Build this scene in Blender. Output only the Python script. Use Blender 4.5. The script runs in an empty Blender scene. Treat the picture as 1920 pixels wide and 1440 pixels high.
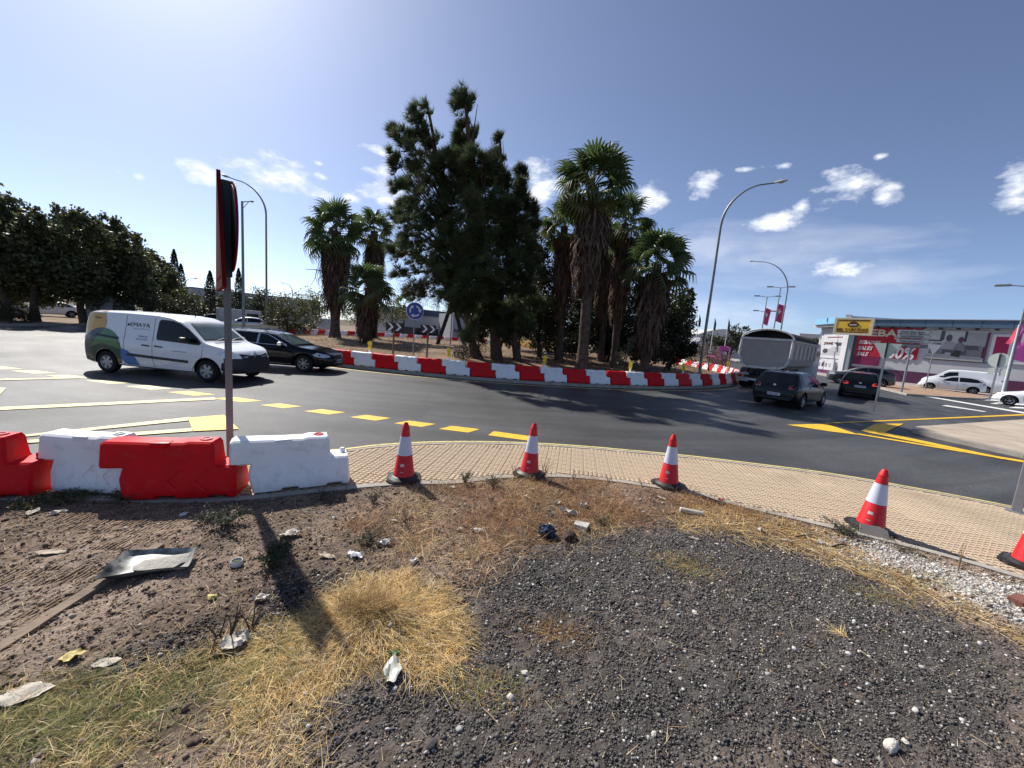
import bpy, bmesh, math, random
import numpy as np
from mathutils import Vector, Matrix, geometry
from mathutils.bvhtree import BVHTree

SC = bpy.context.scene
COL = SC.collection
R = math.radians
rng = np.random.default_rng(7)
random.seed(7)

# ------------------------------------------------------------------ camera
PITCH, ROLL, FPX, CAMH = R(7.6), R(4.6), 723.0, 2.1
_up = np.array([0, math.sin(PITCH), math.cos(PITCH)])
_rt = np.array([1.0, 0, 0])
CF = np.array([0, math.cos(PITCH), -math.sin(PITCH)])
CR = _rt * math.cos(ROLL) + _up * math.sin(ROLL)
CU = _up * math.cos(ROLL) - _rt * math.sin(ROLL)
cam_d = bpy.data.cameras.new('camera')
cam = bpy.data.objects.new('camera', cam_d)
COL.objects.link(cam)
cam.matrix_world = Matrix(((CR[0], CU[0], -CF[0], 0), (CR[1], CU[1], -CF[1], 0), (CR[2], CU[2], -CF[2], CAMH), (0, 0, 0, 1)))
cam_d.sensor_width = 36.0
cam_d.lens = 36.0 * FPX / 1920.0
cam_d.clip_start = 0.05
cam_d.clip_end = 3000
SC.camera = cam

# ------------------------------------------------------------------ light
SUN_AZ, SUN_EL = R(-44), R(43)          # azimuth from +Y towards +X, elevation
SUN_STRENGTH, SKY_STRENGTH = 5.0, 0.112
EXPOSURE = 0.42
sun_d = bpy.data.lights.new('sun', 'SUN')
sun_d.energy = SUN_STRENGTH
sun_d.angle = R(0.53)
sun_d.color = (1.0, 0.955, 0.88)
sun = bpy.data.objects.new('sun', sun_d)
COL.objects.link(sun)
sdir = Vector((math.sin(SUN_AZ) * math.cos(SUN_EL), math.cos(SUN_AZ) * math.cos(SUN_EL), math.sin(SUN_EL)))
sun.rotation_euler = sdir.to_track_quat('Z', 'Y').to_euler()
sun.location = (-20, 20, 40)

vs = SC.view_settings
vs.view_transform = 'Standard'
vs.look = 'None'
vs.exposure = EXPOSURE
vs.gamma = 1.0
vs.use_curve_mapping = False
SC.cycles.max_bounces = 6
SC.cycles.transparent_max_bounces = 8


def ray(px, py):
    return CF * FPX + CR * (px - 960) - CU * (py - 720)


def at(px, py, z=0.0):
    """The ground point (height z) seen at a place of the 1920x1440 photograph."""
    d = ray(px, py)
    t = (z - CAMH) / d[2]
    return (float(d[0] * t), float(d[1] * t))


def pt(px, py, dist):
    """The point at horizontal distance dist seen at a place of the photograph."""
    d = ray(px, py)
    t = dist / math.hypot(d[0], d[1])
    return (float(d[0] * t), float(d[1] * t), float(CAMH + d[2] * t))


def azel(px, py):
    d = ray(px, py)
    return math.atan2(d[0], d[1]), math.atan2(d[2], math.hypot(d[0], d[1]))


# ------------------------------------------------------------------ world: Nishita sky with a few clouds
W = bpy.data.worlds.new('World')
SC.world = W
W.use_nodes = True
nt = W.node_tree
nt.nodes.clear()
N, LK = nt.nodes.new, nt.links.new


def wmath(op, a, b=None, clamp=False):
    n = N('ShaderNodeMath')
    n.operation = op
    n.use_clamp = clamp
    for i, v in enumerate((a, b)):
        if v is None:
            continue
        if isinstance(v, (int, float)):
            n.inputs[i].default_value = v
        else:
            LK(v, n.inputs[i])
    return n.outputs[0]


sky = N('ShaderNodeTexSky')
sky.sky_type = 'NISHITA'
sky.sun_disc = False
sky.sun_elevation = SUN_EL
sky.sun_rotation = SUN_AZ
sky.altitude = 50
sky.air_density = 0.6
sky.dust_density = 0.65
sky.ozone_density = 6.0
tc = N('ShaderNodeTexCoord')
sep = N('ShaderNodeSeparateXYZ')
LK(tc.outputs['Generated'], sep.inputs[0])
az = wmath('ARCTAN2', sep.outputs[0], sep.outputs[1])
el = wmath('ARCSINE', sep.outputs[2])
comb = N('ShaderNodeCombineXYZ')
LK(az, comb.inputs[0])
LK(el, comb.inputs[1])
noi = N('ShaderNodeTexNoise')
noi.inputs['Scale'].default_value = 16
noi.inputs['Detail'].default_value = 9
noi.inputs['Roughness'].default_value = 0.62
nmap = N('ShaderNodeVectorMath')
nmap.operation = 'MULTIPLY'
nmap.inputs[1].default_value = (0.8, 1.5, 1)
LK(comb.outputs[0], nmap.inputs[0])
LK(nmap.outputs[0], noi.inputs['Vector'])
noi2 = N('ShaderNodeTexNoise')
noi2.inputs['Scale'].default_value = 4
noi2.inputs['Detail'].default_value = 8
noi2.inputs['Roughness'].default_value = 0.55
nm2 = N('ShaderNodeVectorMath')
nm2.operation = 'MULTIPLY'
nm2.inputs[1].default_value = (1.0, 5.0, 1)
LK(comb.outputs[0], nm2.inputs[0])
LK(nm2.outputs[0], noi2.inputs['Vector'])
# puffs: photograph place, half width, half height (pixels)
PUFFS = [(500, 325, 58, 36), (565, 357, 45, 16), (368, 325, 34, 17), (720, 355, 44, 34), (706, 279, 28, 9),
         (1012, 350, 46, 44), (1222, 368, 32, 30), (1322, 345, 30, 26), (1585, 352, 52, 38), (1655, 370, 26, 20),
         (1908, 350, 40, 52), (1400, 318, 26, 6), (1505, 387, 15, 14), (1440, 420, 50, 22), (1585, 500, 80, 18), (260, 331, 11, 6),
         (222, 322, 9, 4), (660, 374, 15, 8), (606, 333, 14, 6), (1470, 312, 22, 8), (600, 306, 8, 4), (1650, 294, 13, 6)]


def ellipses(lst, vec):
    acc = None
    for (px, py, rx, ry) in lst:
        a0, e0 = azel(px, py)
        a1, _ = azel(px + rx, py)
        _, e1 = azel(px, py - ry)
        s = N('ShaderNodeVectorMath')
        s.operation = 'SUBTRACT'
        LK(vec, s.inputs[0])
        s.inputs[1].default_value = (a0, e0, 0)
        m = N('ShaderNodeVectorMath')
        m.operation = 'MULTIPLY'
        LK(s.outputs[0], m.inputs[0])
        m.inputs[1].default_value = (1 / abs(a1 - a0), 1 / abs(e1 - e0), 0)
        l = N('ShaderNodeVectorMath')
        l.operation = 'LENGTH'
        LK(m.outputs[0], l.inputs[0])
        acc = l.outputs['Value'] if acc is None else wmath('MINIMUM', acc, l.outputs['Value'])
    return acc


dmin = ellipses(PUFFS, comb.outputs[0])
body = wmath('MULTIPLY', wmath('SUBTRACT', 1.1, dmin), 0.8)
puff = wmath('ADD', body, wmath('MULTIPLY', wmath('SUBTRACT', noi.outputs[0], 0.5), 3.8))
puff = wmath('MULTIPLY', puff, 1.15, True)
puff = wmath('MULTIPLY', puff, wmath('LESS_THAN', dmin, 1.75))
puff = wmath('MULTIPLY', puff, wmath('MULTIPLY', wmath('SUBTRACT', 1.75, dmin), 2.0, True))
VEIL = [(1480, 490, 250, 75), (1330, 460, 130, 50), (1640, 520, 200, 45), (1250, 590, 300, 60)]
dv = ellipses(VEIL, comb.outputs[0])
veil = wmath('ADD', wmath('SUBTRACT', 1.0, dv), wmath('MULTIPLY', wmath('SUBTRACT', noi2.outputs[0], 0.5), 2.2))
veil = wmath('MULTIPLY', wmath('MULTIPLY', veil, 1.3, True), 0.30)
cover = wmath('MAXIMUM', wmath('MULTIPLY', puff, 0.92), veil, True)
bg1 = N('ShaderNodeBackground')
hs = N('ShaderNodeHueSaturation')
hs.inputs['Saturation'].default_value = 0.84
LK(sky.outputs[0], hs.inputs['Color'])
LK(hs.outputs[0], bg1.inputs[0])
bg1.inputs[1].default_value = SKY_STRENGTH
bg2 = N('ShaderNodeBackground')
cr = N('ShaderNodeValToRGB')
cr.color_ramp.elements[0].position = 0.42
cr.color_ramp.elements[0].color = (0.62, 0.68, 0.80, 1)
cr.color_ramp.elements[1].position = 0.6
cr.color_ramp.elements[1].color = (0.86, 0.88, 0.93, 1)
LK(noi.outputs[0], cr.inputs[0])
LK(cr.outputs[0], bg2.inputs[0])
bg2.inputs[1].default_value = 1.0
mx = N('ShaderNodeMixShader')
LK(cover, mx.inputs[0])
LK(bg1.outputs[0], mx.inputs[1])
LK(bg2.outputs[0], mx.inputs[2])
out = N('ShaderNodeOutputWorld')
LK(mx.outputs[0], out.inputs[0])

# ------------------------------------------------------------------ materials
MATS = {}


def mat(name, col, rough=0.6, metal=0.0, spec=0.5, var=0.12, scale=5.0, bump=0.0, bscale=60.0, coat=0.0, detail=4.0, attr=False, speck=None, dirt=None, trans=None):
    """Procedural Principled material: noise-varied colour, optional bump, dirt and a per-vertex colour."""
    if name in MATS:
        return MATS[name]
    m = bpy.data.materials.new(name)
    m.use_nodes = True
    t = m.node_tree
    b = t.nodes['Principled BSDF']
    new, lk = t.nodes.new, t.links.new
    tcn = new('ShaderNodeTexCoord')
    no = new('ShaderNodeTexNoise')
    no.inputs['Scale'].default_value = scale
    no.inputs['Detail'].default_value = detail
    no.inputs['Roughness'].default_value = 0.6
    lk(tcn.outputs['Object'], no.inputs['Vector'])
    mp = new('ShaderNodeMapRange')
    mp.inputs[1].default_value = 0.3
    mp.inputs[2].default_value = 0.7
    mp.inputs[3].default_value = 1 - var
    mp.inputs[4].default_value = 1 + var
    lk(no.outputs[0], mp.inputs[0])
    mul = new('ShaderNodeVectorMath')
    mul.operation = 'SCALE'
    if attr:
        a = new('ShaderNodeAttribute')
        a.attribute_name = 'Col'
        lk(a.outputs['Color'], mul.inputs[0])
    else:
        mul.inputs[0].default_value = col[:3]
    lk(mp.outputs[0], mul.inputs['Scale'])
    csock = mul.outputs[0]
    if speck:
        vo = new('ShaderNodeTexVoronoi')
        vo.inputs['Scale'].default_value = speck[0]
        lk(tcn.outputs['Object'], vo.inputs['Vector'])
        ra = new('ShaderNodeValToRGB')
        ra.color_ramp.interpolation = 'LINEAR'
        ra.color_ramp.elements[0].position = speck[1]
        ra.color_ramp.elements[0].color = (0, 0, 0, 1)
        ra.color_ramp.elements[1].position = speck[1] + 0.12
        ra.color_ramp.elements[1].color = (1, 1, 1, 1)
        lk(vo.outputs['Color'], ra.inputs[0])
        mi = new('ShaderNodeMix')
        mi.data_type = 'RGBA'
        lk(ra.outputs[0], mi.inputs[0])
        lk(csock, mi.inputs[6])
        mi.inputs[7].default_value = (*speck[2], 1)
        csock = mi.outputs[2]
    if dirt:
        n2 = new('ShaderNodeTexNoise')
        n2.inputs['Scale'].default_value = dirt[0]
        n2.inputs['Detail'].default_value = 7
        n2.inputs['Roughness'].default_value = 0.7
        lk(tcn.outputs['Object'], n2.inputs['Vector'])
        r2 = new('ShaderNodeMapRange')
        r2.inputs[1].default_value = dirt[1]
        r2.inputs[2].default_value = dirt[1] + 0.2
        r2.inputs[3].default_value = 0
        r2.inputs[4].default_value = dirt[3] if len(dirt) > 3 else 0.7
        lk(n2.outputs[0], r2.inputs[0])
        mi = new('ShaderNodeMix')
        mi.data_type = 'RGBA'
        lk(r2.outputs[0], mi.inputs[0])
        lk(csock, mi.inputs[6])
        mi.inputs[7].default_value = (*dirt[2], 1)
        csock = mi.outputs[2]
    lk(csock, b.inputs['Base Color'])
    b.inputs['Roughness'].default_value = rough
    b.inputs['Metallic'].default_value = metal
    b.inputs['Specular IOR Level'].default_value = spec
    b.inputs['Coat Weight'].default_value = coat
    b.inputs['Coat Roughness'].default_value = 0.06
    if bump:
        nb = new('ShaderNodeTexNoise')
        nb.inputs['Scale'].default_value = bscale
        nb.inputs['Detail'].default_value = 5
        lk(tcn.outputs['Object'], nb.inputs['Vector'])
        bp = new('ShaderNodeBump')
        bp.inputs['Strength'].default_value = bump
        bp.inputs['Distance'].default_value = 0.02
        lk(nb.outputs[0], bp.inputs['Height'])
        lk(bp.outputs[0], b.inputs['Normal'])
    if trans:
        # thin leaf: some light comes through
        tr = new('ShaderNodeBsdfTranslucent')
        lk(csock, tr.inputs[0])
        ms = new('ShaderNodeMixShader')
        ms.inputs[0].default_value = trans
        o = t.nodes['Material Output']
        lk(b.outputs[0], ms.inputs[1])
        lk(tr.outputs[0], ms.inputs[2])
        lk(ms.outputs[0], o.inputs[0])
    MATS[name] = m
    return m


# ------------------------------------------------------------------ objects
def tag(o, label=None, cat=None, group=None, kind=None):
    if label:
        o['label'] = label
    if cat:
        o['category'] = cat
    if group:
        o['group'] = group
    if kind:
        o['kind'] = kind
    return o


def empty(name, loc=(0, 0, 0), rz=0.0, label=None, cat=None, group=None, scale=1.0):
    o = bpy.data.objects.new(name, None)
    COL.objects.link(o)
    o.location = loc
    o.rotation_euler = (0, 0, rz)
    o.scale = (scale,) * 3
    o.empty_display_size = 0.2
    return tag(o, label, cat, group)


def link(name, me, parent=None, loc=None, rot=None):
    o = bpy.data.objects.new(name, me)
    COL.objects.link(o)
    if parent is not None:
        o.parent = parent
    if loc is not None:
        o.location = loc
    if rot is not None:
        o.rotation_euler = rot
    return o


KIDS = {}


def copy_tree(o, parent=None, loc=None, rz=None, label=None, group=None):
    c = o.copy()
    COL.objects.link(c)
    if parent is not None:
        c.parent = parent
    if loc is not None:
        c.location = loc
    if rz is not None:
        c.rotation_euler = (c.rotation_euler[0], c.rotation_euler[1], rz)
    if label:
        c['label'] = label
    if group:
        c['group'] = group
    for ch in list(o.children):
        copy_tree(ch, c)
    return c


class MB:
    """Collects shapes with material slots, then links them as one mesh object."""

    def __init__(s):
        s.v, s.f, s.mi, s.m = [], [], [], []

    def slot(s, m):
        if m not in s.m:
            s.m.append(m)
        return s.m.index(m)

    def add(s, vs_, fs, m):
        k = len(s.v)
        i = s.slot(m)
        s.v += [tuple(p) for p in vs_]
        for f in fs:
            s.f.append(tuple(k + j for j in f))
            s.mi.append(i)
        return s

    def box(s, c, d, m, M=None, bev=0.0):
        x, y, z = d[0] / 2, d[1] / 2, d[2] / 2
        if bev:
            bm = bmesh.new()
            bmesh.ops.create_cube(bm, size=1)
            bmesh.ops.scale(bm, vec=d, verts=bm.verts)
            bmesh.ops.bevel(bm, geom=bm.edges[:], offset=bev, segments=2, affect='EDGES', profile=0.5)
            bm.verts.index_update()
            P = [v.co.copy() for v in bm.verts]
            F = [[v.index for v in f.verts] for f in bm.faces]
            bm.free()
        else:
            P = [Vector((i * x, j * y, k * z)) for k in (-1, 1) for j in (-1, 1) for i in (-1, 1)]
            F = [(0, 2, 3, 1), (4, 5, 7, 6), (0, 1, 5, 4), (2, 6, 7, 3), (0, 4, 6, 2), (1, 3, 7, 5)]
        if M is not None:
            P = [M @ p for p in P]
        P = [p + Vector(c) for p in P]
        return s.add(P, F, m)

    def tube(s, pts, r, m, n=8, caps=True):
        pts = [Vector(p) for p in pts]
        rs = r if isinstance(r, (list, tuple)) else [r] * len(pts)
        P, F = [], []
        up = Vector((0.31, 0.17, 0.93))
        for i, p in enumerate(pts):
            d = (pts[min(i + 1, len(pts) - 1)] - pts[max(i - 1, 0)]).normalized()
            if abs(d.dot(up)) > 0.97:
                up = Vector((0.9, 0.3, 0.1))
            a = d.cross(up).normalized()
            b = d.cross(a).normalized()
            up = -b if i else up
            if i == 0:
                up = b.cross(d) if False else up
            for k in range(n):
                t = 2 * math.pi * k / n
                P.append(p + (a * math.cos(t) + b * math.sin(t)) * rs[i])
        for i in range(len(pts) - 1):
            for k in range(n):
                k2 = (k + 1) % n
                F.append((i * n + k, i * n + k2, (i + 1) * n + k2, (i + 1) * n + k))
        if caps:
            F.append(tuple(range(n)))
            F.append(tuple(range((len(pts) - 1) * n, len(pts) * n))[::-1])
        return s.add(P, F, m)

    def lathe(s, prof, m, n=20, M=None, axis='Z', caps=True):
        P, F = [], []
        for (r, z) in prof:
            for k in range(n):
                t = 2 * math.pi * k / n
                v = Vector((r * math.cos(t), r * math.sin(t), z))
                if axis == 'Y':
                    v = Vector((v.x, v.z, v.y))
                if axis == 'X':
                    v = Vector((v.z, v.x, v.y))
                P.append(M @ v if M is not None else v)
        for i in range(len(prof) - 1):
            for k in range(n):
                k2 = (k + 1) % n
                F.append((i * n + k, i * n + k2, (i + 1) * n + k2, (i + 1) * n + k))
        if caps:
            if prof[0][0] > 1e-4:
                F.append(tuple(range(n))[::-1])
            if prof[-1][0] > 1e-4:
                F.append(tuple(range((len(prof) - 1) * n, len(prof) * n)))
        return s.add(P, F, m)

    def prism(s, poly, z0, z1, m, M=None):
        """poly (x, y) extruded from z0 to z1."""
        n = len(poly)
        P = [Vector((x, y, z0)) for x, y in poly] + [Vector((x, y, z1)) for x, y in poly]
        if M is not None:
            P = [M @ p for p in P]
        F = [tuple(range(n))[::-1], tuple(range(n, 2 * n))]
        for i in range(n):
            j = (i + 1) % n
            F.append((i, j, n + j, n + i))
        return s.add(P, F, m)

    def blob(s, c, r, m, seed=0, sub=2, amp=0.25, flat=1.0):
        bm = bmesh.new()
        bmesh.ops.create_icosphere(bm, subdivisions=sub, radius=1)
        rr = random.Random(seed)
        ph = [rr.uniform(0, 6.28) for _ in range(6)]
        P = []
        for v in bm.verts:
            q = v.co
            k = 1 + amp * (math.sin(3 * q.x + ph[0]) * math.sin(2.5 * q.y + ph[1]) + 0.6 * math.sin(5 * q.z + ph[2] + 3 * q.x)) + rr.uniform(-amp, amp) * 0.4
            P.append(Vector((q.x * r[0] * k, q.y * r[1] * k, q.z * r[2] * k)) + Vector(c))
        bm.verts.index_update()
        F = [[v.index for v in f.verts] for f in bm.faces]
        bm.free()
        return s.add(P, F, m)

    def mesh(s, name, smooth=None, fixn=True):
        me = bpy.data.meshes.new(name)
        me.from_pydata([tuple(p) for p in s.v], [], s.f)
        for m in s.m:
            me.materials.append(m)
        me.polygons.foreach_set('material_index', s.mi)
        if fixn:
            bm = bmesh.new()
            bm.from_mesh(me)
            bmesh.ops.recalc_face_normals(bm, faces=bm.faces[:])
            bm.to_mesh(me)
            bm.free()
        if smooth:
            me.polygons.foreach_set('use_smooth', [True] * len(me.polygons))
            me.set_sharp_from_angle(angle=R(smooth))
        me.update()
        return me

    def build(s, name, parent=None, smooth=None, loc=None, rot=None, fixn=True):
        return link(name, s.mesh(name, smooth, fixn), parent, loc, rot)


def npmesh(name, V, F, m, col=None, smooth=False):
    """Mesh from numpy arrays: V (n,3), F (m,k), col (n,3)."""
    V = np.ascontiguousarray(V, dtype=np.float32)
    F = np.ascontiguousarray(F, dtype=np.int32)
    me = bpy.data.meshes.new(name)
    me.vertices.add(len(V))
    me.vertices.foreach_set('co', V.ravel())
    k = F.shape[1]
    me.loops.add(F.size)
    me.loops.foreach_set('vertex_index', F.ravel())
    me.polygons.add(len(F))
    me.polygons.foreach_set('loop_start', np.arange(0, F.size, k, dtype=np.int32))
    me.polygons.foreach_set('loop_total', np.full(len(F), k, dtype=np.int32))
    if smooth:
        me.polygons.foreach_set('use_smooth', np.ones(len(F), dtype=bool))
    if col is not None:
        a = me.color_attributes.new('Col', 'FLOAT_COLOR', 'POINT')
        c4 = np.ones((len(V), 4), dtype=np.float32)
        c4[:, :3] = col
        a.data.foreach_set('color', c4.ravel())
    me.materials.append(m)
    me.update(calc_edges=True)
    return me


def inpoly(x, y, poly):
    poly = np.asarray(poly, float)
    x = np.asarray(x, float)
    y = np.asarray(y, float)
    c = np.zeros(x.shape, bool)
    n = len(poly)
    j = n - 1
    for i in range(n):
        xi, yi = poly[i]
        xj, yj = poly[j]
        if yi != yj:
            k = ((yi > y) != (yj > y)) & (x < (xj - xi) * (y - yi) / (yj - yi) + xi)
            c ^= k
        j = i
    return c


def distpoly(x, y, pts, closed=False):
    """Distance to a polyline."""
    d = np.full(np.shape(x), 1e9)
    n = len(pts)
    for i in range(n if closed else n - 1):
        ax, ay = pts[i]
        bx, by = pts[(i + 1) % n]
        dx, dy = bx - ax, by - ay
        t = np.clip(((x - ax) * dx + (y - ay) * dy) / (dx * dx + dy * dy + 1e-12), 0, 1)
        d = np.minimum(d, np.hypot(x - ax - t * dx, y - ay - t * dy))
    return d


_ph = rng.uniform(0, 6.28, (40, 2))
_dr = rng.normal(0, 1, (40, 2))
_dr /= np.linalg.norm(_dr, axis=1)[:, None]


def nz(x, y, f=1.0, o=0):
    """Cheap smooth noise about -1..1."""
    s = 0
    for k in range(6):
        d = _dr[(k + o) % 40]
        e = _dr[(k + o + 11) % 40]
        g = f * (0.7 + 0.35 * k)
        s = s + np.sin((x * d[0] + y * d[1]) * g + _ph[(k + o) % 40, 0] + 1.3 * np.sin((x * e[0] + y * e[1]) * g * 0.8 + _ph[(k + o) % 40, 1]))
    return s / 3.2


def smooth_curve(pts, step=0.15):
    """Catmull-Rom through points, resampled."""
    P = [np.array(p, float) for p in pts]
    P = [2 * P[0] - P[1]] + P + [2 * P[-1] - P[-2]]
    o = []
    for i in range(1, len(P) - 2):
        L = np.linalg.norm(P[i + 1] - P[i])
        n = max(1, int(L / step))
        for k in range(n):
            t = k / n
            a, b, c, d = P[i - 1], P[i], P[i + 1], P[i + 2]
            o.append(0.5 * ((2 * b) + (c - a) * t + (2 * a - 5 * b + 4 * c - d) * t * t + (3 * b - a - 3 * c + d) * t ** 3))
    o.append(P[-2])
    return [tuple(q) for q in o]


def offset_curve(pts, d):
    """Shift a polyline sideways by d (positive: to its left)."""
    o = []
    for i, p in enumerate(pts):
        a = pts[max(i - 1, 0)]
        b = pts[min(i + 1, len(pts) - 1)]
        dx, dy = b[0] - a[0], b[1] - a[1]
        L = math.hypot(dx, dy) or 1
        o.append((p[0] - dy / L * d, p[1] + dx / L * d))
    return o


def flat(name, poly, z, m, parent=None, kind=None):
    """A flat polygon sheet (any outline) at height z."""
    vs_ = [Vector((x, y, 0)) for x, y in poly]
    tr = geometry.tessellate_polygon([vs_])
    mb = MB()
    mb.add([(x, y, z) for x, y in poly], tr, m)
    me = mb.mesh(name)
    for p in me.polygons:
        pass
    bm = bmesh.new()
    bm.from_mesh(me)
    for f in bm.faces:
        f.normal_update()
        if f.normal.z < 0:
            f.normal_flip()
    bm.to_mesh(me)
    bm.free()
    o = link(name, me, parent)
    if kind:
        o['kind'] = kind
    return o


def slab(name, poly, z0, z1, m, parent=None, kind=None):
    vs_ = [Vector((x, y, 0)) for x, y in poly]
    tr = geometry.tessellate_polygon([vs_])
    n = len(poly)
    mb = MB()
    F = [tuple(t) for t in tr] + [(i, (i + 1) % n, n + (i + 1) % n, n + i) for i in range(n)]
    mb.add([(x, y, z1) for x, y in poly] + [(x, y, z0) for x, y in poly], F, m)
    o = mb.build(name, parent)
    if kind:
        o['kind'] = kind
    return o


ORD = ['first', 'second', 'third', 'fourth', 'fifth', 'sixth', 'seventh', 'eighth', 'ninth', 'tenth', 'eleventh', 'twelfth',
       'thirteenth', 'fourteenth', 'fifteenth', 'sixteenth', 'seventeenth', 'eighteenth']


def text_mesh(txt, size=1.0, depth=0.01, m=None, shear=0.0, bold=0.0, font_sp=1.0):
    cu = bpy.data.curves.new('lettering', 'FONT')
    cu.body = txt
    cu.size = size
    cu.extrude = depth
    cu.shear = shear
    cu.offset = bold
    cu.space_character = font_sp
    cu.resolution_u = 2
    cu.align_x = 'CENTER'
    cu.align_y = 'CENTER'
    o = bpy.data.objects.new('lettering', cu)
    COL.objects.link(o)
    dg = bpy.context.evaluated_depsgraph_get()
    me = bpy.data.meshes.new_from_object(o.evaluated_get(dg))
    bpy.data.objects.remove(o)
    bpy.data.curves.remove(cu)
    me.materials.clear()
    if m:
        me.materials.append(m)
    return me


def wall_text(txt, parent, x, z, h, m, y=-0.02, shear=0.0, bold=0.0, width=None, name='lettering', sp=1.0):
    """Raised lettering on a wall whose local x runs to the right and -y faces the viewer."""
    me = text_mesh(txt, 1.0, 0.008, m, shear, bold, sp)
    co = np.array([v.co for v in me.vertices])
    w0 = co[:, 0].max() - co[:, 0].min()
    h0 = co[:, 1].max() - co[:, 1].min()
    sx = sz = h / h0
    if width:
        sx = width / w0
    cx = (co[:, 0].max() + co[:, 0].min()) / 2
    cy = (co[:, 1].max() + co[:, 1].min()) / 2
    for v in me.vertices:
        v.co = Vector(((v.co.x - cx) * sx, -v.co.z, (v.co.y - cy) * sz))
    return link(name, me, parent, (x, y, z))

# ================================================================== THE GROUND AND THE ROADS
M_earth = mat('dry_earth', (0.115, 0.092, 0.060), 0.95, spec=0.1, var=0.35, scale=0.25, bump=0.3, bscale=3, dirt=(0.06, 0.5, (0.10, 0.10, 0.05)))


def asphalt(name, base, rough):
    m = bpy.data.materials.new(name)
    m.use_nodes = True
    t = m.node_tree
    b = t.nodes['Principled BSDF']
    new, lk = t.nodes.new, t.links.new
    tcn = new('ShaderNodeTexCoord')

    def noise(scale, detail, vec=None, rg=0.6):
        n = new('ShaderNodeTexNoise')
        n.inputs['Scale'].default_value = scale
        n.inputs['Detail'].default_value = detail
        n.inputs['Roughness'].default_value = rg
        lk(vec or tcn.outputs['Object'], n.inputs['Vector'])
        return n.outputs[0]

    def rangep(s, a, b_, c, d):
        r = new('ShaderNodeMapRange')
        r.inputs[1].default_value, r.inputs[2].default_value, r.inputs[3].default_value, r.inputs[4].default_value = a, b_, c, d
        lk(s, r.inputs[0])
        return r.outputs[0]

    def mulp(a, b_):
        n = new('ShaderNodeMath')
        n.operation = 'MULTIPLY'
        lk(a, n.inputs[0])
        lk(b_, n.inputs[1])
        return n.outputs[0]
    big = rangep(noise(0.22, 5), 0.35, 0.65, 0.74, 1.28)
    # wheel wear runs round the island: stretch noise along the ring
    sp = new('ShaderNodeSeparateXYZ')
    lk(tcn.outputs['Object'], sp.inputs[0])

    def m2(op, a, b_):
        n = new('ShaderNodeMath')
        n.operation = op
        for i, v in enumerate((a, b_)):
            if v is None:
                continue
            if isinstance(v, (int, float)):
                n.inputs[i].default_value = v
            else:
                lk(v, n.inputs[i])
        return n.outputs[0]
    dx = m2('ADD', sp.outputs[0], 2.0)
    dy = m2('ADD', sp.outputs[1], -36.0)
    rad = m2('SQRT', m2('ADD', m2('MULTIPLY', dx, dx), m2('MULTIPLY', dy, dy)), None)
    ang = m2('ARCTAN2', dx, dy)
    cb = new('ShaderNodeCombineXYZ')
    lk(m2('MULTIPLY', rad, 1.4), cb.inputs[0])
    lk(m2('MULTIPLY', ang, 3.0), cb.inputs[1])
    wear = rangep(noise(1.0, 4, cb.outputs[0]), 0.35, 0.65, 0.74, 1.30)
    fine = rangep(noise(55, 3, None, 0.8), 0.3, 0.7, 0.55, 1.5)
    vo = new('ShaderNodeTexVoronoi')
    vo.inputs['Scale'].default_value = 70
    lk(tcn.outputs['Object'], vo.inputs['Vector'])
    chip = rangep(vo.outputs['Color'], 0.75, 0.95, 1.0, 2.6)
    tot = mulp(mulp(big, wear), mulp(fine, chip))
    sc = new('ShaderNodeVectorMath')
    sc.operation = 'SCALE'
    sc.inputs[0].default_value = base
    # left arm paler: older asphalt, with sun glare also put into the colour
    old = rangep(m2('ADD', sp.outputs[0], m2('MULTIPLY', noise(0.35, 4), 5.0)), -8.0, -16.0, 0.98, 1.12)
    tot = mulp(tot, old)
    lk(tot, sc.inputs['Scale'])
    # cracks and tar seams
    lk(sc.outputs[0], b.inputs['Base Color'])
    lk(rangep(noise(0.5, 5), 0.3, 0.7, rough - 0.07, rough + 0.10), b.inputs['Roughness'])
    b.inputs['Specular IOR Level'].default_value = 0.28
    bp = new('ShaderNodeBump')
    bp.inputs['Strength'].default_value = 0.55
    bp.inputs['Distance'].default_value = 0.012
    lk(noise(90, 3, None, 0.8), bp.inputs['Height'])
    lk(bp.outputs[0], b.inputs['Normal'])
    return m


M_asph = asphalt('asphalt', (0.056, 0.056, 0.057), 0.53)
M_asph2 = asphalt('asphalt_old', (0.085, 0.083, 0.080), 0.55)
M_yel = mat('yellow_road_paint', (0.80, 0.47, 0.02), 0.6, var=0.12, scale=30, dirt=(9, 0.52, (0.12, 0.10, 0.07), 0.55), bump=0.2)
M_pale = mat('worn_yellow_paint', (0.70, 0.58, 0.22), 0.6, var=0.2, scale=30, dirt=(7, 0.5, (0.12, 0.11, 0.09), 0.6), bump=0.2)
M_wht = mat('white_road_paint', (0.72, 0.72, 0.70), 0.6, var=0.12, scale=20, dirt=(6, 0.52, (0.12, 0.12, 0.12), 0.6))
M_conc = mat('kerb_concrete', (0.36, 0.33, 0.29), 0.9, spec=0.2, var=0.2, scale=3, bump=0.4, bscale=40, dirt=(2, 0.5, (0.20, 0.17, 0.13), 0.5))

# the far ground
gp = [(900 * math.cos(a * math.pi / 24), 900 * math.sin(a * math.pi / 24)) for a in range(48)]
ground = flat('ground', gp, -0.05, M_earth, kind='structure')
road = flat('road', [(-110, -12), (60, -12), (75, 20), (120, 60), (130, 120), (-60, 120), (-110, 100)], 0.0, M_asph, kind='structure')

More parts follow.
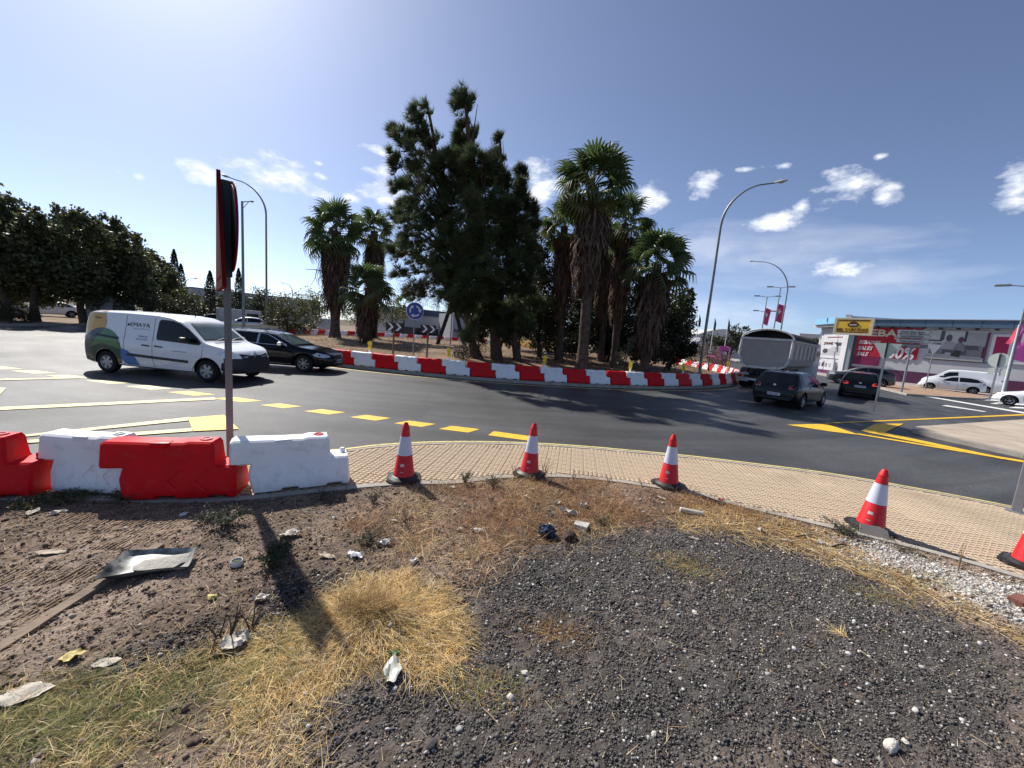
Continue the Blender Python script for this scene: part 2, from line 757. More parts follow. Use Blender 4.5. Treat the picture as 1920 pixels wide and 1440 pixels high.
# ---------------- pavement nose between the two arms of the roundabout
FRONT = smooth_curve([(-9.5, 3.3), (-6.2, 4.0), (-4.7, 4.5), (-3.75, 4.98), (-3.05, 5.42), (-2.50, 5.76), (-2.1, 6.09), (-1.39, 6.45), (-0.49, 6.74), (0.48, 6.92), (1.48, 6.98),
                      (2.47, 6.95), (3.4, 6.90), (4.35, 6.76), (5.3, 6.6), (5.98, 6.40), (6.6, 6.13), (7.16, 5.85), (7.62, 5.58), (8.6, 4.9), (10, 3.8)])
BACK = smooth_curve([(-9.5, 2.5), (-6.0, 3.12), (-4.6, 3.52), (-3.6, 3.66), (-2.80, 3.84), (-1.85, 4.32), (-1.24, 4.58), (-0.57, 4.76), (-0.04, 5.05), (0.79, 5.27), (1.5, 5.27),
                     (1.91, 5.20), (2.59, 5.03), (3.09, 4.72), (3.63, 4.45), (4.30, 4.10), (4.82, 3.78), (5.14, 3.50), (6.2, 2.6), (7.4, 1.4)])
ZS = 0.12
M_grout = mat('pavement_bed', (0.36, 0.285, 0.21), 0.95, spec=0.1, var=0.2, scale=6, bump=0.3)
M_tile = mat('pavement_tile', (0.46, 0.36, 0.255), 0.85, spec=0.25, var=0.16, scale=1.3, bump=0.25, bscale=120, dirt=(0.9, 0.53, (0.28, 0.21, 0.16), 0.6))
side_poly = FRONT + BACK[::-1]
sidewalk = slab('sidewalk', side_poly, -0.02, ZS - 0.008, M_grout, kind='structure')
# kerb stones along the front, each its own piece
IN = offset_curve(FRONT, -0.16)
M_kerb = mat('kerb_stone', (0.40, 0.35, 0.29), 0.85, spec=0.25, var=0.18, scale=2.5, bump=0.3, bscale=60, dirt=(3, 0.5, (0.24, 0.19, 0.14), 0.5))
k = 0
STEP = 4
while k + STEP < len(FRONT):
    seg = list(range(k, k + STEP + 1))
    fo = [FRONT[i] for i in seg]
    ii = [IN[i] for i in seg]

    def lerp(a, b, t):
        return (a[0] + (b[0] - a[0]) * t, a[1] + (b[1] - a[1]) * t)
    fo[0], ii[0] = lerp(fo[0], fo[1], 0.06), lerp(ii[0], ii[1], 0.06)
    o_ = offset_curve(fo, -0.012)
    mb = MB()
    n = len(fo)
    P = [(x, y, -0.02) for x, y in fo] + [(x, y, ZS - 0.02) for x, y in fo] + [(x, y, ZS + 0.003) for x, y in offset_curve(fo, -0.02)] + [(x, y, ZS + 0.003) for x, y in ii] + [(x, y, -0.02) for x, y in ii]
    F = []
    for r_ in range(4):
        for i in range(n - 1):
            F.append((r_ * n + i, r_ * n + i + 1, (r_ + 1) * n + i + 1, (r_ + 1) * n + i))
    for e in (0, n - 1):
        F.append(tuple(r_ * n + e for r_ in range(5)))
    mb.add(P, F, M_kerb)
    mb.build('kerb_stone', sidewalk)
    k += STEP
# concrete edging along the back
EDG = offset_curve(BACK, 0.10)
k = 0
while k + 5 < len(BACK):
    seg = list(range(k, k + 6))
    a_ = [BACK[i] for i in seg]
    b_ = [EDG[i] for i in seg]
    a_[0] = (a_[0][0] * .95 + a_[1][0] * .05, a_[0][1] * .95 + a_[1][1] * .05)
    b_[0] = (b_[0][0] * .95 + b_[1][0] * .05, b_[0][1] * .95 + b_[1][1] * .05)
    n = 6
    mb = MB()
    P = [(x, y, -0.02) for x, y in a_] + [(x, y, ZS + 0.004) for x, y in a_] + [(x, y, ZS + 0.004) for x, y in b_] + [(x, y, -0.02) for x, y in b_]
    F = [(r_ * n + i, r_ * n + i + 1, (r_ + 1) * n + i + 1, (r_ + 1) * n + i) for r_ in range(3) for i in range(n - 1)]
    F += [tuple(r_ * n + e for r_ in range(4)) for e in (0, n - 1)]
    mb.add(P, F, M_conc)
    mb.build('edging_stone', sidewalk)
    k += 5
# paving tiles 0.2 m, nine raised squares each
TS = 0.2
ca, sa = math.cos(R(-9)), math.sin(R(-9))
tv, tf = [], []
g = 0.0035
tv += [(-TS / 2 + g, -TS / 2 + g, -0.004), (TS / 2 - g, -TS / 2 + g, -0.004), (TS / 2 - g, TS / 2 - g, -0.004), (-TS / 2 + g, TS / 2 - g, -0.004)]
tf += [(0, 1, 2, 3)]
w3 = (TS - 2 * g) / 3
for i in range(3):
    for j in range(3):
        cx, cy = -TS / 2 + g + (i + .5) * w3, -TS / 2 + g + (j + .5) * w3
        b0, b1 = w3 / 2 - 0.004, w3 / 2 - 0.0075
        q = len(tv)
        tv += [(cx - b0, cy - b0, -0.004), (cx + b0, cy - b0, -0.004), (cx + b0, cy + b0, -0.004), (cx - b0, cy + b0, -0.004),
               (cx - b1, cy - b1, 0.002), (cx + b1, cy - b1, 0.002), (cx + b1, cy + b1, 0.002), (cx - b1, cy + b1, 0.002)]
        tf += [(q + 4, q + 5, q + 6, q + 7)] + [(q + a, q + (a + 1) % 4, q + 4 + (a + 1) % 4, q + 4 + a) for a in range(4)]
tile_me = bpy.data.meshes.new('tile')
tile_me.from_pydata(tv, [], tf)
tile_me.materials.append(M_tile)
tile_in = offset_curve(FRONT, -0.17) + offset_curve(BACK, 0.11)[::-1]
cells = []
for i in range(-60, 70):
    for j in range(-10, 60):
        x, y = i * TS * ca - j * TS * sa, i * TS * sa + j * TS * ca
        if -7 < x < 9 and 2.0 < y < 7.3:
            h = TS / 2
            cor = [(x + a * h * ca - b * h * sa, y + a * h * sa + b * h * ca) for a in (-1, 1) for b in (-1, 1)]
            ins = inpoly([c[0] for c in cor], [c[1] for c in cor], tile_in)
            if ins.all():
                cells.append((x, y, True))
            elif ins.any():
                cells.append((x, y, False))
# tiles cut by the kerb: joined pieces clipped to the outline
full = [c for c in cells if c[2]]
full.sort(key=lambda c: c[0] ** 2 + c[1] ** 2 + (100 if (c[0] < -2.9) else 0))
for (x, y, _) in full[:300]:
    link('tile', tile_me, sidewalk, (x, y, ZS + random.uniform(-0.0015, 0.001)), (random.gauss(0, .004), random.gauss(0, .004), R(-9) + random.gauss(0, .006)))
V0 = np.array(tv)
Vs, Fs = [], []
for q, (x, y, _) in enumerate(full[300:]):
    Vs.append(np.c_[V0[:, 0] * ca - V0[:, 1] * sa + x, V0[:, 0] * sa + V0[:, 1] * ca + y, V0[:, 2] + ZS])
    Fs.append(np.array(tf) + q * len(V0))
if Vs:
    o = link('tile', npmesh('tile', np.vstack(Vs), np.vstack(Fs), M_tile), sidewalk)
    o['kind'] = 'stuff'
# cut tiles at both borders: small raised squares that lie inside the outline
Vs, Fs, q = [], [], 0
sq = np.array(tv[4:12])
c0 = sq[:4].mean(0)
for (x, y, ok) in cells:
    if ok:
        continue
    for i in range(3):
        for j in range(3):
            cx, cy = -TS / 2 + g + (i + .5) * w3, -TS / 2 + g + (j + .5) * w3
            px_, py_ = x + cx * ca - cy * sa, y + cx * sa + cy * ca
            h = w3 / 2
            if inpoly([px_ + h, px_ - h, px_, px_], [py_, py_, py_ + h, py_ - h], tile_in).all():
                b = sq - c0
                Vs.append(np.c_[b[:, 0] * ca - b[:, 1] * sa + px_, b[:, 0] * sa + b[:, 1] * ca + py_, b[:, 2] + ZS - 0.004])
                Fs.append(np.array([(4, 5, 6, 7)] + [(a, (a + 1) % 4, 4 + (a + 1) % 4, 4 + a) for a in range(4)]) + q * 8)
                q += 1
o = link('cut_tile', npmesh('cut_tile', np.vstack(Vs), np.vstack(Fs), M_tile), sidewalk)
o['kind'] = 'stuff'
V0 = None


# ---------------- painted road markings (thin sheets on the road)
MZ = [0]


def mz(z):
    MZ[0] += 1
    return z + 0.0012 * (MZ[0] % 9)


def strip(pts, w, m, z=0.005, name='road_marking'):
    z = mz(z)
    pts = [tuple(p) for p in pts]
    a, b = offset_curve(pts, w / 2), offset_curve(pts, -w / 2)
    n = len(pts)
    mb = MB()
    mb.add([(x, y, z) for x, y in a] + [(x, y, z) for x, y in b], [(i, n + i, n + i + 1, i + 1) for i in range(n - 1)], m)
    return mb.build(name, road)


def patch(pix, m, z=0.005, name='road_marking'):
    P = [at(x, y) for x, y in pix]
    return flat(name, P, mz(z) + .004, m, road)


strip(offset_curve(FRONT[18:], 0.075), 0.10, M_yel)
strip(offset_curve(FRONT[26:], -0.05), 0.055, M_pale, ZS + .0065, 'kerb_paint')
DC = [(-15.2, 10.7), (-14.16, 10.5), (-13.0, 10.30), (-11.75, 10.05), (-10.42, 9.80), (-9.10, 9.52), (-7.80, 9.24), (-6.46, 8.97), (-5.27, 8.70), (-4.14, 8.46), (-3.04, 8.26), (-2.0, 8.05), (-1.02, 7.90)]
for i, p in enumerate(DC):
    a = DC[max(i - 1, 0)]
    b = DC[min(i + 1, len(DC) - 1)]
    d = Vector((b[0] - a[0], b[1] - a[1])).normalized()
    nrm = Vector((-d.y, d.x))
    hl, hw, sh = (0.31, 0.185, 0.08)
    if i < 8:
        hl, sh = 0.40, 0.10
    c = Vector(p)
    P = [c - d * hl - nrm * hw - d * sh, c + d * hl - nrm * hw - d * sh, c + d * hl + nrm * hw + d * sh, c - d * hl + nrm * hw + d * sh]
    flat('road_marking', [tuple(v) for v in P], 0.005, M_yel if i > 5 else M_pale, road)
flat('road_marking', [(-0.40, 7.60), (-0.30, 7.95), (0.62, 7.75), (0.50, 7.42)], 0.005, M_yel, road)
# long lines of the left arm
patch([(-40, 766), (-40, 772), (405, 750), (402, 746)], M_pale)
patch([(-40, 712), (-40, 715), (150, 710), (150, 708)], M_pale)
patch([(-40, 826), (-40, 829), (352, 790), (358, 783)], M_pale)
patch([(-40, 834), (-40, 839), (360, 810), (360, 804)], M_pale)
patch([(352, 785), (420, 779), (448, 806), (362, 810)], M_yel)
patch([(-8, 727), (12, 729), (-2, 743), (-12, 744)], M_pale)
# island edge line
CX, CY, RI = -2.0, 36.0, 19.8
arc = lambda r, a0, a1, n=60: [(CX + r * math.sin(R(a0 + (a1 - a0) * i / n)), CY - r * math.cos(R(a0 + (a1 - a0) * i / n))) for i in range(n + 1)]
strip(arc(RI + 0.62, -40, 70), 0.13, M_pale)
strip(arc(RI + 0.62, 140, 260), 0.13, M_pale)
# right arm: filled chevrons and edge lines
patch([(1475, 797), (1548, 795), (1612, 816), (1560, 810)], M_yel)
patch([(1548, 795), (1548, 793.4), (1960, 775), (1960, 777.5)], M_yel)
patch([(1606, 813), (1612, 816), (1960, 875), (1960, 871)], M_yel)
patch([(1614, 809), (1642, 795), (1694, 795), (1658, 812)], M_yel)
patch([(1614, 809), (1658, 812), (1890, 861), (1880, 862)], M_yel)
# zebra and white lines in front of the shop
patch([(1700, 738), (1703, 736.8), (1960, 780), (1960, 783)], M_wht)
for i, (x, y) in enumerate([(1800, 744), (1830, 750), (1856, 757), (1890, 765)]):
    patch([(x, y), (x + 14, y - 2.2), (x + 190, y + 6), (x + 190, y + 9.5)], M_wht)
patch([(1765, 761), (1775, 760), (1850, 772), (1845, 772.6)], M_wht)

# ---------------- the roundabout island
M_isl = mat('island_earth', (0.19, 0.132, 0.088), 0.95, spec=0.1, var=0.35, scale=0.9, bump=0.6, bscale=8, dirt=(0.5, 0.5, (0.13, 0.085, 0.055), 0.8))


def isl_z(x, y):
    r = math.hypot(x - CX, y - CY) / RI
    return 0.16 + 0.55 * max(0, 1 - r * r) + (0.06 * float(nz(x, y, 0.9)) if r < 0.97 else 0)


mb = MB()
NR, NA = 26, 90
P = [(CX, CY, isl_z(CX, CY))]
for i in range(1, NR + 1):
    for k in range(NA):
        r = RI * i / NR
        a = 2 * math.pi * k / NA
        x, y = CX + r * math.sin(a), CY + r * math.cos(a)
        P.append((x, y, isl_z(x, y)))
F = [(0, 1 + k, 1 + (k + 1) % NA) for k in range(NA)]
for i in range(NR - 1):
    for k in range(NA):
        F.append((1 + i * NA + k, 1 + (i + 1) * NA + k, 1 + (i + 1) * NA + (k + 1) % NA, 1 + i * NA + (k + 1) % NA))
mb.add(P, F, M_isl)
isl = mb.build('roundabout_island', smooth=60)
isl['kind'] = 'structure'
mb = MB()
n = 120
prof = [(RI + 0.16, -0.02), (RI + 0.15, 0.11), (RI + 0.13, 0.135), (RI - 0.02, 0.14), (RI - 0.05, 0.0)]
mb.lathe(prof, M_conc, n, Matrix.Translation((CX, CY, 0)), caps=False)
kb = mb.build('kerb', isl, smooth=40)

# ---------------- other islands and verges
ri_top = [at(1712, 804, .13), at(1718, 799, .13), at(1760, 796.5, .13), at(1920, 786, .13), at(2010, 782, .13), at(2100, 860, .13), at(2000, 866, .13), at(1920, 850, .13), at(1800, 824, .13), at(1740, 811, .13)]
M_light = mat('worn_concrete_paving', (0.42, 0.35, 0.28), 0.9, spec=0.2, var=0.18, scale=1.2, bump=0.3, bscale=30, dirt=(1.0, 0.52, (0.30, 0.24, 0.19), 0.5))
ti = slab('traffic_island', ri_top, -0.02, 0.128, M_conc, kind='structure')
c_ = np.mean(ri_top, axis=0)
flat('paving', [(x + (c_[0] - x) * 0.05, y + (c_[1] - y) * 0.05) for x, y in ri_top], 0.133, M_light, ti)
md_top = [at(1648, 726, .12), at(1655, 720, .12), at(1705, 722, .12), at(1800, 736, .12), at(1870, 744, .12), at(1840, 747, .12), at(1780, 744, .12), at(1700, 738, .12)]
M_brick = mat('reddish_paving', (0.33, 0.22, 0.15), 0.9, spec=0.15, var=0.3, scale=3, bump=0.3, dirt=(1.0, 0.5, (0.40, 0.33, 0.24), 0.5))
md = slab('median_island', md_top, -0.02, 0.12, M_conc, kind='structure')
c_ = np.mean(md_top, axis=0)
flat('paving', [(x + (c_[0] - x) * 0.06, y + (c_[1] - y) * 0.06) for x, y in md_top], 0.125, M_brick, md)
# left verge with its kerb
M_verge = mat('verge_earth', (0.23, 0.17, 0.12), 0.95, spec=0.1, var=0.4, scale=0.7, bump=0.6, bscale=6, dirt=(0.4, 0.5, (0.11, 0.085, 0.055), 0.8))
vg = [(-20, -4), (-25.5, 8), (-28.6, 16), (-31.1, 23.2), (-33.5, 30.0), (-36.5, 39), (-42, 50), (-60, 78), (-150, 78), (-150, -4)]
verge = slab('verge', vg, -0.02, 0.10, M_verge, kind='structure')
kv = vg[:8]
mb = MB()
a_, b_ = offset_curve(kv, -0.15), offset_curve(kv, 0.05)
n = len(kv)
mb.add([(x, y, -0.02) for x, y in a_] + [(x, y, 0.15) for x, y in a_] + [(x, y, 0.15) for x, y in b_], [(r_ * n + i, r_ * n + i + 1, (r_ + 1) * n + i + 1, (r_ + 1) * n + i) for r_ in range(2) for i in range(n - 1)], M_conc)
mb.build('kerb', verge)
# far side green strip and the shop's forecourt
M_court = mat('forecourt_paving', (0.34, 0.29, 0.27), 0.85, spec=0.25, var=0.15, scale=0.8, bump=0.2)
fc = [(33, 34), (45, 30), (60, 25), (110, 60), (110, 140), (60, 120), (44, 84), (40, 60)]
court = slab('forecourt', fc, -0.02, 0.10, M_court, kind='structure')
fs = [(-40, 66), (-20, 66), (0, 68), (18, 66), (30, 58), (36, 70), (40, 118), (-58, 118)]
farstrip = slab('far_verge', fs, -0.02, 0.10, M_verge, kind='structure')

# ---------------- the waste ground in front (with relief)
GRAV = [at(x, y, .13) for x, y in [(1990, 1480), (1960, 1240), (1830, 1180), (1700, 1112), (1560, 1050), (1400, 1003), (1250, 990), (1120, 1003), (1020, 1020), (900, 1085), (862, 1170), (850, 1215), (740, 1235), (610, 1250), (565, 1300), (530, 1480)]]
STREAK = [at(x, y, .13) for x, y in [(500, 1105), (600, 1075), (690, 1072), (640, 1130), (570, 1185), (515, 1170)]]
DARK2 = [at(x, y, .13) for x, y in [(180, 1262), (260, 1215), (380, 1165), (440, 1160), (400, 1205), (330, 1245), (200, 1280)]]
WHITE = [at(x, y, .13) for x, y in [(1545, 1010), (1650, 1015), (1760, 1052), (1990, 1120), (1990, 1220), (1880, 1165), (1790, 1120), (1700, 1075), (1600, 1050)]]
CLUMP = [at(x, y, .13) for x, y in [(545, 1225), (580, 1180), (640, 1130), (690, 1085), (770, 1080), (820, 1120), (860, 1190), (845, 1235), (740, 1245), (640, 1250), (580, 1275)]]
GREEN = [at(x, y, .13) for x, y in [(-60, 1470), (-60, 1340), (70, 1300), (230, 1262), (340, 1245), (450, 1195), (545, 1215), (580, 1262), (545, 1330), (540, 1470)]]
DRYB = [at(x, y, .13) for x, y in [(640, 985), (720, 955), (845, 905), (960, 892), (1190, 908), (1330, 935), (1400, 960), (1330, 985), (1250, 985), (1080, 1010), (1000, 1020), (900, 1080), (850, 1080), (760, 1040)]]
DRYR = [at(x, y, .13) for x, y in [(1280, 940), (1400, 958), (1560, 1000), (1640, 1045), (1700, 1090), (1620, 1080), (1520, 1040), (1400, 1005), (1270, 990)]]
SLABA = [at(x, y, .13) for x, y in [(-80, 1140), (60, 1065), (180, 1025), (290, 1018), (380, 1045), (300, 1130), (200, 1225), (120, 1290), (-80, 1330)]]
CLC = np.mean(CLUMP, axis=0)


def soft(x, y, poly, w=0.12, o=0):
    """1 inside a zone, 0 outside, with a ragged edge."""
    d = distpoly(x, y, poly, True)
    s = np.where(inpoly(x, y, poly), d, -d) + 0.09 * nz(x, y, 3.0, o) + 0.05 * nz(x, y, 9.0, o + 5)
    return np.clip(s / w + 0.5, 0, 1)


def lot_z(x, y):
    d = distpoly(x, y, BACK)
    edge = np.clip(d / 0.5, 0, 1)
    z = 0.108 + 0.022 * edge + edge * (0.018 * nz(x, y, 1.3) + 0.010 * nz(x, y, 4.0, 7) + 0.006 * nz(x, y, 11.0, 13))
    cl = np.exp(-((x - CLC[0]) ** 2 + (y - CLC[1]) ** 2) / 0.07)
    return z + 0.05 * cl


gx = np.arange(-8.6, 8.01, 0.04)
gy = np.arange(0.2, 5.6, 0.04)
X, Y = np.meshgrid(gx, gy)
lot_poly = offset_curve(BACK, 0.06) + [(8.2, 0.0), (-9.6, 0.0)]
x, y = X.ravel(), Y.ravel()
inside = inpoly(x, y, lot_poly)
Z = lot_z(x, y)
Z = Z + 0.004 * rng.normal(0, 1, Z.shape)
sl = soft(x, y, SLABA, 0.2, 3)
brown = np.array([0.21, 0.158, 0.124])
colr = np.tile(brown, (len(x), 1)) * (1 + 0.34 * nz(x, y, 2.2, 9))[:, None] * (1 + 0.15 * rng.normal(0, 1, len(x)))[:, None]


def blend(c, w):
    global colr
    colr = colr * (1 - w[:, None]) + np.array(c) * w[:, None] * (1 + 0.18 * rng.normal(0, 1, len(w)))[:, None]


blend((0.10, 0.045, 0.028), np.clip(.5 + .7 * nz(x, y, 1.7, 29), 0, 1) * soft(x, y, DRYB, .4) * .75)
blend((0.078, 0.070, 0.064), soft(x, y, GRAV, 0.45) * np.clip(1.0 + .25 * nz(x, y, 1.1, 31), .55, 1))
blend((0.035, 0.032, 0.030), soft(x, y, STREAK, 0.2))  # dark gravel streak, with the signs' cast shadow put into its colour
blend((0.050, 0.043, 0.038), soft(x, y, DARK2, 0.2))
blend((0.42, 0.38, 0.33), soft(x, y, WHITE, 0.25) * 0.85)
blend((0.27, 0.215, 0.175), sl * (0.5 + 0.25 * nz(x, y, 2.6, 21)).clip(0, 1))
colr = np.clip(colr, 0.012, 0.6)
nxg = len(gx)
ii, jj = np.meshgrid(np.arange(len(gx) - 1), np.arange(len(gy) - 1))
q0 = (jj * nxg + ii).ravel()
Fq = np.c_[q0, q0 + 1, q0 + nxg + 1, q0 + nxg]
Fq = Fq[inside[Fq].any(axis=1)]
Vv = np.c_[x, y, np.where(inside, Z, np.minimum(Z, 0.08))]
M_lot = mat('waste_ground', (0.2, 0.14, 0.1), 0.95, spec=0.12, var=0.35, scale=9, bump=0.9, bscale=55, detail=8, attr=True)
lot = link('waste_ground', npmesh('waste_ground', Vv, Fq, M_lot, colr, True))
lot['kind'] = 'structure'
X = Y = None

# ================================================================== VEHICLES
M_tyre = mat('tyre_rubber', (0.018, 0.018, 0.018), 0.85, spec=0.2, var=0.2, bump=0.2)
M_liner = mat('arch_liner', (0.010, 0.010, 0.011), 0.9, spec=0.1)
M_blk = mat('black_plastic', (0.022, 0.022, 0.024), 0.55, var=0.15, bump=0.1, bscale=200)
M_glass = mat('car_glass', (0.006, 0.008, 0.011), 0.05, spec=0.32, var=0.1)
M_screen = mat('windscreen_glass', (0.06, 0.085, 0.085), 0.06, spec=0.7, var=0.5, scale=1.6)
M_chrome = mat('bright_metal', (0.62, 0.62, 0.63), 0.25, metal=1.0)
M_alloy = mat('alloy_wheel', (0.42, 0.42, 0.43), 0.4, metal=0.5, dirt=(8, 0.55, (0.12, 0.10, 0.09), 0.5))
M_lamp = mat('headlight_glass', (0.55, 0.57, 0.60), 0.10, spec=0.8, metal=0.3, var=0.35, scale=14)
M_red = mat('tail_light_red', (0.35, 0.012, 0.016), 0.12, spec=0.7, coat=0.6)
M_plate = mat('number_plate_white', (0.62, 0.63, 0.66), 0.45)
M_ink = mat('dark_print', (0.02, 0.025, 0.05), 0.6)
M_navy = mat('navy_print', (0.01, 0.02, 0.075), 0.5)
M_van = mat('white_van_paint', (0.80, 0.81, 0.83), 0.28, coat=0.6, var=0.03, dirt=(2.5, 0.6, (0.6, 0.58, 0.55), 0.3))
M_blackpaint = mat('black_car_paint', (0.003, 0.004, 0.006), 0.16, spec=0.22, coat=0.2, var=0.1)
M_bluepaint = mat('dark_blue_car_paint', (0.003, 0.005, 0.011), 0.16, spec=0.22, coat=0.2, var=0.1)
M_greypaint = mat('dark_grey_car_paint', (0.045, 0.048, 0.050), 0.3, coat=0.8, var=0.08)
M_silver = mat('pale_silver_car_paint', (0.62, 0.65, 0.68), 0.28, metal=0.35, coat=0.7, var=0.04)
M_seam = mat('panel_gap', (0.02, 0.02, 0.02), 0.9, spec=0.1)


def blur(xs, ys, w):
    o = np.zeros_like(ys)
    for i, x in enumerate(xs):
        k = np.exp(-((xs - x) / w) ** 2)
        o[i] = (k * ys).sum() / k.sum()
    return o


class Shell:
    """A car body lofted from side profile, belt line and plan; panels are laid on it by ray casting."""

    def __init__(s, top, plan, belt, zb, wb, r, tum, arch=0.07, roofr=0.10, paint=None, flare=0.0):
        s.x0, s.x1 = top[0][0], top[-1][0]
        xs = np.unique(np.round(np.concatenate([np.linspace(s.x0, s.x0 + 0.2, 9), np.linspace(s.x0 + .2, s.x1 - .25, 56), np.linspace(s.x1 - .25, s.x1, 11)]), 4))
        fine = np.linspace(s.x0, s.x1, 400)
        zt = np.interp(xs, fine, blur(fine, np.interp(fine, *zip(*top)), 0.045))
        e = (np.minimum(xs - s.x0, s.x1 - xs) / 0.12).clip(0, 1)
        zt = zt * e + np.interp(xs, *zip(*top)) * (1 - e)
        w = np.interp(xs, *zip(*plan))
        w = blur(xs, w, 0.05) * e + w * (1 - e)
        zs = np.minimum(np.interp(xs, *zip(*belt)), zt - 0.05)
        zbs = np.interp(xs, *zip(*zb))
        rings = []
        for i in range(len(xs)):
            W_, T, S, B = w[i], zt[i], zs[i], zbs[i]
            G = T - S
            t = tum * G
            k = min(1.0, G / 0.3)
            yr = W_ - 0.05 - t - roofr * (0.6 + 0.4 * k)
            h = [(0, B), (W_ - .12, B), (W_ - .03, B + .05), (W_ - .005 + flare, B + .30 * (S - B)), (W_, B + .62 * (S - B)), (W_ - .012, S - .06), (W_ - .04, S),
                 (W_ - .045 - t * .35, S + G * .35), (W_ - .05 - t * .75, S + G * .75), (W_ - .055 - t * .93, S + G * .90),
                 (yr, S + G * .975 - 0.004), (yr * .55, T - .012 * k - .004), (0, T)]
            rings.append(h)
        n = len(rings[0])
        P, F = [], []
        ring = []
        for i, h in enumerate(rings):
            idx = []
            for (y, z) in h:
                P.append((xs[i], -max(y, 0), z))
            for (y, z) in h[-2:0:-1]:
                P.append((xs[i], max(y, 0), z))
        m = 2 * n - 2
        for i in range(len(xs) - 1):
            for k in range(m):
                k2 = (k + 1) % m
                F.append((i * m + k, (i + 1) * m + k, (i + 1) * m + k2, i * m + k2))
        F.append(tuple(range(m)))
        F.append(tuple(range((len(xs) - 1) * m, len(xs) * m))[::-1])
        s.V, s.F, s.wb, s.r, s.arch, s.paint = P, F, wb, r, arch, paint
        s.half = float(np.max(w))
        s.bvh = BVHTree.FromPolygons([Vector(p) for p in P], F)

    def body(s, parent, cut=True, name='body'):
        mb = MB()
        mb.add(s.V, s.F, s.paint)
        me = mb.mesh(name, None)
        o = link(name, me, parent)
        if cut:
            cb = MB()
            for ax in (0.0, s.wb):
                for sd in (-1, 1):
                    cb.lathe([(s.r + s.arch, sd * (s.half - 0.27)), (s.r + s.arch, sd * (s.half + 0.3))], M_liner, 28, Matrix.Translation((ax, 0, s.r + 0.005)), axis='Y')
            c = cb.build('arch_cutter', parent)
            md_ = o.modifiers.new('arches', 'BOOLEAN')
            md_.operation = 'DIFFERENCE'
            md_.object = c
            md_.solver = 'EXACT'
            md_.material_mode = 'TRANSFER'
            dg = bpy.context.evaluated_depsgraph_get()
            me2 = bpy.data.meshes.new_from_object(o.evaluated_get(dg))
            o.modifiers.clear()
            o.data = me2
            bpy.data.objects.remove(c)
            me2.name = name
            # wheel arches are lined in dark plastic
            if M_liner.name not in me2.materials:
                me2.materials.append(M_liner)
            li = me2.materials.find(M_liner.name)
            RA = s.r + s.arch + .003
            vc = [(v_.co.x, v_.co.z - s.r - .005) for v_ in me2.vertices]
            for p_ in me2.polygons:
                for ax in (0.0, s.wb):
                    if all(math.hypot(vc[q][0] - ax, vc[q][1]) < RA for q in p_.vertices):
                        p_.material_index = li
        me = o.data
        me.polygons.foreach_set('use_smooth', [True] * len(me.polygons))
        me.set_sharp_from_angle(angle=R(32))
        return o

    def cast(s, a, b, view, off):
        """view: R right side (a=x,b=z), L left side, F front (a=y,b=z), B back (a=y,b=z), T top (a=x,b=y)."""
        o, d = {'R': ((a, -3, b), (0, 1, 0)), 'L': ((a, 3, b), (0, -1, 0)), 'F': ((8, a, b), (-1, 0, 0)), 'B': ((-4, a, b), (1, 0, 0)), 'T': ((a, b, 4), (0, 0, -1))}[view]
        loc, nrm, i, dist = s.bvh.ray_cast(Vector(o), Vector(d))
        if loc is None:
            return None
        if nrm.dot(Vector(d)) > 0:
            nrm = -nrm
        return loc + nrm * off

    def panel(s, poly, view, m, name, parent, off=0.006, grid=0.09, rim=True, curve=False):
        if curve:
            poly = smooth_curve(list(poly) + [poly[0]], 0.05)[:-1]
        v2 = []
        n0 = len(poly)
        # densify outline
        dense = []
        for i in range(n0):
            a, b = Vector(poly[i]), Vector(poly[(i + 1) % n0])
            k = max(1, int((b - a).length / grid))
            for j in range(k):
                dense.append(a.lerp(b, j / k))
        nb = len(dense)
        edges = [(i, (i + 1) % nb) for i in range(nb)]
        xs = [p.x for p in dense]
        ys = [p.y for p in dense]
        pts = list(dense)
        gx_ = np.arange(min(xs) + grid / 2, max(xs), grid)
        gy_ = np.arange(min(ys) + grid / 2, max(ys), grid)
        if len(gx_) and len(gy_):
            A, B = np.meshgrid(gx_, gy_)
            A, B = A.ravel(), B.ravel()
            ok = inpoly(A, B, [(p.x, p.y) for p in dense]) & (distpoly(A, B, [(p.x, p.y) for p in dense], True) > grid * 0.35)
            pts += [Vector((a, b)) for a, b in zip(A[ok], B[ok])]
        res = geometry.delaunay_2d_cdt(pts, edges, [], 1, 1e-5)
        vv, ff = res[0], res[2]
        P = []
        last = None
        for p in vv:
            q = s.cast(p.x, p.y, view, off)
            if q is None:
                q = last if last is not None else Vector((0, 0, .5))
            last = q
            P.append(q)
        F = [tuple(f) for f in ff]
        if rim:
            ec = {}
            for f in F:
                for i in range(len(f)):
                    e = (f[i], f[(i + 1) % len(f)])
                    ec[tuple(sorted(e))] = ec.get(tuple(sorted(e)), 0) + 1
            c = {}
            d = Vector({'R': (0, 1, 0), 'L': (0, -1, 0), 'F': (-1, 0, 0), 'B': (1, 0, 0), 'T': (0, 0, -1)}[view])
            for e, k in ec.items():
                if k == 1:
                    for v in e:
                        if v not in c:
                            c[v] = len(P)
                            P.append(P[v] + d * (off + 0.006))
                    F.append((e[0], e[1], c[e[1]], c[e[0]]))
        mb = MB()
        mb.add(P, F, m)
        return mb.build(name, parent, smooth=40)

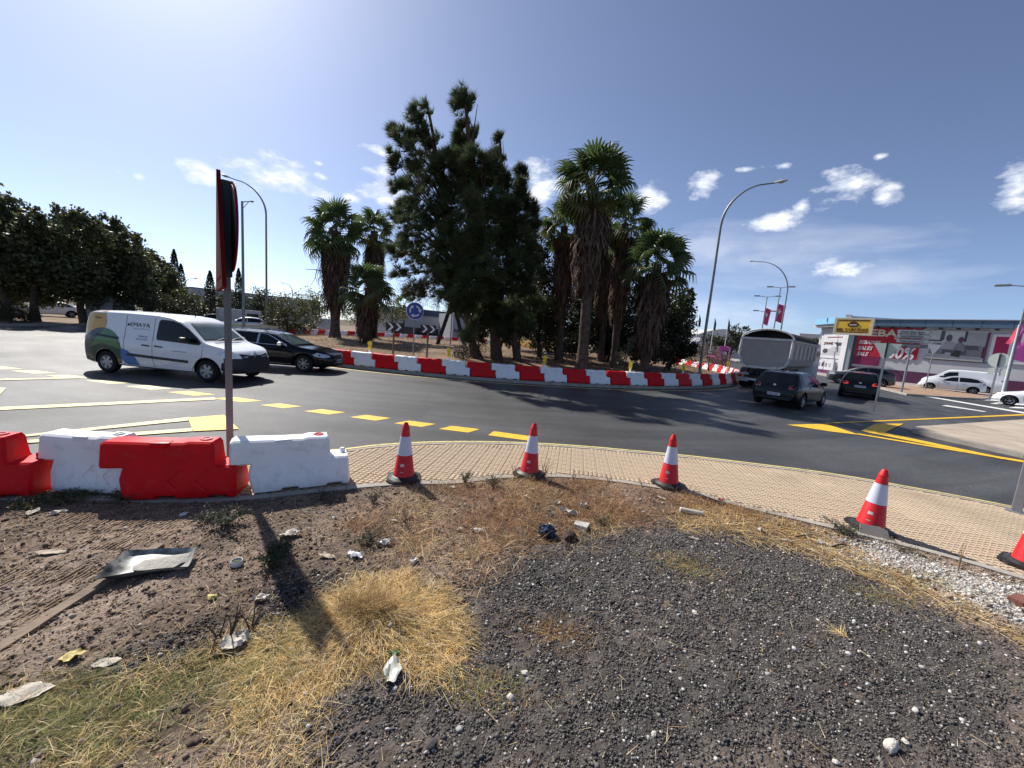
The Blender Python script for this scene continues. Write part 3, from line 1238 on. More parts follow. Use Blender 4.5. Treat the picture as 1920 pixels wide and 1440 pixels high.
    def writing(s, txt, view, a, b, h, m, parent, width=None, off=0.009, name='lettering', bold=0.0, shear=0.0):
        me = text_mesh(txt, 1.0, 0.0, m, shear, bold)
        co = np.array([v.co for v in me.vertices])
        w0, h0 = np.ptp(co[:, 0]), np.ptp(co[:, 1])
        sx = (width / w0) if width else h / h0
        cx, cy = co[:, 0].min() + w0 / 2, co[:, 1].min() + h0 / 2
        flip = -1 if view in ('L', 'F') else 1
        if view in ('F',):
            flip = 1
        for v in me.vertices:
            u, w = (v.co.x - cx) * sx, (v.co.y - cy) * h / h0
            if view == 'R':
                q = s.cast(a + u, b + w, view, off)
            elif view == 'L':
                q = s.cast(a - u, b + w, view, off)
            elif view == 'F':
                q = s.cast(a + u, b + w, view, off)
            else:
                q = s.cast(a - u, b + w, view, off)
            if q is not None:
                v.co = q
        return link(name, me, parent)


WHEELS = {}


def wheel(parent, loc, r, wd, side, spokes=6, style='alloy'):
    key = (round(r, 3), wd, spokes, style)
    if key not in WHEELS:
        mb = MB()
        h = wd / 2
        mb.lathe([(r * .60, -h * .9), (r * .70, -h * 1.02), (r * .86, -h), (r * .95, -h * .9), (r, -h * .6), (r, h * .6), (r * .95, h * .9), (r * .86, h), (r * .66, h), (r * .62, h * .6)], M_tyre, 30, axis='Y', caps=False)
        mb.lathe([(0.001, -h * .25), (r * .64, -h * .25)], M_liner, 24, axis='Y', caps=False)
        t = mb.mesh('wheel', 40)
        rb = MB()
        rm = M_alloy
        rb.lathe([(r * .62, -h * .5), (r * .645, -h * .93), (r * .60, -h * .92), (r * .56, -h * .6), (r * .54, -h * .3)], rm, 30, axis='Y', caps=False)
        rb.lathe([(0.001, -h * .85), (r * .12, -h * .82), (r * .17, -h * .6), (r * .17, -h * .3)], rm, 14, axis='Y', caps=False)
        for k in range(spokes):
            a = 2 * math.pi * k / spokes
            M = Matrix.Rotation(a, 4, 'Y')
            w0, w1 = (r * .10, r * .16) if style == 'cap' else (r * .055, r * .075)
            P = [(r * .13, -h * .80, -w0), (r * .60, -h * .72, -w1), (r * .60, -h * .72, w1), (r * .13, -h * .80, w0),
                 (r * .13, -h * .45, -w0), (r * .60, -h * .40, -w1), (r * .60, -h * .40, w1), (r * .13, -h * .45, w0)]
            rb.add([M @ Vector(p) for p in P], [(0, 1, 2, 3), (4, 7, 6, 5), (0, 4, 5, 1), (1, 5, 6, 2), (2, 6, 7, 3), (3, 7, 4, 0)], rm)
        WHEELS[key] = (t, rb.mesh('rim', 35))
    t, rm_ = WHEELS[key]
    w = link('wheel', t, parent, loc, (0, random.uniform(0, 1), 0 if side < 0 else math.pi))
    link('rim', rm_, w)
    return w


def four_wheels(root, sh, wd=0.2, spokes=6, style='alloy', inset=0.012):
    for ax in (0, sh.wb):
        for sd in (-1, 1):
            wheel(root, (ax, sd * (sh.half - wd / 2 - inset), sh.r), sh.r, wd, sd, spokes, style)


def mirror(root, x, y, z, paint, sd):
    mb = MB()
    mb.box((0, 0, 0), (0.16, 0.22, 0.15), paint, bev=0.045)
    mb.box((0.03, -sd * 0.11, -0.03), (0.06, 0.12, 0.04), M_blk)
    mb.box((-0.081, 0, 0), (0.006, 0.17, 0.11), M_glass)
    return mb.build('wing_mirror', root, smooth=40, loc=(x, y, z))


def seam(sh, root, pts, view, w=0.012):
    """Thin dark panel gap along a polyline."""
    a, b = offset_curve(pts, w / 2), offset_curve(pts, -w / 2)
    sh.panel(a + b[::-1], view, M_seam, 'panel_gap', root, off=0.003, grid=0.08, rim=False)


def plate(sh, root, view, y, z, txt, w=0.50, h=0.11):
    p = sh.panel([(y - w / 2, z - h / 2), (y + w / 2, z - h / 2), (y + w / 2, z + h / 2), (y - w / 2, z + h / 2)], view, M_plate, 'number_plate', root, off=0.015, grid=0.2)
    b = sh.panel([(y - w / 2, z - h / 2), (y - w / 2 + .045, z - h / 2), (y - w / 2 + .045, z + h / 2), (y - w / 2, z + h / 2)] if view == 'F' else
                 [(y + w / 2 - .045, z - h / 2), (y + w / 2, z - h / 2), (y + w / 2, z + h / 2), (y + w / 2 - .045, z + h / 2)], view, M_navy, 'country_band', p, off=0.017, grid=0.2, rim=False)
    sh.writing(txt, view, y, z, h * .66, M_ink, p, width=w * .78, off=0.018)
    return p


# ---------------------------------------------------------------- white electric panel van with a recycling livery
M_yband = mat('livery_yellow', (0.62, 0.33, 0.025), 0.35, coat=0.5, var=0.05)
M_gdark = mat('livery_charcoal', (0.030, 0.042, 0.045), 0.35, coat=0.5, var=0.2)
M_green = mat('livery_green', (0.06, 0.17, 0.045), 0.35, coat=0.5, var=0.1)
M_dgreen = mat('livery_dark_green', (0.015, 0.045, 0.022), 0.35, coat=0.5, var=0.1)
M_lblue = mat('livery_blue', (0.035, 0.16, 0.42), 0.35, coat=0.5, var=0.08)
Pr, Pf = at(197, 697), at(390, 716)
vdir = math.atan2(Pf[1] - Pr[1], Pf[0] - Pr[0])
WBV = 3.15
van_sh = Shell(
    top=[(-.80, .55), (-.785, 1.0), (-.74, 1.60), (-.66, 1.77), (-.4, 1.815), (.6, 1.84), (1.6, 1.835), (2.05, 1.79), (2.35, 1.68), (3.02, 1.13), (3.15, 1.08), (3.5, 1.01), (3.78, .92), (3.92, .78), (3.97, .50)],
    plan=[(-.80, .76), (-.74, .84), (-.5, .885), (0, .90), (1.6, .91), (2.9, .90), (3.4, .87), (3.72, .78), (3.9, .62), (3.97, .50)],
    belt=[(-.8, 1.08), (2.4, 1.06), (3.1, 1.0), (3.6, .93), (3.97, .6)], zb=[(-.8, .30), (-.5, .24), (3.3, .22), (3.97, .28)],
    wb=WBV, r=0.315, tum=0.14, paint=M_van, roofr=0.12)
right_n = Vector((math.sin(vdir), -math.cos(vdir)))
vloc = Vector(Pr) - right_n * (0.80) + Vector((0.16, 0))
van = empty('panel_van', (vloc.x, vloc.y, 0), vdir, 'white panel van with yellow, green and blue rear corner, driving past the near barriers', 'van')
S_ = van_sh
S_.body(van)
four_wheels(van, S_, 0.195, 6, 'cap')
for vw in 'RL':
    S_.panel([(1.62, 1.08), (2.92, 1.03), (2.97, 1.10), (2.86, 1.22), (2.55, 1.46), (2.28, 1.60), (2.05, 1.655), (1.70, 1.665), (1.64, 1.60), (1.60, 1.2)], vw, M_blk, 'window_frame', van, off=0.004)
    S_.panel([(1.66, 1.12), (2.86, 1.08), (2.88, 1.13), (2.52, 1.42), (2.26, 1.56), (2.05, 1.61), (1.73, 1.62), (1.68, 1.55)], vw, M_glass, 'window', van, off=0.010)
    seam(S_, van, [(1.52, 1.70), (1.50, 1.1), (1.50, .5), (1.56, .30)], vw)
    seam(S_, van, [(3.05, 1.02), (3.02, .72), (2.72, .36), (2.70, .28)], vw)
    seam(S_, van, [(.62, 1.72), (.60, 1.1), (.60, .5), (.60, .30)], vw)
    S_.panel([(.70, .56), (2.60, .50), (2.61, .575), (.70, .635)], vw, M_blk, 'side_strip', van, off=0.016)
    # curved livery patches on the rear corner
    S_.panel([(-.72, 1.74), (-.1, 1.80), (-.02, 1.5), (-.05, 1.2), (-.20, 1.10), (-.77, .95)], vw, M_yband, 'livery_patch', van, grid=.06, off=0.006, rim=False)
    circ = [(-.12 + .62 * math.cos(R(a)), .72 + .58 * math.sin(R(a))) for a in range(0, 181, 9)]
    S_.panel([(max(p[0], -.77), p[1]) for p in circ] + [(-.77, .34), (-.40, .30)] + [(.392 * math.cos(R(a)), .32 + .392 * math.sin(R(a))) for a in range(180, -1, -12)], vw, M_gdark, 'livery_patch', van, grid=.06, off=0.010, rim=False)
    S_.panel([(-.05, 1.295)] + [(-.12 + .62 * math.cos(R(a)), .72 + .58 * math.sin(R(a))) for a in range(80, -1, -8)] + [(.2, .80), (-.1, .86), (-.5, .72), (-.3, .98)], vw, M_green, 'livery_patch', van, grid=.06, off=0.014, rim=False)
    S_.panel([(-.45, .71), (-.1, .80), (.2, .79), (.5, .72), (.5, .34), (.41, .30)] + [(.394 * math.cos(R(a)), .32 + .394 * math.sin(R(a))) for a in range(0, 170, 12)], vw, M_dgreen, 'livery_patch', van, grid=.06, off=0.017, rim=False)
    S_.panel([(.5, .76), (.72, .70), (.95, .52), (1.07, .30), (.70, .30), (.62, .36), (.5, .44)], vw, M_lblue, 'livery_patch', van, grid=.06, off=0.014, rim=False)
    S_.panel([(-.30, 1.06), (.42, 1.0), (.42, 1.055), (-.30, 1.115)], vw, M_blk, 'sliding_rail', van, grid=.06, off=0.026)
    for hx in (1.30, 1.70):
        S_.panel([(hx - .12, .885), (hx + .12, .87), (hx + .12, .905), (hx - .12, .92)], vw, M_blk, 'door_handle', van, off=0.02)
    fl = 1 if vw == 'R' else -1
    S_.writing('EMAYA', vw, 1.06, 1.46, .115, M_navy, van, width=.62)
    S_.panel([(.64 + .0, 1.43), (.70, 1.41), (.73, 1.45), (.69, 1.50)], vw, M_navy, 'emblem', van, off=0.006, rim=False)
    S_.writing('Empresa Municipal', vw, 1.12, 1.345, .038, M_navy, van, width=.52)
    S_.writing('VEHICLE', vw, 1.18, 1.14, .05, M_navy, van, width=.30)
    S_.writing('ELÈCTRIC', vw, 1.16, 1.06, .05, M_navy, van, width=.36)
    S_.writing('www.emaya.es', vw, 2.35, .80, .04, M_navy, van, width=.44)
    S_.writing('Valor', vw, -.30, 1.58, .07, M_ink, van, width=.24, off=.014)
    S_.panel([(3.54, .24), (3.545, .40), (3.56, .56), (3.74, .70), (3.90, .71), (3.955, .6), (3.955, .29), (3.75, .25)], vw, M_blk, 'bumper_corner', van, off=0.008)
    S_.panel([(3.44, .82), (3.52, .90), (3.70, .86), (3.80, .80), (3.82, .72), (3.66, .73)], vw, M_lamp, 'headlight', van, off=0.012)
    mirror(van, 2.62, (-1.03 if vw == 'R' else 1.03), 1.16, M_blk, -1 if vw == 'R' else 1)
S_.panel([(-.72, 1.16), (.72, 1.16), (.66, 1.40), (.58, 1.66), (-.58, 1.66), (-.66, 1.40)], 'F', M_blk, 'screen_surround', van, off=0.004)
S_.panel([(-.67, 1.19), (.67, 1.19), (.62, 1.40), (.55, 1.62), (-.55, 1.62), (-.62, 1.40)], 'F', M_screen, 'windscreen', van, off=0.010)
S_.panel([(-.52, .84), (-.2, .79), (.2, .79), (.52, .84), (.50, .72), (.2, .66), (-.2, .66), (-.50, .72)], 'F', M_blk, 'grille', van, off=0.012)
S_.panel([(-.80, .71), (.80, .71), (.78, .285), (-.78, .285)], 'F', M_blk, 'bumper', van, off=0.02)
em = MB()
em.lathe([(0.085, 0), (0.085, .02), (0.05, .03), (0.05, 0)], M_chrome, 4, Matrix.Diagonal((1, 1, 1, 1)), axis='X')
q = S_.cast(0, .80, 'F', .02)
e_ = em.build('emblem', van, loc=q)
e_.scale = (1, .8, 1.25)
plate(S_, van, 'F', 0, .50, '0741 LFG')
mb = MB()
mb.tube([(0, 0, 0), (-.06, 0, .12), (-.16, 0, .28)], [.012, .007, .004], M_blk, 6)
mb.build('aerial', van, loc=(2.0, 0, 1.79))
mb = MB()
for a, b in (((2.2, -.45), (2.0, -.1)),):
    pass
mb.tube([(3.04, -.45, 1.155), (2.98, -.1, 1.215), (2.93, .25, 1.255)], .012, M_blk, 5)
mb.tube([(3.05, .10, 1.155), (2.99, .35, 1.21), (2.95, .6, 1.24)], .012, M_blk, 5)
mb.build('wiper', van)


# ---------------------------------------------------------------- dark estate car beside the van
aud_sh = Shell(
    top=[(-1.0, .55), (-.985, .95), (-.90, 1.02), (-.55, 1.33), (-.2, 1.415), (.5, 1.44), (1.1, 1.43), (1.5, 1.36), (2.28, .98), (2.45, .94), (3.0, .87), (3.35, .80), (3.55, .70), (3.62, .45)],
    plan=[(-1.0, .64), (-.93, .78), (-.6, .86), (0, .885), (1.5, .89), (2.5, .88), (3.0, .85), (3.35, .76), (3.55, .58), (3.62, .46)],
    belt=[(-1, .95), (0, .92), (2.2, .86), (3.0, .80), (3.62, .55)], zb=[(-1, .32), (-.6, .22), (3.0, .20), (3.62, .25)],
    wb=2.65, r=0.325, tum=0.42, paint=M_blackpaint)
Pf = Vector(at(570, 698))
adir = R(3)
ah = Vector((math.cos(adir), math.sin(adir)))
arn = Vector((math.sin(adir), -math.cos(adir)))
aloc = Pf - ah * 2.65 - arn * .80
aud = empty('estate_car', (aloc.x, aloc.y, 0), adir, 'black estate car with silver roof rails, half hidden behind the white van', 'car')
S_ = aud_sh
S_.body(aud)
four_wheels(aud, S_, 0.21, 7)
for vw in 'RL':
    sd = -1 if vw == 'R' else 1
    S_.panel([(-.52, 1.02), (-.05, .985), (1.1, .95), (2.05, .93), (1.98, 1.0), (1.52, 1.22), (1.3, 1.31), (.9, 1.36), (.3, 1.37), (-.2, 1.34), (-.42, 1.22)], vw, M_chrome, 'window_trim', aud, off=0.003)
    S_.panel([(-.47, 1.04), (-.02, 1.01), (.02, 1.32), (-.2, 1.31), (-.38, 1.21)], vw, M_glass, 'window', aud, off=0.009)
    S_.panel([(.03, 1.01), (.92, .98), (.92, 1.335), (.3, 1.345), (.07, 1.33)], vw, M_glass, 'window', aud, off=0.009)
    S_.panel([(1.0, .975), (1.96, .955), (1.48, 1.20), (1.28, 1.285), (1.0, 1.33)], vw, M_glass, 'window', aud, off=0.009)
    seam(S_, aud, [(.95, .94), (.95, .45), (1.0, .28)], vw)
    seam(S_, aud, [(2.05, .90), (2.08, .6), (2.05, .3)], vw)
    S_.panel([(-.1, .30), (2.2, .27), (2.2, .30), (-.1, .335)], vw, M_chrome, 'sill_trim', aud, off=0.01)
    S_.panel([(2.98, .70), (3.10, .76), (3.40, .70), (3.52, .63), (3.40, .58), (3.05, .62)], vw, M_lamp, 'headlight', aud, off=0.008)
    for hx in (.70, 1.72):
        S_.panel([(hx - .1, .80), (hx + .1, .79), (hx + .1, .825), (hx - .1, .835)], vw, M_blackpaint, 'door_handle', aud, off=0.02)
    mirror(aud, 1.88, sd * .98, 1.0, M_chrome, sd)
    mb = MB()
    mb.tube([(-.45, sd * .60, 1.36), (-.35, sd * .60, 1.43), (.5, sd * .60, 1.475), (1.1, sd * .59, 1.455), (1.22, sd * .585, 1.40)], .018, M_chrome, 6)
    mb.build('roof_rail', aud)
S_.panel([(-.60, 1.0), (.60, 1.0), (.56, 1.2), (.48, 1.36), (-.48, 1.36), (-.56, 1.2)], 'F', M_screen, 'windscreen', aud, off=0.006)
S_.panel([(-.30, .68), (.30, .68), (.24, .30), (-.24, .30)], 'F', M_blk, 'grille', aud, off=0.012)
S_.panel([(-.52, .30), (-.30, .30), (-.30, .42), (-.48, .42)], 'F', M_blk, 'air_intake', aud, off=0.01)
S_.panel([(.52, .30), (.30, .30), (.30, .42), (.48, .42)], 'F', M_blk, 'air_intake', aud, off=0.01)
plate(S_, aud, 'F', 0, .44, '2615 DSH')
S_.panel([(-.55, .95), (.55, .95), (.5, 1.25), (-.5, 1.25)], 'B', M_glass, 'rear_window', aud, off=0.006)


# ---------------------------------------------------------------- hatchbacks seen from behind
def hatch(name, loc, hd, paint, label, tall=0.0, txt='7758 DDX', rim=5, tail='round', brake=None, L=3.95):
    e = L - 3.95
    sh = Shell(
        top=[(-.70, .55), (-.685, .86), (-.60, .98), (-.50, 1.06 + tall), (-.26, 1.36 + tall), (.0, 1.42 + tall), (.55, 1.45 + tall), (1.0, 1.43 + tall), (1.35, 1.35 + tall), (2.1 + e, .98 + tall * .5), (2.3 + e, .93), (2.8 + e, .84), (3.08 + e, .73), (3.22 + e, .60), (3.25 + e, .42)],
        plan=[(-.70, .70), (-.62, .79), (-.35, .845), (0, .86), (1.5, .86), (2.4 + e, .85), (2.8 + e, .80), (3.08 + e, .68), (3.25 + e, .45)],
        belt=[(-.7, .93), (0, .93), (2.0 + e, .87), (3.25 + e, .5)], zb=[(-.7, .32), (-.4, .22), (2.8 + e, .20), (3.25 + e, .26)],
        wb=2.46 + e, r=0.305, tum=0.40, paint=paint)
    o = empty(name, (loc[0], loc[1], 0), hd, label, 'car')
    sh.body(o)
    four_wheels(o, sh, 0.195, rim)
    t = tall
    for vw in 'RL':
        sd = -1 if vw == 'R' else 1
        sh.panel([(-.28, 1.03), (.02, 1.0), (.82, .98), (.82, 1.33 + t), (.3, 1.34 + t), (.02, 1.30 + t)], vw, M_glass, 'window', o, off=0.007)
        sh.panel([(.90, .975), (1.80 + e * .6, .955), (1.42, 1.19 + t * .7), (1.22, 1.29 + t), (.9, 1.33 + t)], vw, M_glass, 'window', o, off=0.007)
        seam(sh, o, [(.86, .95), (.86, .45), (.92, .28)], vw)
        seam(sh, o, [(1.92 + e, .90), (1.95 + e, .6), (1.9 + e, .3)], vw)
        for hx in (.60, 1.5):
            sh.panel([(hx - .1, .83), (hx + .1, .82), (hx + .1, .855), (hx - .1, .865)], vw, paint, 'door_handle', o, off=0.022)
        mirror(o, 1.72 + e * .6, sd * .95, .99, paint, sd)
        # tail lights wrap onto the side
        if tail == 'round':
            sh.panel([(-.66, .80), (-.50, .84), (-.44, .92), (-.55, .97), (-.66, .90)], vw, M_red, 'tail_light', o, off=0.008)
        sh.panel([(2.72 + e, .66), (2.80 + e, .74), (3.0 + e, .70), (3.14 + e, .60), (3.0 + e, .57)], vw, M_lamp, 'headlight', o, off=0.008)
    for sd in (-1, 1):
        a = [(sd * .50, .76), (sd * .70, .77), (sd * .73, .90), (sd * .58, .93), (sd * .48, .86)]
        sh.panel(a if sd > 0 else a[::-1], 'B', brake or M_red, 'tail_light', o, off=0.010)
    sh.panel([(-.56, 1.02 + t * .4), (.56, 1.02 + t * .4), (.53, 1.18 + t), (.47, 1.31 + t), (-.47, 1.31 + t), (-.53, 1.18 + t)], 'B', M_glass, 'rear_window', o, off=0.006)
    sh.panel([(-.40, 1.36 + t), (.40, 1.36 + t), (.38, 1.385 + t), (-.38, 1.385 + t)], 'B', M_red, 'brake_light', o, off=0.006)
    seam(sh, o, [(-.70, .60), (.70, .60)], 'B', .014)
    sh.panel([(-.62, .32), (.62, .32), (.60, .42), (-.60, .42)], 'B', M_blk, 'bumper_skirt', o, off=0.01)
    q = sh.cast(0, .87, 'B', .006)
    mb = MB()
    mb.lathe([(0.055, 0), (0.055, -.012), (0.03, -.02)], M_chrome, 14, axis='X')
    mb.build('emblem', o, loc=q)
    sh.panel([(-.58, 1.0), (.58, 1.0), (.54, 1.2), (.48, 1.34), (-.48, 1.34), (-.54, 1.2)], 'F', M_screen, 'windscreen', o, off=0.006)
    sh.panel([(-.32, .56), (.32, .56), (.3, .42), (-.3, .42)], 'F', M_blk, 'grille', o, off=0.01)
    plate(sh, o, 'B', 0, .68 if tail == 'round' else .52, txt)
    mb = MB()
    mb.tube([(0, 0, 0), (-.12, 0, .12)], [.012, .006], M_blk, 5)
    mb.build('aerial', o, loc=(.0, 0, 1.42 + t))
    return o


Pl, Prr = Vector(at(1424, 754)), Vector(at(1503, 768))
hd = R(37)
hv = Vector((math.cos(hd), math.sin(hd)))
mid = Vector((10.98, 15.75))
hatch('hatchback', mid, hd, M_bluepaint, 'dark blue hatchback following the tipper truck round the island, nearest car on the dark road', 0.0, '7758 DDX', L=4.0, tail='low')
mid = Vector(at(1607, 746))
M_brake = bpy.data.materials.new('lit_brake_light')
M_brake.use_nodes = True
bb = M_brake.node_tree.nodes['Principled BSDF']
bb.inputs['Base Color'].default_value = (0.6, 0.03, 0.03, 1)
bb.inputs['Emission Color'].default_value = (1, 0.08, 0.08, 1)
bb.inputs['Emission Strength'].default_value = 0.35
nn_ = M_brake.node_tree.nodes.new('ShaderNodeTexNoise')
nn_.inputs['Scale'].default_value = 30
M_brake.node_tree.links.new(nn_.outputs[0], bb.inputs['Roughness'])
hatch('hatchback', mid, R(49), M_blackpaint, 'black hatchback with red tail lights queueing beside the dark grey off-roader', 0.04, '4307 JKM', tail='round', brake=M_brake, L=4.2)

# ---------------------------------------------------------------- cars side-on in front of the shop
def side_car(name, loc, hd, paint, label, kind='hatch', cat='car', txt=None):
    if kind == 'hatch':
        top = [(-.70, .55), (-.68, .90), (-.58, 1.10), (-.30, 1.35), (.0, 1.42), (.6, 1.46), (1.1, 1.43), (1.45, 1.33), (2.15, .98), (2.4, .92), (2.85, .82), (3.15, .68), (3.26, .42)]
        plan = [(-.70, .68), (-.6, .79), (-.3, .85), (0, .86), (2.4, .85), (2.8, .80), (3.1, .66), (3.26, .46)]
        belt = [(-.7, 1.0), (0, .96), (2.0, .87), (3.26, .5)]
        wb, r, tum, zt = 2.5, .31, .4, 0
    elif kind == 'suv':
        top = [(-.85, .6), (-.83, 1.02), (-.72, 1.16), (-.40, 1.52), (-.1, 1.60), (.6, 1.64), (1.1, 1.61), (1.5, 1.50), (2.2, 1.13), (2.4, 1.08), (3.0, 1.02), (3.3, .92), (3.42, .8), (3.46, .5)]
        plan = [(-.85, .70), (-.75, .82), (-.4, .90), (0, .92), (2.5, .91), (3.0, .86), (3.3, .74), (3.46, .55)]
        belt = [(-.85, 1.10), (0, 1.06), (2.2, 1.0), (3.46, .7)]
        wb, r, tum, zt = 2.62, .36, .38, .17
    elif kind == 'saloon':
        top = [(-.95, .55), (-.93, .92), (-.60, 1.0), (-.35, 1.02), (.15, 1.34), (.5, 1.42), (1.0, 1.43), (1.4, 1.35), (2.15, .98), (2.4, .92), (3.0, .84), (3.3, .72), (3.45, .45)]
        plan = [(-.95, .66), (-.85, .78), (-.5, .86), (0, .88), (2.5, .87), (3.0, .82), (3.3, .68), (3.45, .48)]
        belt = [(-.95, .92), (0, .93), (2.1, .87), (3.45, .5)]
        wb, r, tum, zt = 2.6, .31, .42, 0
    else:
        top = [(-1.0, .6), (-.98, 1.2), (-.93, 1.88), (-.8, 1.95), (1.5, 1.97), (2.2, 1.94), (2.5, 1.84), (3.2, 1.25), (3.4, 1.16), (3.85, 1.02), (4.05, .8), (4.1, .5)]
        plan = [(-1.0, .85), (-.9, .92), (0, .95), (3.0, .94), (3.6, .88), (3.95, .72), (4.1, .56)]
        belt = [(-1, 1.15), (2.4, 1.12), (3.2, 1.06), (4.1, .7)]
        wb, r, tum, zt = 3.2, .33, .14, .35
    sh = Shell(top, plan, belt, [(top[0][0], .34), (top[0][0] + .35, .24), (top[-1][0] - .4, .22), (top[-1][0], .28)], wb, r, tum, paint=paint)
    o = empty(name, (loc[0], loc[1], loc[2] if len(loc) > 2 else 0), hd, label, cat)
    sh.body(o)
    four_wheels(o, sh, .2, 5)
    xe = top[-1][0]
    for vw in 'RL':
        sd = -1 if vw == 'R' else 1
        if kind in ('hatch', 'suv'):
            b = .97 + zt * .75
            sh.panel([(-.42, b + .08), (-.1, b + .02), (.85, b), (.85, 1.34 + zt), (.2, 1.33 + zt), (-.15, 1.26 + zt)], vw, M_glass, 'window', o, off=.007)
            sh.panel([(.93, b - .01), (1.9, b - .03), (1.5, 1.18 + zt * .9), (1.28, 1.29 + zt), (.93, 1.34 + zt)], vw, M_glass, 'window', o, off=.007)
        elif kind == 'saloon':
            sh.panel([(-.1, 1.0), (.85, .97), (.85, 1.31), (.45, 1.31), (.1, 1.18)], vw, M_glass, 'window', o, off=.007)
            sh.panel([(.93, .97), (1.9, .94), (1.45, 1.2), (1.25, 1.29), (.93, 1.32)], vw, M_glass, 'window', o, off=.007)
        else:
            sh.panel([(1.75, 1.18), (2.95, 1.14), (2.6, 1.5), (2.35, 1.68), (1.80, 1.74)], vw, M_glass, 'window', o, off=.007)
        seam(sh, o, [(.9, .92 + zt), (.9, .45), (.95, .30)], vw)
        seam(sh, o, [(wb - .52, .88 + zt * .6), (wb - .50, .6), (wb - .55, .32)], vw)
        sh.panel([(xe - .55, .70 + zt * .8), (xe - .42, .76 + zt), (xe - .16, .68 + zt), (xe - .1, .60 + zt), (xe - .4, .60 + zt)], vw, M_lamp, 'headlight', o, off=.008)
        sh.panel([(top[0][0] + .04, .84 + zt), (top[0][0] + .22, .86 + zt), (top[0][0] + .25, .95 + zt), (top[0][0] + .06, .93 + zt)], vw, M_red, 'tail_light', o, off=.008)
        for hx in (.62, 1.55):
            sh.panel([(hx - .1, .84 + zt), (hx + .1, .83 + zt), (hx + .1, .865 + zt), (hx - .1, .875 + zt)], vw, M_blk if kind == 'suv' else paint, 'door_handle', o, off=.02)
        if kind == 'suv':
            sh.panel([(.0, .42), (2.3, .42), (2.3, .30), (.0, .30)], vw, M_blk, 'sill_cladding', o, off=.012)
        mirror(o, (1.78 if kind != 'van' else 2.7), sd * (sh.half + .09), 1.0 + zt, paint, sd)
    hh = {'hatch': (1.0, 1.34), 'suv': (1.17, 1.52), 'saloon': (1.0, 1.34), 'van': (1.30, 1.80)}[kind]
    sh.panel([(-.58, hh[0]), (.58, hh[0]), (.48, hh[1]), (-.48, hh[1])], 'F', M_screen, 'windscreen', o, off=.006)
    sh.panel([(-.35, .62 + zt), (.35, .62 + zt), (.32, .42), (-.32, .42)], 'F', M_blk, 'grille', o, off=.01)
    if kind != 'van':
        sh.panel([(-.52, hh[0] + .04), (.52, hh[0] + .04), (.45, hh[1] - .05), (-.45, hh[1] - .05)], 'B', M_glass, 'rear_window', o, off=.006)
    sh.panel([(-.25, .46), (.25, .46), (.25, .56), (-.25, .56)], 'F', M_plate, 'number_plate', o, off=.018)
    sh.panel([(-.25, .62), (.25, .62), (.25, .72), (-.25, .72)], 'B', M_plate, 'number_plate', o, off=.014)
    return o


def place_side(pxc, pyc, dist, turn, half, z=None):
    """Ground place for a car whose middle is seen at a pixel; heading = leftwards across the view plus a turn."""
    p = pt(pxc, pyc, dist)
    a = math.atan2(p[1], p[0])
    hd_ = a + math.pi / 2 + R(turn)
    return (p[0] - math.cos(hd_) * half, p[1] - math.sin(hd_) * half), hd_


l_, h_ = place_side(1610, 712, 44.0, 6, 1.3)
side_car('off_road_car', l_, h_, M_greypaint, 'dark grey off-road car turning in front of the shop, behind the black hatchback', 'suv')
l_, h_ = place_side(1780, 734, 51, 2, 1.25)
side_car('hatchback', l_, h_, M_silver, 'pale silver hatchback parked in front of the white van', 'hatch')
l_, h_ = place_side(1800, 726, 55.5, 0, 1.5)
side_car('parked_van', l_, h_, M_van, 'long white van parked behind the silver hatchback by the shop wall', 'van', 'van')
l_, h_ = place_side(1956, 752, 41.0, 0, 1.25)
side_car('hatchback', l_, h_, M_van, 'white car with only its nose showing at the far end of the shop wall', 'hatch')


# ---------------------------------------------------------------- tipper truck
M_tip = mat('grey_tipper_steel', (0.44, 0.40, 0.37), 0.55, metal=0.1, var=0.12, scale=1.2, dirt=(1.4, 0.5, (0.34, 0.29, 0.24), 0.5))
M_tiplight = mat('worn_tipper_frame', (0.72, 0.69, 0.65), 0.45, metal=0.25, var=0.12, dirt=(2, 0.5, (0.3, 0.25, 0.2), 0.5))
M_tarp = mat('truck_tarpaulin', (0.045, 0.035, 0.032), 0.85, spec=0.2, var=0.25, scale=2, bump=0.3)
M_chas = mat('truck_chassis', (0.030, 0.026, 0.024), 0.75, var=0.3, dirt=(3, 0.5, (0.15, 0.11, 0.08), 0.5))
pc = pt(1425, 716, 25.8)
tha = R(90 - 46)
trk = empty('tipper_truck', (pc[0], pc[1], 0), tha, 'grey tipper truck with rounded tarpaulin top, seen from behind on the roundabout', 'truck')
HW = 1.25
z0, z1 = 1.28, 2.86
sec = [(-HW, z1), (-HW, 1.85), (-HW + .18, 1.45), (-.75, z0), (.75, z0), (HW - .18, 1.45), (HW, 1.85), (HW, z1)]
mb = MB()
n = len(sec)
LB = 7.2
P = [(0, y, z) for y, z in sec] + [(LB, y, z) for y, z in sec] + [(LB, y * .94, z if z > 2 else z + .05) for y, z in sec] + [(0.0, y * .94, z if z > 2 else z + .05) for y, z in sec]
F = []
for i in range(n - 1):
    F.append((i, n + i, n + i + 1, i + 1))
    F.append((2 * n + i, 3 * n + i, 3 * n + i + 1, 2 * n + i + 1))
F.append(tuple(range(n, 2 * n)))
F += [(0, n, 2 * n, 3 * n), (n - 1, 2 * n - 1, 3 * n - 1, 4 * n - 1)]
mb.add(P, F, M_tip)
for sd in (-1, 1):
    for k in range(6):
        x = .6 + k * 1.15
        mb.box((x, sd * (HW + .03), 2.25), (.09, .06, .86), M_tip)
    mb.box((LB / 2, sd * (HW + .04), z1 - .05), (LB, .10, .10), M_tip)
mb.build('tipper_body', trk)
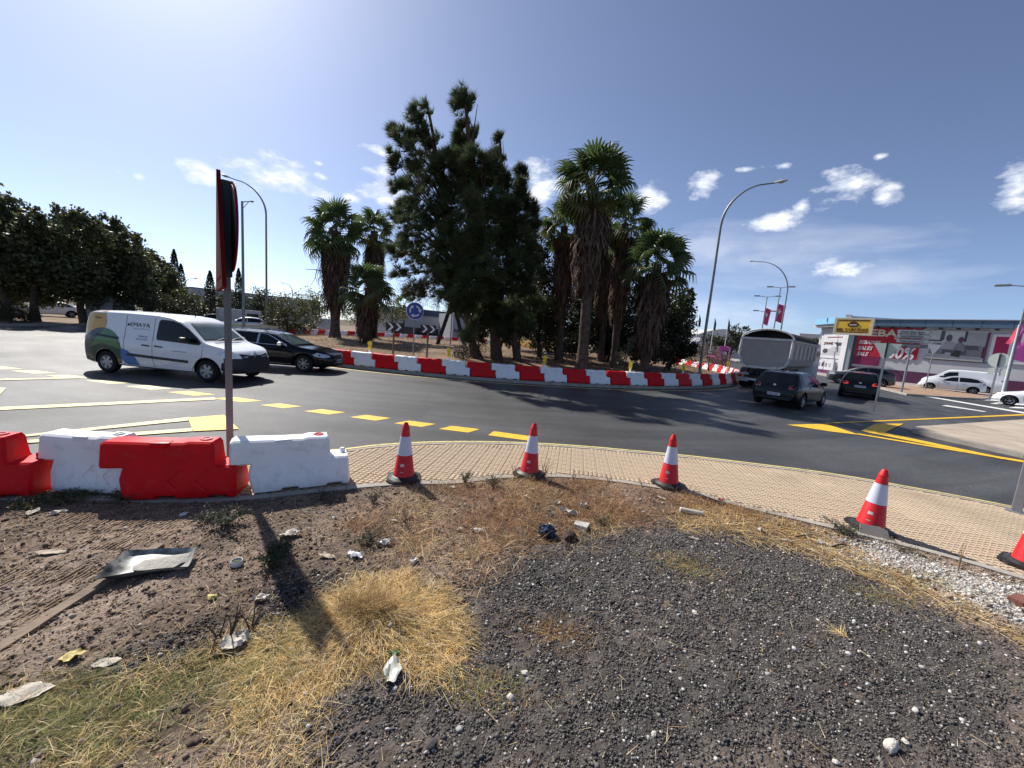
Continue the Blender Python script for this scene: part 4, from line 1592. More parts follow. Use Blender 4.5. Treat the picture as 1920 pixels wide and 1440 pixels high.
# rear door with pressed frame
mb = MB()
mb.add([(-.06, y * .93, z if z > 2 else z + .06) for y, z in sec] + [(.0, y * .93, z if z > 2 else z + .06) for y, z in sec], [tuple(range(n))] + [(i, i + 1, n + i + 1, n + i) for i in range(n - 1)], M_tip)
mb.build('tailgate', trk)
mb = MB()
fr = [(-.1, y * .97, z if z > 2 else z - .01) for y, z in sec]
fr = fr + [fr[0]]
for i in range(len(fr) - 1):
    a, b = Vector(fr[i]), Vector(fr[i + 1])
    d = (b - a)
    M = d.to_track_quat('X', 'Z').to_matrix().to_4x4()
    mb.box(tuple((a + b) / 2), (d.length + .07, .10, .12), M_tiplight, M)
mb.build('tailgate_frame', trk, smooth=30)
for sd in (-1, 1):
    mb = MB()
    mb.tube([(-.12, sd * 1.22, 2.84), (-.20, sd * 1.24, 2.3), (-.20, sd * 1.22, 1.9)], .04, M_tiplight, 6)
    mb.build('tailgate_arm', trk)
# tarp hoops and skin
hoop = [(HW * math.cos(R(a)) * 1.0, z1 + .54 * math.sin(R(a))) for a in range(0, 181, 12)]
mb = MB()
nh = len(hoop)
P = [(x, y, z + (.0 if k % 2 else -.035)) for k, x in enumerate(np.linspace(.25, LB, 9)) for (y, z) in hoop]
F = [(k * nh + i, k * nh + i + 1, (k + 1) * nh + i + 1, (k + 1) * nh + i) for k in range(8) for i in range(nh - 1)]
mb.add(P, F, M_tarp)
mb.build('tarpaulin', trk, smooth=50)
mb = MB()
mb.tube([(.0, y, z) for y, z in hoop], .05, M_tiplight, 6)
mb.build('hoop', trk, smooth=60)
mb = MB()
mb.add([(.9, y * .96, z - .02) for y, z in hoop], [tuple(range(nh))], M_tarp)
mb.build('tarpaulin_end', trk)
mb = MB()
for sd in (-1, 1):
    mb.box((3.2, sd * .42, 1.02), (7.4, .12, .30), M_chas)
for x in (.05, 1.4, 3.0):
    mb.box((x, 0, 1.02), (.14, .9, .26), M_chas)
mb.box((-.05, 0, .72), (.12, 2.3, .14), M_chas)
for sd in (-1, 1):
    mb.box((-.05, sd * .55, .87), (.10, .1, .3), M_chas)
mb.build('chassis', trk)
for sd in (-1, 1):
    mb = MB()
    pts_ = [(1.05 + .62 * math.cos(R(a)), 0, .56 + .62 * math.sin(R(a))) for a in range(15, 166, 15)]
    for i in range(len(pts_) - 1):
        a, b = Vector(pts_[i]), Vector(pts_[i + 1])
        mb.add([(a.x, sd * .72, a.z), (b.x, sd * .72, b.z), (b.x, sd * 1.26, b.z), (a.x, sd * 1.26, a.z)], [(0, 1, 2, 3)], M_blk)
    mb.build('mudguard', trk, smooth=50)
    mb = MB()
    mb.box((.42, sd * .99, .62), (.02, .54, .5), M_plate)
    mb.build('mud_flap', trk)
for sd in (-1, 1):
    for x in (1.05, 2.4, 3.75):
        wheel(trk, (x, sd * 1.08, .5), .5, .34, sd, 8, 'cap')
    wheel(trk, (7.4, sd * 1.05, .5), .5, .30, sd, 8, 'cap')
    mb = MB()
    mb.box((0, 0, 0), (.08, .42, .15), M_blk, bev=.01)
    mb.box((-.043, .11, 0), (.006, .14, .11), M_red)
    mb.box((-.043, -.05, 0), (.006, .14, .11), mat('amber_lens', (0.6, 0.2, 0.02), 0.2))
    mb.build('tail_light', trk, loc=(-.13, sd * .92, .72))
mb = MB()
mb.box((0, 0, 0), (.02, .52, .12), M_plate)
o_ = mb.build('number_plate', trk, loc=(-.14, .35, .55))
# cab
mb = MB()
mb.prism([(7.0, .6), (9.0, .6), (9.1, 1.5), (8.95, 2.5), (8.5, 2.95), (7.05, 2.95)], -1.2, 1.2, M_van, Matrix(((1, 0, 0, 0), (0, 0, 1, 0), (0, 1, 0, 0), (0, 0, 0, 1))))
mb.build('cab', trk, smooth=30)
mb = MB()
for sd in (-1, 1):
    mb.add([(7.5, sd * 1.206, 1.75), (8.85, sd * 1.206, 1.75), (8.75, sd * 1.206, 2.5), (7.5, sd * 1.206, 2.5)], [(0, 1, 2, 3)], M_glass)
mb.add([(9.08, -1.1, 1.65), (9.08, 1.1, 1.65), (8.97, 1.05, 2.5), (8.97, -1.05, 2.5)], [(0, 1, 2, 3)], M_glass)
mb.build('window', trk)


# ---------------------------------------------------------------- distant parked cars (few pixels each)
far = [(-20, 585, 52, M_silver, 'hatch', 'white car parked under the dark trees at the edge of the verge', 8), (95, 592, 58, M_van, 'saloon', 'white car glimpsed between the trunks of the dark trees', 6),
       (455, 632, 46, M_silver, 'hatch', 'white hatchback parked beyond the lamp posts behind the black estate car', 2),
       (515, 633, 50, M_greypaint, 'saloon', 'dark car parked beside the white hatchback beyond the lamp posts', 0),
       (395, 622, 55, M_blackpaint, 'saloon', 'black car parked behind the roof of the white van', 0)]
for (px, py, d, pm, kd, lb, tr_) in far:
    l_, h_ = place_side(px, py, d, tr_, 1.25)
    side_car('parked_car', l_ + (0.1,), h_, pm, lb, kd)
l_, h_ = place_side(1140, 672, 70, 0, 1.5)
side_car('parked_van', l_, h_, M_van, 'white van standing in the sun behind the trunks of the palms', 'van', 'van')
p = pt(588, 618, 62)
sv = side_car('parked_van', (p[0], p[1] + 3), R(120), M_silver, 'grey van parked behind the bushes, its square back towards the road', 'van', 'van')

# ================================================================== PLASTIC BARRIERS
M_bred = mat('red_barrier_plastic', (0.66, 0.0015, 0.008), 0.45, spec=0.2, var=0.14, scale=3, bump=0.08, bscale=30, dirt=(7, 0.56, (0.36, 0.10, 0.085), 0.5))
M_bwht = mat('white_barrier_plastic', (0.88, 0.88, 0.88), 0.45, spec=0.45, var=0.06, scale=3, bump=0.08, bscale=30, dirt=(7, 0.53, (0.48, 0.44, 0.38), 0.6))
M_bred2 = mat('red_filler_cap', (0.55, 0.012, 0.02), 0.4, var=0.1)
M_grey_cap = mat('grey_filler_cap', (0.33, 0.34, 0.33), 0.5, var=0.1)


def bar_half(z):
    return float(np.interp(z, [0, .03, .10, .24, .40, .56, .62], [.185, .20, .20, .165, .140, .125, .115]))


BAR_OUT = [(0.02, 0.0), (.28, 0.0), (.30, .035), (.44, .035), (.46, 0.0), (.74, 0.0), (.76, .035), (.90, .035), (.92, 0), (.985, 0.0),
           (1.0, .06), (.985, .30), (.975, .355), (.80, .355), (.785, .38), (.775, .57), (.75, .61), (.55, .615), (.50, .60), (.30, .60), (-.16, .615), (-.195, .59),
           (-.20, .36), (-.185, .335), (-.01, .335), (-.03, .22), (0.0, .08)]


def barrier_mesh(name, m, capm, chev=True):
    out_ = [Vector(p) for p in BAR_OUT]
    n = len(out_)
    # inset outline
    ins = []
    for i in range(n):
        a, b, c = out_[i - 1], out_[i], out_[(i + 1) % n]
        d1, d2 = (b - a).normalized(), (c - b).normalized()
        n1, n2 = Vector((-d1.y, d1.x)), Vector((-d2.y, d2.x))
        k = (n1 + n2)
        k = k.normalized() if k.length > 1e-6 else n1
        ins.append(b + k * 0.020 / max(0.5, k.dot(n1)))
    pts, edges = list(ins), [(i, (i + 1) % n) for i in range(n)]
    A, B = np.meshgrid(np.arange(-.17, 1.0, .12), np.array([.10, .24, .335, .40, .5]))
    A, B = A.ravel(), B.ravel()
    poly = [(p.x, p.y) for p in ins]
    ok = inpoly(A, B, poly) & (distpoly(A, B, poly, True) > .025)
    pts += [Vector((a, b)) for a, b in zip(A[ok], B[ok])]
    res = geometry.delaunay_2d_cdt(pts, edges, [], 1, 1e-5)
    vv, ff = res[0], res[2]
    k = len(vv)
    mb = MB()
    P = [(p.x, -bar_half(p.y), p.y) for p in vv] + [(p.x, bar_half(p.y), p.y) for p in vv]
    F = [tuple(f) for f in ff] + [tuple(j + k for j in f[::-1]) for f in ff]
    # boundary: inset ring -> outline ring (front), outline ring (back) -> inset ring
    orig = {i: j for j, i in enumerate(range(n))}
    base = len(P)
    P += [(p.x, -bar_half(p.y) + .022, p.y) for p in out_] + [(p.x, bar_half(p.y) - .022, p.y) for p in out_]
    # delaunay keeps input order for the first points
    for i in range(n):
        j = (i + 1) % n
        F += [(i, j, base + j, base + i), (base + i, base + j, base + n + j, base + n + i), (base + n + i, base + n + j, k + j, k + i)]
    mb.add(P, F, m)
    return mb.mesh(name, 38)


def barrier_parts(m, capm):
    parts = {'barrier_body': barrier_mesh('barrier_body', m, capm)}
    mb = MB()
    mb.lathe([(.001, .004), (.030, .004), (.036, .012), (.052, .012), (.058, .0), (.058, -.01)], capm, 16)
    parts['filler_cap'] = mb.mesh('filler_cap', 40)
    mb = MB()
    mb.box((0, 0, 0), (.17, .10, .016), m, bev=.006)
    mb.box((0, -.045, -.03), (.15, .02, .045), m, Matrix.Rotation(R(18), 4, 'X'), bev=.006)
    parts['hand_grip'] = mb.mesh('hand_grip', 40)
    # two raised chevrons on each long face, each a mesh of its own
    parts['chevrons'] = []
    for sd in (-1, 1):
        for x0 in (.34, .58):
            mb = MB()
            u0 = [(x0 + .115, -.11), (x0, 0), (x0 + .115, .11)]
            P = []
            for (u, dz) in u0:
                z = .205 + dz
                for (e, o_) in ((0, -.004), (.045, -.004), (.045, .010), (0, .010)):
                    P.append((u + e, sd * (bar_half(z) + o_), z))
            mb.add(P, [(a + k, a + (k + 1) % 4, a + 4 + (k + 1) % 4, a + 4 + k) for a in (0, 4) for k in range(4)] + [(0, 1, 2, 3), (8, 9, 10, 11)], m)
            parts['chevrons'].append(mb.mesh('chevron'))
    mb = MB()
    mb.lathe([(.03, 0), (.03, .05), (.022, .06), (.001, .062)], m, 10)
    parts['locking_pin'] = mb.mesh('locking_pin', 40)
    return parts


BAR = {'red': barrier_parts(M_bred, M_bred2), 'white': barrier_parts(M_bwht, M_grey_cap)}
BAR_W = dict(BAR['white'])
mb = MB()
mb.lathe([(.001, .004), (.030, .004), (.036, .012), (.052, .012), (.058, .0), (.058, -.01)], M_bred2, 16)
BAR_W['filler_cap'] = mb.mesh('filler_cap', 40)


def barrier(loc, rz, colr_, label, group, full=True, parts=None, flip=False):
    p = parts or BAR[colr_]
    o = empty('plastic_barrier', loc, rz, label, 'barrier', group)
    link('barrier_body', p['barrier_body'], o)
    if full:
        link('filler_cap', p['filler_cap'], o, (.66, 0, .612))
        link('hand_grip', p['hand_grip'], o, (.30, -.075, .598))
        link('locking_pin', p['locking_pin'], o, (.93, .03, .352))
        for c_ in p['chevrons']:
            link('chevron', c_, o)
    return o


ZL = 0.122
near = [((-5.56, 3.28), (-4.60, 3.55), 'red', 'red plastic barrier at the far end of the row, cut by the picture edge'),
        ((-4.57, 3.68), (-3.87, 3.75), 'white', 'white plastic barrier standing between two red ones in the near row'),
        ((-3.80, 3.62), (-2.87, 3.88), 'red', 'red plastic barrier beside the grey sign pole'),
        ((-2.74, 3.98), (-1.88, 4.47), 'white', 'white plastic barrier with a red filler cap, nearest to the cones')]
for (a, b, c, lb) in near:
    d = Vector((b[0] - a[0], b[1] - a[1]))
    L = d.length
    rz = math.atan2(d.y, d.x)
    n_ = Vector((-d.y, d.x)).normalized() * 0.19
    o = barrier((a[0] + n_.x, a[1] + n_.y, ZL), rz, c, lb, 'water filled barriers on the pavement', True, BAR_W if 'filler' in lb else None)
    o.scale = (L + .06 if L < .9 else 1, 1, .96)

# barriers round the island
arc_step = 1.035
dth = arc_step / RI
p0 = at(745, 700)
th0 = math.atan2(p0[0] - CX, -(p0[1] - CY))         # boundary red | white
ZB = 0.138
ncol = {'red': 0, 'white': 0}
k = 0
for k in range(-5, 27):
    th = th0 + k * dth
    c = 'white' if k % 2 == 0 else 'red'
    r_ = RI + random.uniform(-.03, .03)
    x, y = CX + r_ * math.sin(th), CY - r_ * math.cos(th)
    rz = th + dth / 2 + random.gauss(0, .02)
    vis = k >= -3
    if vis:
        nth = ncol[c]
        ncol[c] += 1
        lb = '%s %s barrier of the island row, counted from the black estate car' % (ORD[nth], c)
    else:
        lb = '%s barrier hidden behind the black estate car' % c
    barrier((x, y, ZB), rz, c, lb, 'barriers along the island kerb', 0 <= k < 30)
for k in range(27, 38):
    th = th0 + k * dth
    c = 'white' if k % 2 == 0 else 'red'
    x, y = CX + RI * math.sin(th), CY - RI * math.cos(th)
    barrier((x, y, ZB), th + dth / 2, c, '%s barrier on the island bend running away behind the tipper truck' % c, '%s barriers on the far bend of the island' % c, False)
for k in range(52, 92):
    th = th0 + k * dth
    c = 'white' if k % 2 == 0 else 'red'
    x, y = CX + RI * math.sin(th), CY - RI * math.cos(th)
    barrier((x, y, ZB), th + dth / 2 + random.gauss(0, .03), c, '%s barrier on the far side of the island, seen past the palm trunks' % c, '%s barriers on the far side of the island' % c, False)

# ---------------------------------------------------------------- yellow warning lights behind the island barriers
M_yplast = mat('yellow_lamp_plastic', (0.75, 0.52, 0.015), 0.4, var=0.1)
M_ylens = mat('yellow_lamp_lens', (0.85, 0.62, 0.03), 0.15, spec=0.7, var=0.2, scale=20)
mb = MB()
mb.tube([(0, 0, 0), (0, 0, .70)], .045, M_bwht, 10)
wl_post = mb.mesh('post', 40)
mb = MB()
mb.box((0, 0, .79), (.15, .12, .20), M_yplast, bev=.02)
mb.box((0, 0, .70), (.10, .09, .05), M_yplast)
wl_box = mb.mesh('battery_box', 40)
mb = MB()
mb.lathe([(.085, -.03), (.10, -.02), (.10, .02), (.085, .045), (.04, .06), (.001, .062)], M_ylens, 18, axis='Y')
wl_lens = mb.mesh('lamp_lens', 40)
for i, (px, py) in enumerate([(673, 687), (833, 702), (1025, 716), (1189, 722), (1297, 724), (1331, 690), (1362, 704)]):
    x, y = at(px, py, .14)
    d = Vector((x - CX, y - CY)).normalized()
    if i < 5:
        x, y = CX + d.x * (RI - .42), CY + d.y * (RI - .42)
    rz = math.atan2(-x, y) + random.uniform(-.4, .4)
    o = empty('warning_light', (x, y, .16), rz, ['yellow warning light on a white post behind the island barriers, nearest the black estate car', 'yellow warning light behind the barriers below the pair of chevron boards', 'yellow warning light behind the barriers in front of the thick pine trunk',
              'yellow warning light behind the barriers in front of the tall palm group', 'yellow warning light beside the foot of the tall lamp post', 'yellow warning light far off beside the pink totem', 'small yellow warning light among the far barriers left of the tipper truck'][i].replace('left of', 'next to'), 'warning light', 'yellow warning lights on the island')
    link('post', wl_post, o)
    link('battery_box', wl_box, o)
    link('lamp_lens', wl_lens, o, (0, -.02, .97))

# ---------------------------------------------------------------- traffic cones
M_cred = mat('cone_red', (0.62, 0.016, 0.022), 0.45, spec=0.4, var=0.1, dirt=(7, 0.56, (0.30, 0.05, 0.04), 0.5))
M_csleeve = mat('cone_reflective_sleeve', (0.60, 0.62, 0.74), 0.38, spec=0.5, var=0.06, bump=0.12, bscale=180)
M_cbase = mat('cone_rubber_base', (0.014, 0.014, 0.015), 0.5, spec=0.4, var=0.3, dirt=(6, 0.5, (0.12, 0.10, 0.08), 0.5))
M_label = mat('cone_sticker', (0.66, 0.60, 0.58), 0.5)
CR_ = lambda z: float(np.interp(z, [0, .04, .73], [.142, .135, .036]))
mb = MB()
mb.lathe([(CR_(.05) + .006, .045), (CR_(.06), .06), (CR_(.33), .33), (CR_(.33) - .003, .335), (CR_(.57) - .003, .572), (CR_(.57), .575), (CR_(.66), .655), (CR_(.665) + .004, .662), (CR_(.68) + .004, .68), (CR_(.70), .69), (.028, .735), (.020, .745), (.018, .70)], M_cred, 28, caps=False)
cone_body = mb.mesh('cone_body', 30)
mb = MB()
mb.lathe([(CR_(.33) + .002, .334), (CR_(.57) + .002, .573)], M_csleeve, 28, caps=False)
cone_sleeve = mb.mesh('reflective_sleeve', 60)
mb = MB()
oc = [(.205, .12), (.12, .205), (-.12, .205), (-.205, .12), (-.205, -.12), (-.12, -.205), (.12, -.205), (.205, -.12)]
mb.prism(oc, 0.004, .028, M_cbase)
mb.prism([(x * .93, y * .93) for x, y in oc], .028, .036, M_cbase)
mb.lathe([(.19, .034), (.165, .048), (.150, .060), (.138, .064)], M_cbase, 28, caps=False)
for sx in (-1, 1):
    for sy in (-1, 1):
        mb.box((sx * .14, sy * .14, .008), (.07, .07, .016), M_cbase)
cone_base = mb.mesh('base', 35)
mb = MB()
for (z0_, z1_, w_) in ((.20, .235, 13), (.125, .132, 10)):
    P = []
    for a in range(-w_, w_ + 1, max(1, w_ // 3)):
        for z in (z0_, z1_):
            r_ = CR_(z) + .003
            P.append((r_ * math.sin(R(a)), -r_ * math.cos(R(a)), z))
    mb.add(P, [(2 * i, 2 * i + 2, 2 * i + 3, 2 * i + 1) for i in range(len(P) // 2 - 1)], M_label)
cone_label = mb.mesh('sticker')
CONES = [((757, 897), 12, (0, 0), 'red and white traffic cone on the pavement nearest the white barrier'),
         ((992, 889), -20, (-.025, .015), 'red and white traffic cone with dry stems growing beside its base'),
         ((1253, 909), 25, (-.012, -.02), 'red and white traffic cone at the pavement edge above the dry reddish weeds'),
         ((1630, 990), -8, (.02, .03), 'red and white traffic cone standing behind a pale board and a green weed'),
         ((1931, 1062), 30, (0, 0), 'traffic cone at the picture edge showing only its black base corner and red foot')]
for (p, rz, tl, lb) in CONES:
    x, y = at(p[0], p[1], .124)
    o = empty('traffic_cone', (x, y, .120), R(rz), lb, 'traffic cone', 'cones along the pavement edge')
    o.rotation_euler = (tl[0], tl[1], R(rz))
    fa = math.atan2(x, y)
    b = link('cone_body', cone_body, o)
    link('reflective_sleeve', cone_sleeve, o)
    link('base', cone_base, o)
    link('sticker', cone_label, o, None, (0, 0, -R(rz) - fa - R(12)))

# ---------------------------------------------------------------- sign pole in the near row (signs seen edge-on)
M_galv = mat('galvanised_steel', (0.30, 0.31, 0.33), 0.5, metal=0.55, var=0.12, scale=6, dirt=(3, 0.55, (0.22, 0.19, 0.16), 0.4))
M_signback = mat('grey_sign_back', (0.30, 0.31, 0.32), 0.5, metal=0.3, var=0.1, dirt=(3, 0.55, (0.18, 0.16, 0.14), 0.4))
M_signred = mat('sign_red', (0.48, 0.022, 0.02), 0.4, var=0.1)
M_signwht = mat('sign_white', (0.74, 0.75, 0.74), 0.4, var=0.05)
M_dkback = mat('dark_sign_back', (0.05, 0.05, 0.052), 0.6, var=0.15)
M_signyel = mat('sign_yellow', (0.75, 0.45, 0.02), 0.4, var=0.06)
M_signblk = mat('sign_black', (0.015, 0.015, 0.016), 0.5)
M_pole = mat('sign_pole_grey', (0.135, 0.14, 0.15), 0.6, spec=0.3, var=0.12, scale=4)
px_, py_ = at(432, 872, ZS)
spole = empty('sign_pole', (px_, py_, ZS), 0, 'grey square sign pole in front of the van carrying two edge-on traffic signs', 'sign pole')
va = math.atan2(px_, py_)                      # view azimuth
spole.rotation_euler = (0, 0, -va)             # local +y points away from the camera
H_ = pt(425, 338, math.hypot(px_, py_))[2] - ZS
mb = MB()
mb.box((0, 0, H_ / 2), (.075, .05, H_), M_pole, bev=.008)
mb.build('pole', spole)
mb = MB()
mb.box((0, 0, .006), (.16, .14, .012), M_galv)
for sx in (-1, 1):
    for sy in (-1, 1):
        mb.lathe([(.012, .012), (.012, .028), (.001, .030)], M_galv, 6, Matrix.Translation((sx * .06, sy * .05, 0)))
mb.build('foot_plate', spole)


def tri_sign(mb_, w, mR, mF, mB_, th=.012, up=True):
    h = w * .866
    s_ = 1 if up else -1
    P = [(-w / 2, -h / 3 * s_), (w / 2, -h / 3 * s_), (0, h * 2 / 3 * s_)]
    rp = []
    for i in range(3):
        a, b, c = Vector(P[i - 1]), Vector(P[i]), Vector(P[(i + 1) % 3])
        for t in np.linspace(0, 1, 5):
            p_ = b + (a - b).normalized() * .045
            q_ = b + (c - b).normalized() * .045
            rp.append(tuple(p_ * (1 - t) ** 2 + b * 2 * t * (1 - t) + q_ * t * t))
    M_ = Matrix(((0, 0, 1, 0), (1, 0, 0, 0), (0, 1, 0, 0), (0, 0, 0, 1)))      # plate normal along local x
    mb_.prism(rp, 0, th, mB_, M_)
    mb_.prism(rp, th, th + .004, mR, M_)
    mb_.prism([(x * .72, y * .72) for x, y in rp], th + .004, th + .006, mF, M_)


# triangular warning sign facing the other way, seen by its folded rim
mb = MB()
DS = math.hypot(px_, py_)
t0, t1 = pt(416, 543, DS)[2] - ZS, pt(416, 315, DS)[2] - ZS
M_edge = mat('sign_edge_red', (0.13, 0.010, 0.010), 0.95, spec=0.05)
tri_sign(mb, (t1 - t0) / .866, M_edge, M_edge, M_edge, .035)
tsg = mb.build('warning_sign', spole, loc=(-.045, 0.02, t0 + (t1 - t0) / 3))
tsg.rotation_euler = (0, 0, R(183))
mb = MB()
M_ = Matrix(((0, 0, 1, 0), (1, 0, 0, 0), (0, 1, 0, 0), (0, 0, 0, 1)))
d0, d1 = pt(436, 510, DS)[2] - ZS, pt(436, 342, DS)[2] - ZS
RD = (d1 - d0) / 2
circ = [(RD * math.cos(R(a)), RD * math.sin(R(a))) for a in range(0, 360, 10)]
mb.prism(circ, 0, .014, M_edge, M_)
mb.prism([(x * .93, y * .93) for x, y in circ], -.004, .0, M_dkback, M_)
mb.prism(circ, .014, .018, M_signred, M_)
mb.prism([(x * .76, y * .76) for x, y in circ], .018, .020, M_signwht, M_)
rsg = mb.build('round_sign', spole, loc=(.046, .01, (d0 + d1) / 2), smooth=30)
rsg.rotation_euler = (0, 0, R(5.5))
mb = MB()
for z in (H_ - .15, H_ - .4, H_ - .8):
    mb.box((.0, 0, z), (.11, .07, .03), M_signblk)
mb.box((0.005, -.028, H_ - .56), (.098, .016, 1.1), M_signblk)
mb.build('clamp', spole)

# ---------------------------------------------------------------- street lamps
M_lpole = mat('lamp_post_paint', (0.26, 0.28, 0.28), 0.5, metal=0.35, var=0.1, dirt=(1, 0.55, (0.18, 0.18, 0.15), 0.5))
M_lhead = mat('lamp_head', (0.55, 0.55, 0.50), 0.45, var=0.1)
M_llens = mat('lamp_glass', (0.40, 0.42, 0.42), 0.15, spec=0.7)


def street_lamp(loc, rz, H, reach, label, r0=.085, group='lamp posts round the roundabout', zbase=0.0):
    o = empty('street_lamp', (loc[0], loc[1], zbase), rz, label, 'street lamp', group)
    mb = MB()
    rise = reach * .95
    zs_ = H - rise
    pts_ = [(0, 0, 0), (0, 0, zs_ * .5), (0, 0, zs_)]
    for a in range(8, 85, 7):
        pts_.append((reach * .88 * (1 - math.cos(R(a))), 0, zs_ + rise * math.sin(R(a))))
    pts_.append((reach, 0, H + .02))
    n_ = len(pts_)
    rr = [r0 * (1 - .55 * min(1, i / (n_ - 3))) if i > 2 else r0 * (1 - .12 * i) for i in range(n_)]
    mb.tube(pts_, rr, M_lpole, 10)
    mb.build('post', o, smooth=50)
    mb = MB()
    mb.box((0, 0, .02), (.36, .36, .04), M_lpole)
    mb.lathe([(r0 * 1.5, .04), (r0 * 1.5, .28), (r0 * 1.1, .34)], M_lpole, 12)
    mb.build('base', o, smooth=40)
    mb = MB()
    L = .72
    P, F = [], []
    st = [(0, .05, .05), (.12, .09, .08), (.35, .16, .12), (.60, .15, .11), (.72, .05, .05)]
    m_ = 10
    for (u, w_, h_) in st:
        for k in range(m_):
            a = 2 * math.pi * k / m_
            zz = math.sin(a) * h_
            P.append((u, math.cos(a) * w_, zz * (.9 if zz > 0 else .45) + .02))
    for i in range(len(st) - 1):
        for k in range(m_):
            F.append((i * m_ + k, i * m_ + (k + 1) % m_, (i + 1) * m_ + (k + 1) % m_, (i + 1) * m_ + k))
    F += [tuple(range(m_))[::-1], tuple(range((len(st) - 1) * m_, len(st) * m_))]
    mb.add(P, F, M_lhead)
    h = mb.build('lamp_head', o, smooth=45, loc=(reach - .05, 0, H), rot=(0, R(-8), 0))
    mb = MB()
    mb.lathe([(.001, -.075), (.06, -.07), (.11, -.045), (.125, -.02)], M_llens, 12, Matrix.Translation((.42, 0, 0)) @ Matrix.Diagonal((1.4, 1, 1, 1)))
    mb.build('lamp_glass', h, smooth=50)
    return o


# tall lamp on the island (arm towards the road on the near right)
lp = pt(1311, 702, 29.0)
Htop = pt(1460, 326, 28.0)[2]
tip = pt(1468, 327, 29.5)
street_lamp((lp[0], lp[1]), math.atan2(tip[1] - lp[1], tip[0] - lp[0]), Htop - .25, math.hypot(tip[0] - lp[0], tip[1] - lp[1]) - .35, 'tall curved street lamp rising from the island next to the palms', .10, zbase=.25)
lp = pt(500, 625, 44)
t2 = pt(424, 330, 44)
street_lamp((lp[0], lp[1]), math.atan2(t2[1] - lp[1], t2[0] - lp[0]), t2[2] - .1, math.hypot(t2[0] - lp[0], t2[1] - lp[1]) - .3, 'curved street lamp whose head shows right behind the edge-on red signs', .10)
lp = pt(1452, 690, 62)
t2 = pt(1437, 490, 62)
street_lamp((lp[0], lp[1]), math.atan2(t2[1] - lp[1], t2[0] - lp[0]), t2[2], 4.2, 'curved street lamp behind the tipper truck, taller than the bannered poles', .10)
for (pb, ptop, d, lb) in (((345, 590), (350, 522), 85, 'small curved lamp far off in front of the tall cypress'), ((548, 600), (543, 532), 95, 'small curved lamp far off above the pale green trees')):
    lp = pt(pb[0], pb[1], d)
    street_lamp((lp[0], lp[1]), 0 if d == 85 else math.pi, pt(*ptop, d)[2], 1.8, lb, .09)
# camera / floodlight pole
lp = pt(457, 615, 40)
tz = pt(457, 378, 40)[2]
o = empty('floodlight_pole', (lp[0], lp[1], 0), -math.atan2(lp[0], lp[1]), 'straight grey pole with a short bracketed floodlight, between the sign pole and the curved lamp', 'pole')
mb = MB()
mb.tube([(0, 0, 0), (0, 0, tz)], [.12, .085], M_lpole, 10)
mb.build('post', o, smooth=50)
mb = MB()
mb.tube([(0, 0, tz - .05), (.62, -.1, tz + .12)], .04, M_lpole, 6)
mb.tube([(0, 0, tz - .6), (.42, -.06, tz + .02)], .025, M_lpole, 6)
mb.build('bracket', o)
mb = MB()
mb.box((.68, -.12, tz + .12), (.20, .16, .14), M_lpole, bev=.03)
mb.build('floodlight', o)

# ---------------------------------------------------------------- signs on the island
M_blue = mat('sign_blue', (0.012, 0.06, 0.36), 0.35, var=0.05)
M_rust = mat('brown_post', (0.16, 0.11, 0.08), 0.8, var=0.25, dirt=(4, 0.5, (0.24, 0.18, 0.13), 0.5))


def face_cam(x, y, extra=0):
    return -math.atan2(x, y) + R(extra)


D_ = 21.0
bx = pt(774, 672, D_)
c_ = pt(776, 583, D_)
zb_ = isl_z(bx[0], bx[1]) - .05
o = empty('roundabout_sign', (bx[0], bx[1], zb_), face_cam(bx[0], bx[1], 6), 'round blue sign with three white circling arrows on a thin pole', 'road sign')
zc_ = c_[2] - zb_
mb = MB()
mb.tube([(0, .03, 0), (0, .03, zc_ + .2)], .03, M_galv, 8)
mb.build('pole', o)
mb = MB()
mb.lathe([(.001, .0), (.45, 0), (.45, -.02), (.44, -.025)], M_signwht, 36, Matrix.Translation((0, 0, zc_)), axis='Y', caps=False)
mb.lathe([(.44, -.025), (.001, -.025)], M_signwht, 36, Matrix.Translation((0, 0, zc_)), axis='Y', caps=False)
mb.lathe([(.425, -.029), (.001, -.029)], M_blue, 36, Matrix.Translation((0, 0, zc_)), axis='Y', caps=False)
disc = mb.build('sign_disc', o)
for k in range(3):
    a0 = 90 + 120 * k
    mb = MB()
    ang = [R(a0 - 8 - i * 6) for i in range(12)]
    P = [(.285 * math.cos(a), -.034, .285 * math.sin(a)) for a in ang] + [(.215 * math.cos(a), -.034, .215 * math.sin(a)) for a in ang]
    F = [(i, i + 1, 13 + i, 12 + i) for i in range(11)]
    mb.add(P, F, M_signwht)
    e = ang[-1]
    t_ = Vector((math.sin(e), 0, -math.cos(e)))
    rd = Vector((math.cos(e), 0, math.sin(e)))
    c0 = rd * .25
    mb.add([c0 + rd * .095 + Vector((0, -.0345, 0)), c0 - rd * .095 + Vector((0, -.0345, 0)), c0 + t_ * .15 + Vector((0, -.0345, 0))], [(0, 1, 2)], M_signwht)
    mb.build('arrow', disc, loc=(0, 0, zc_))
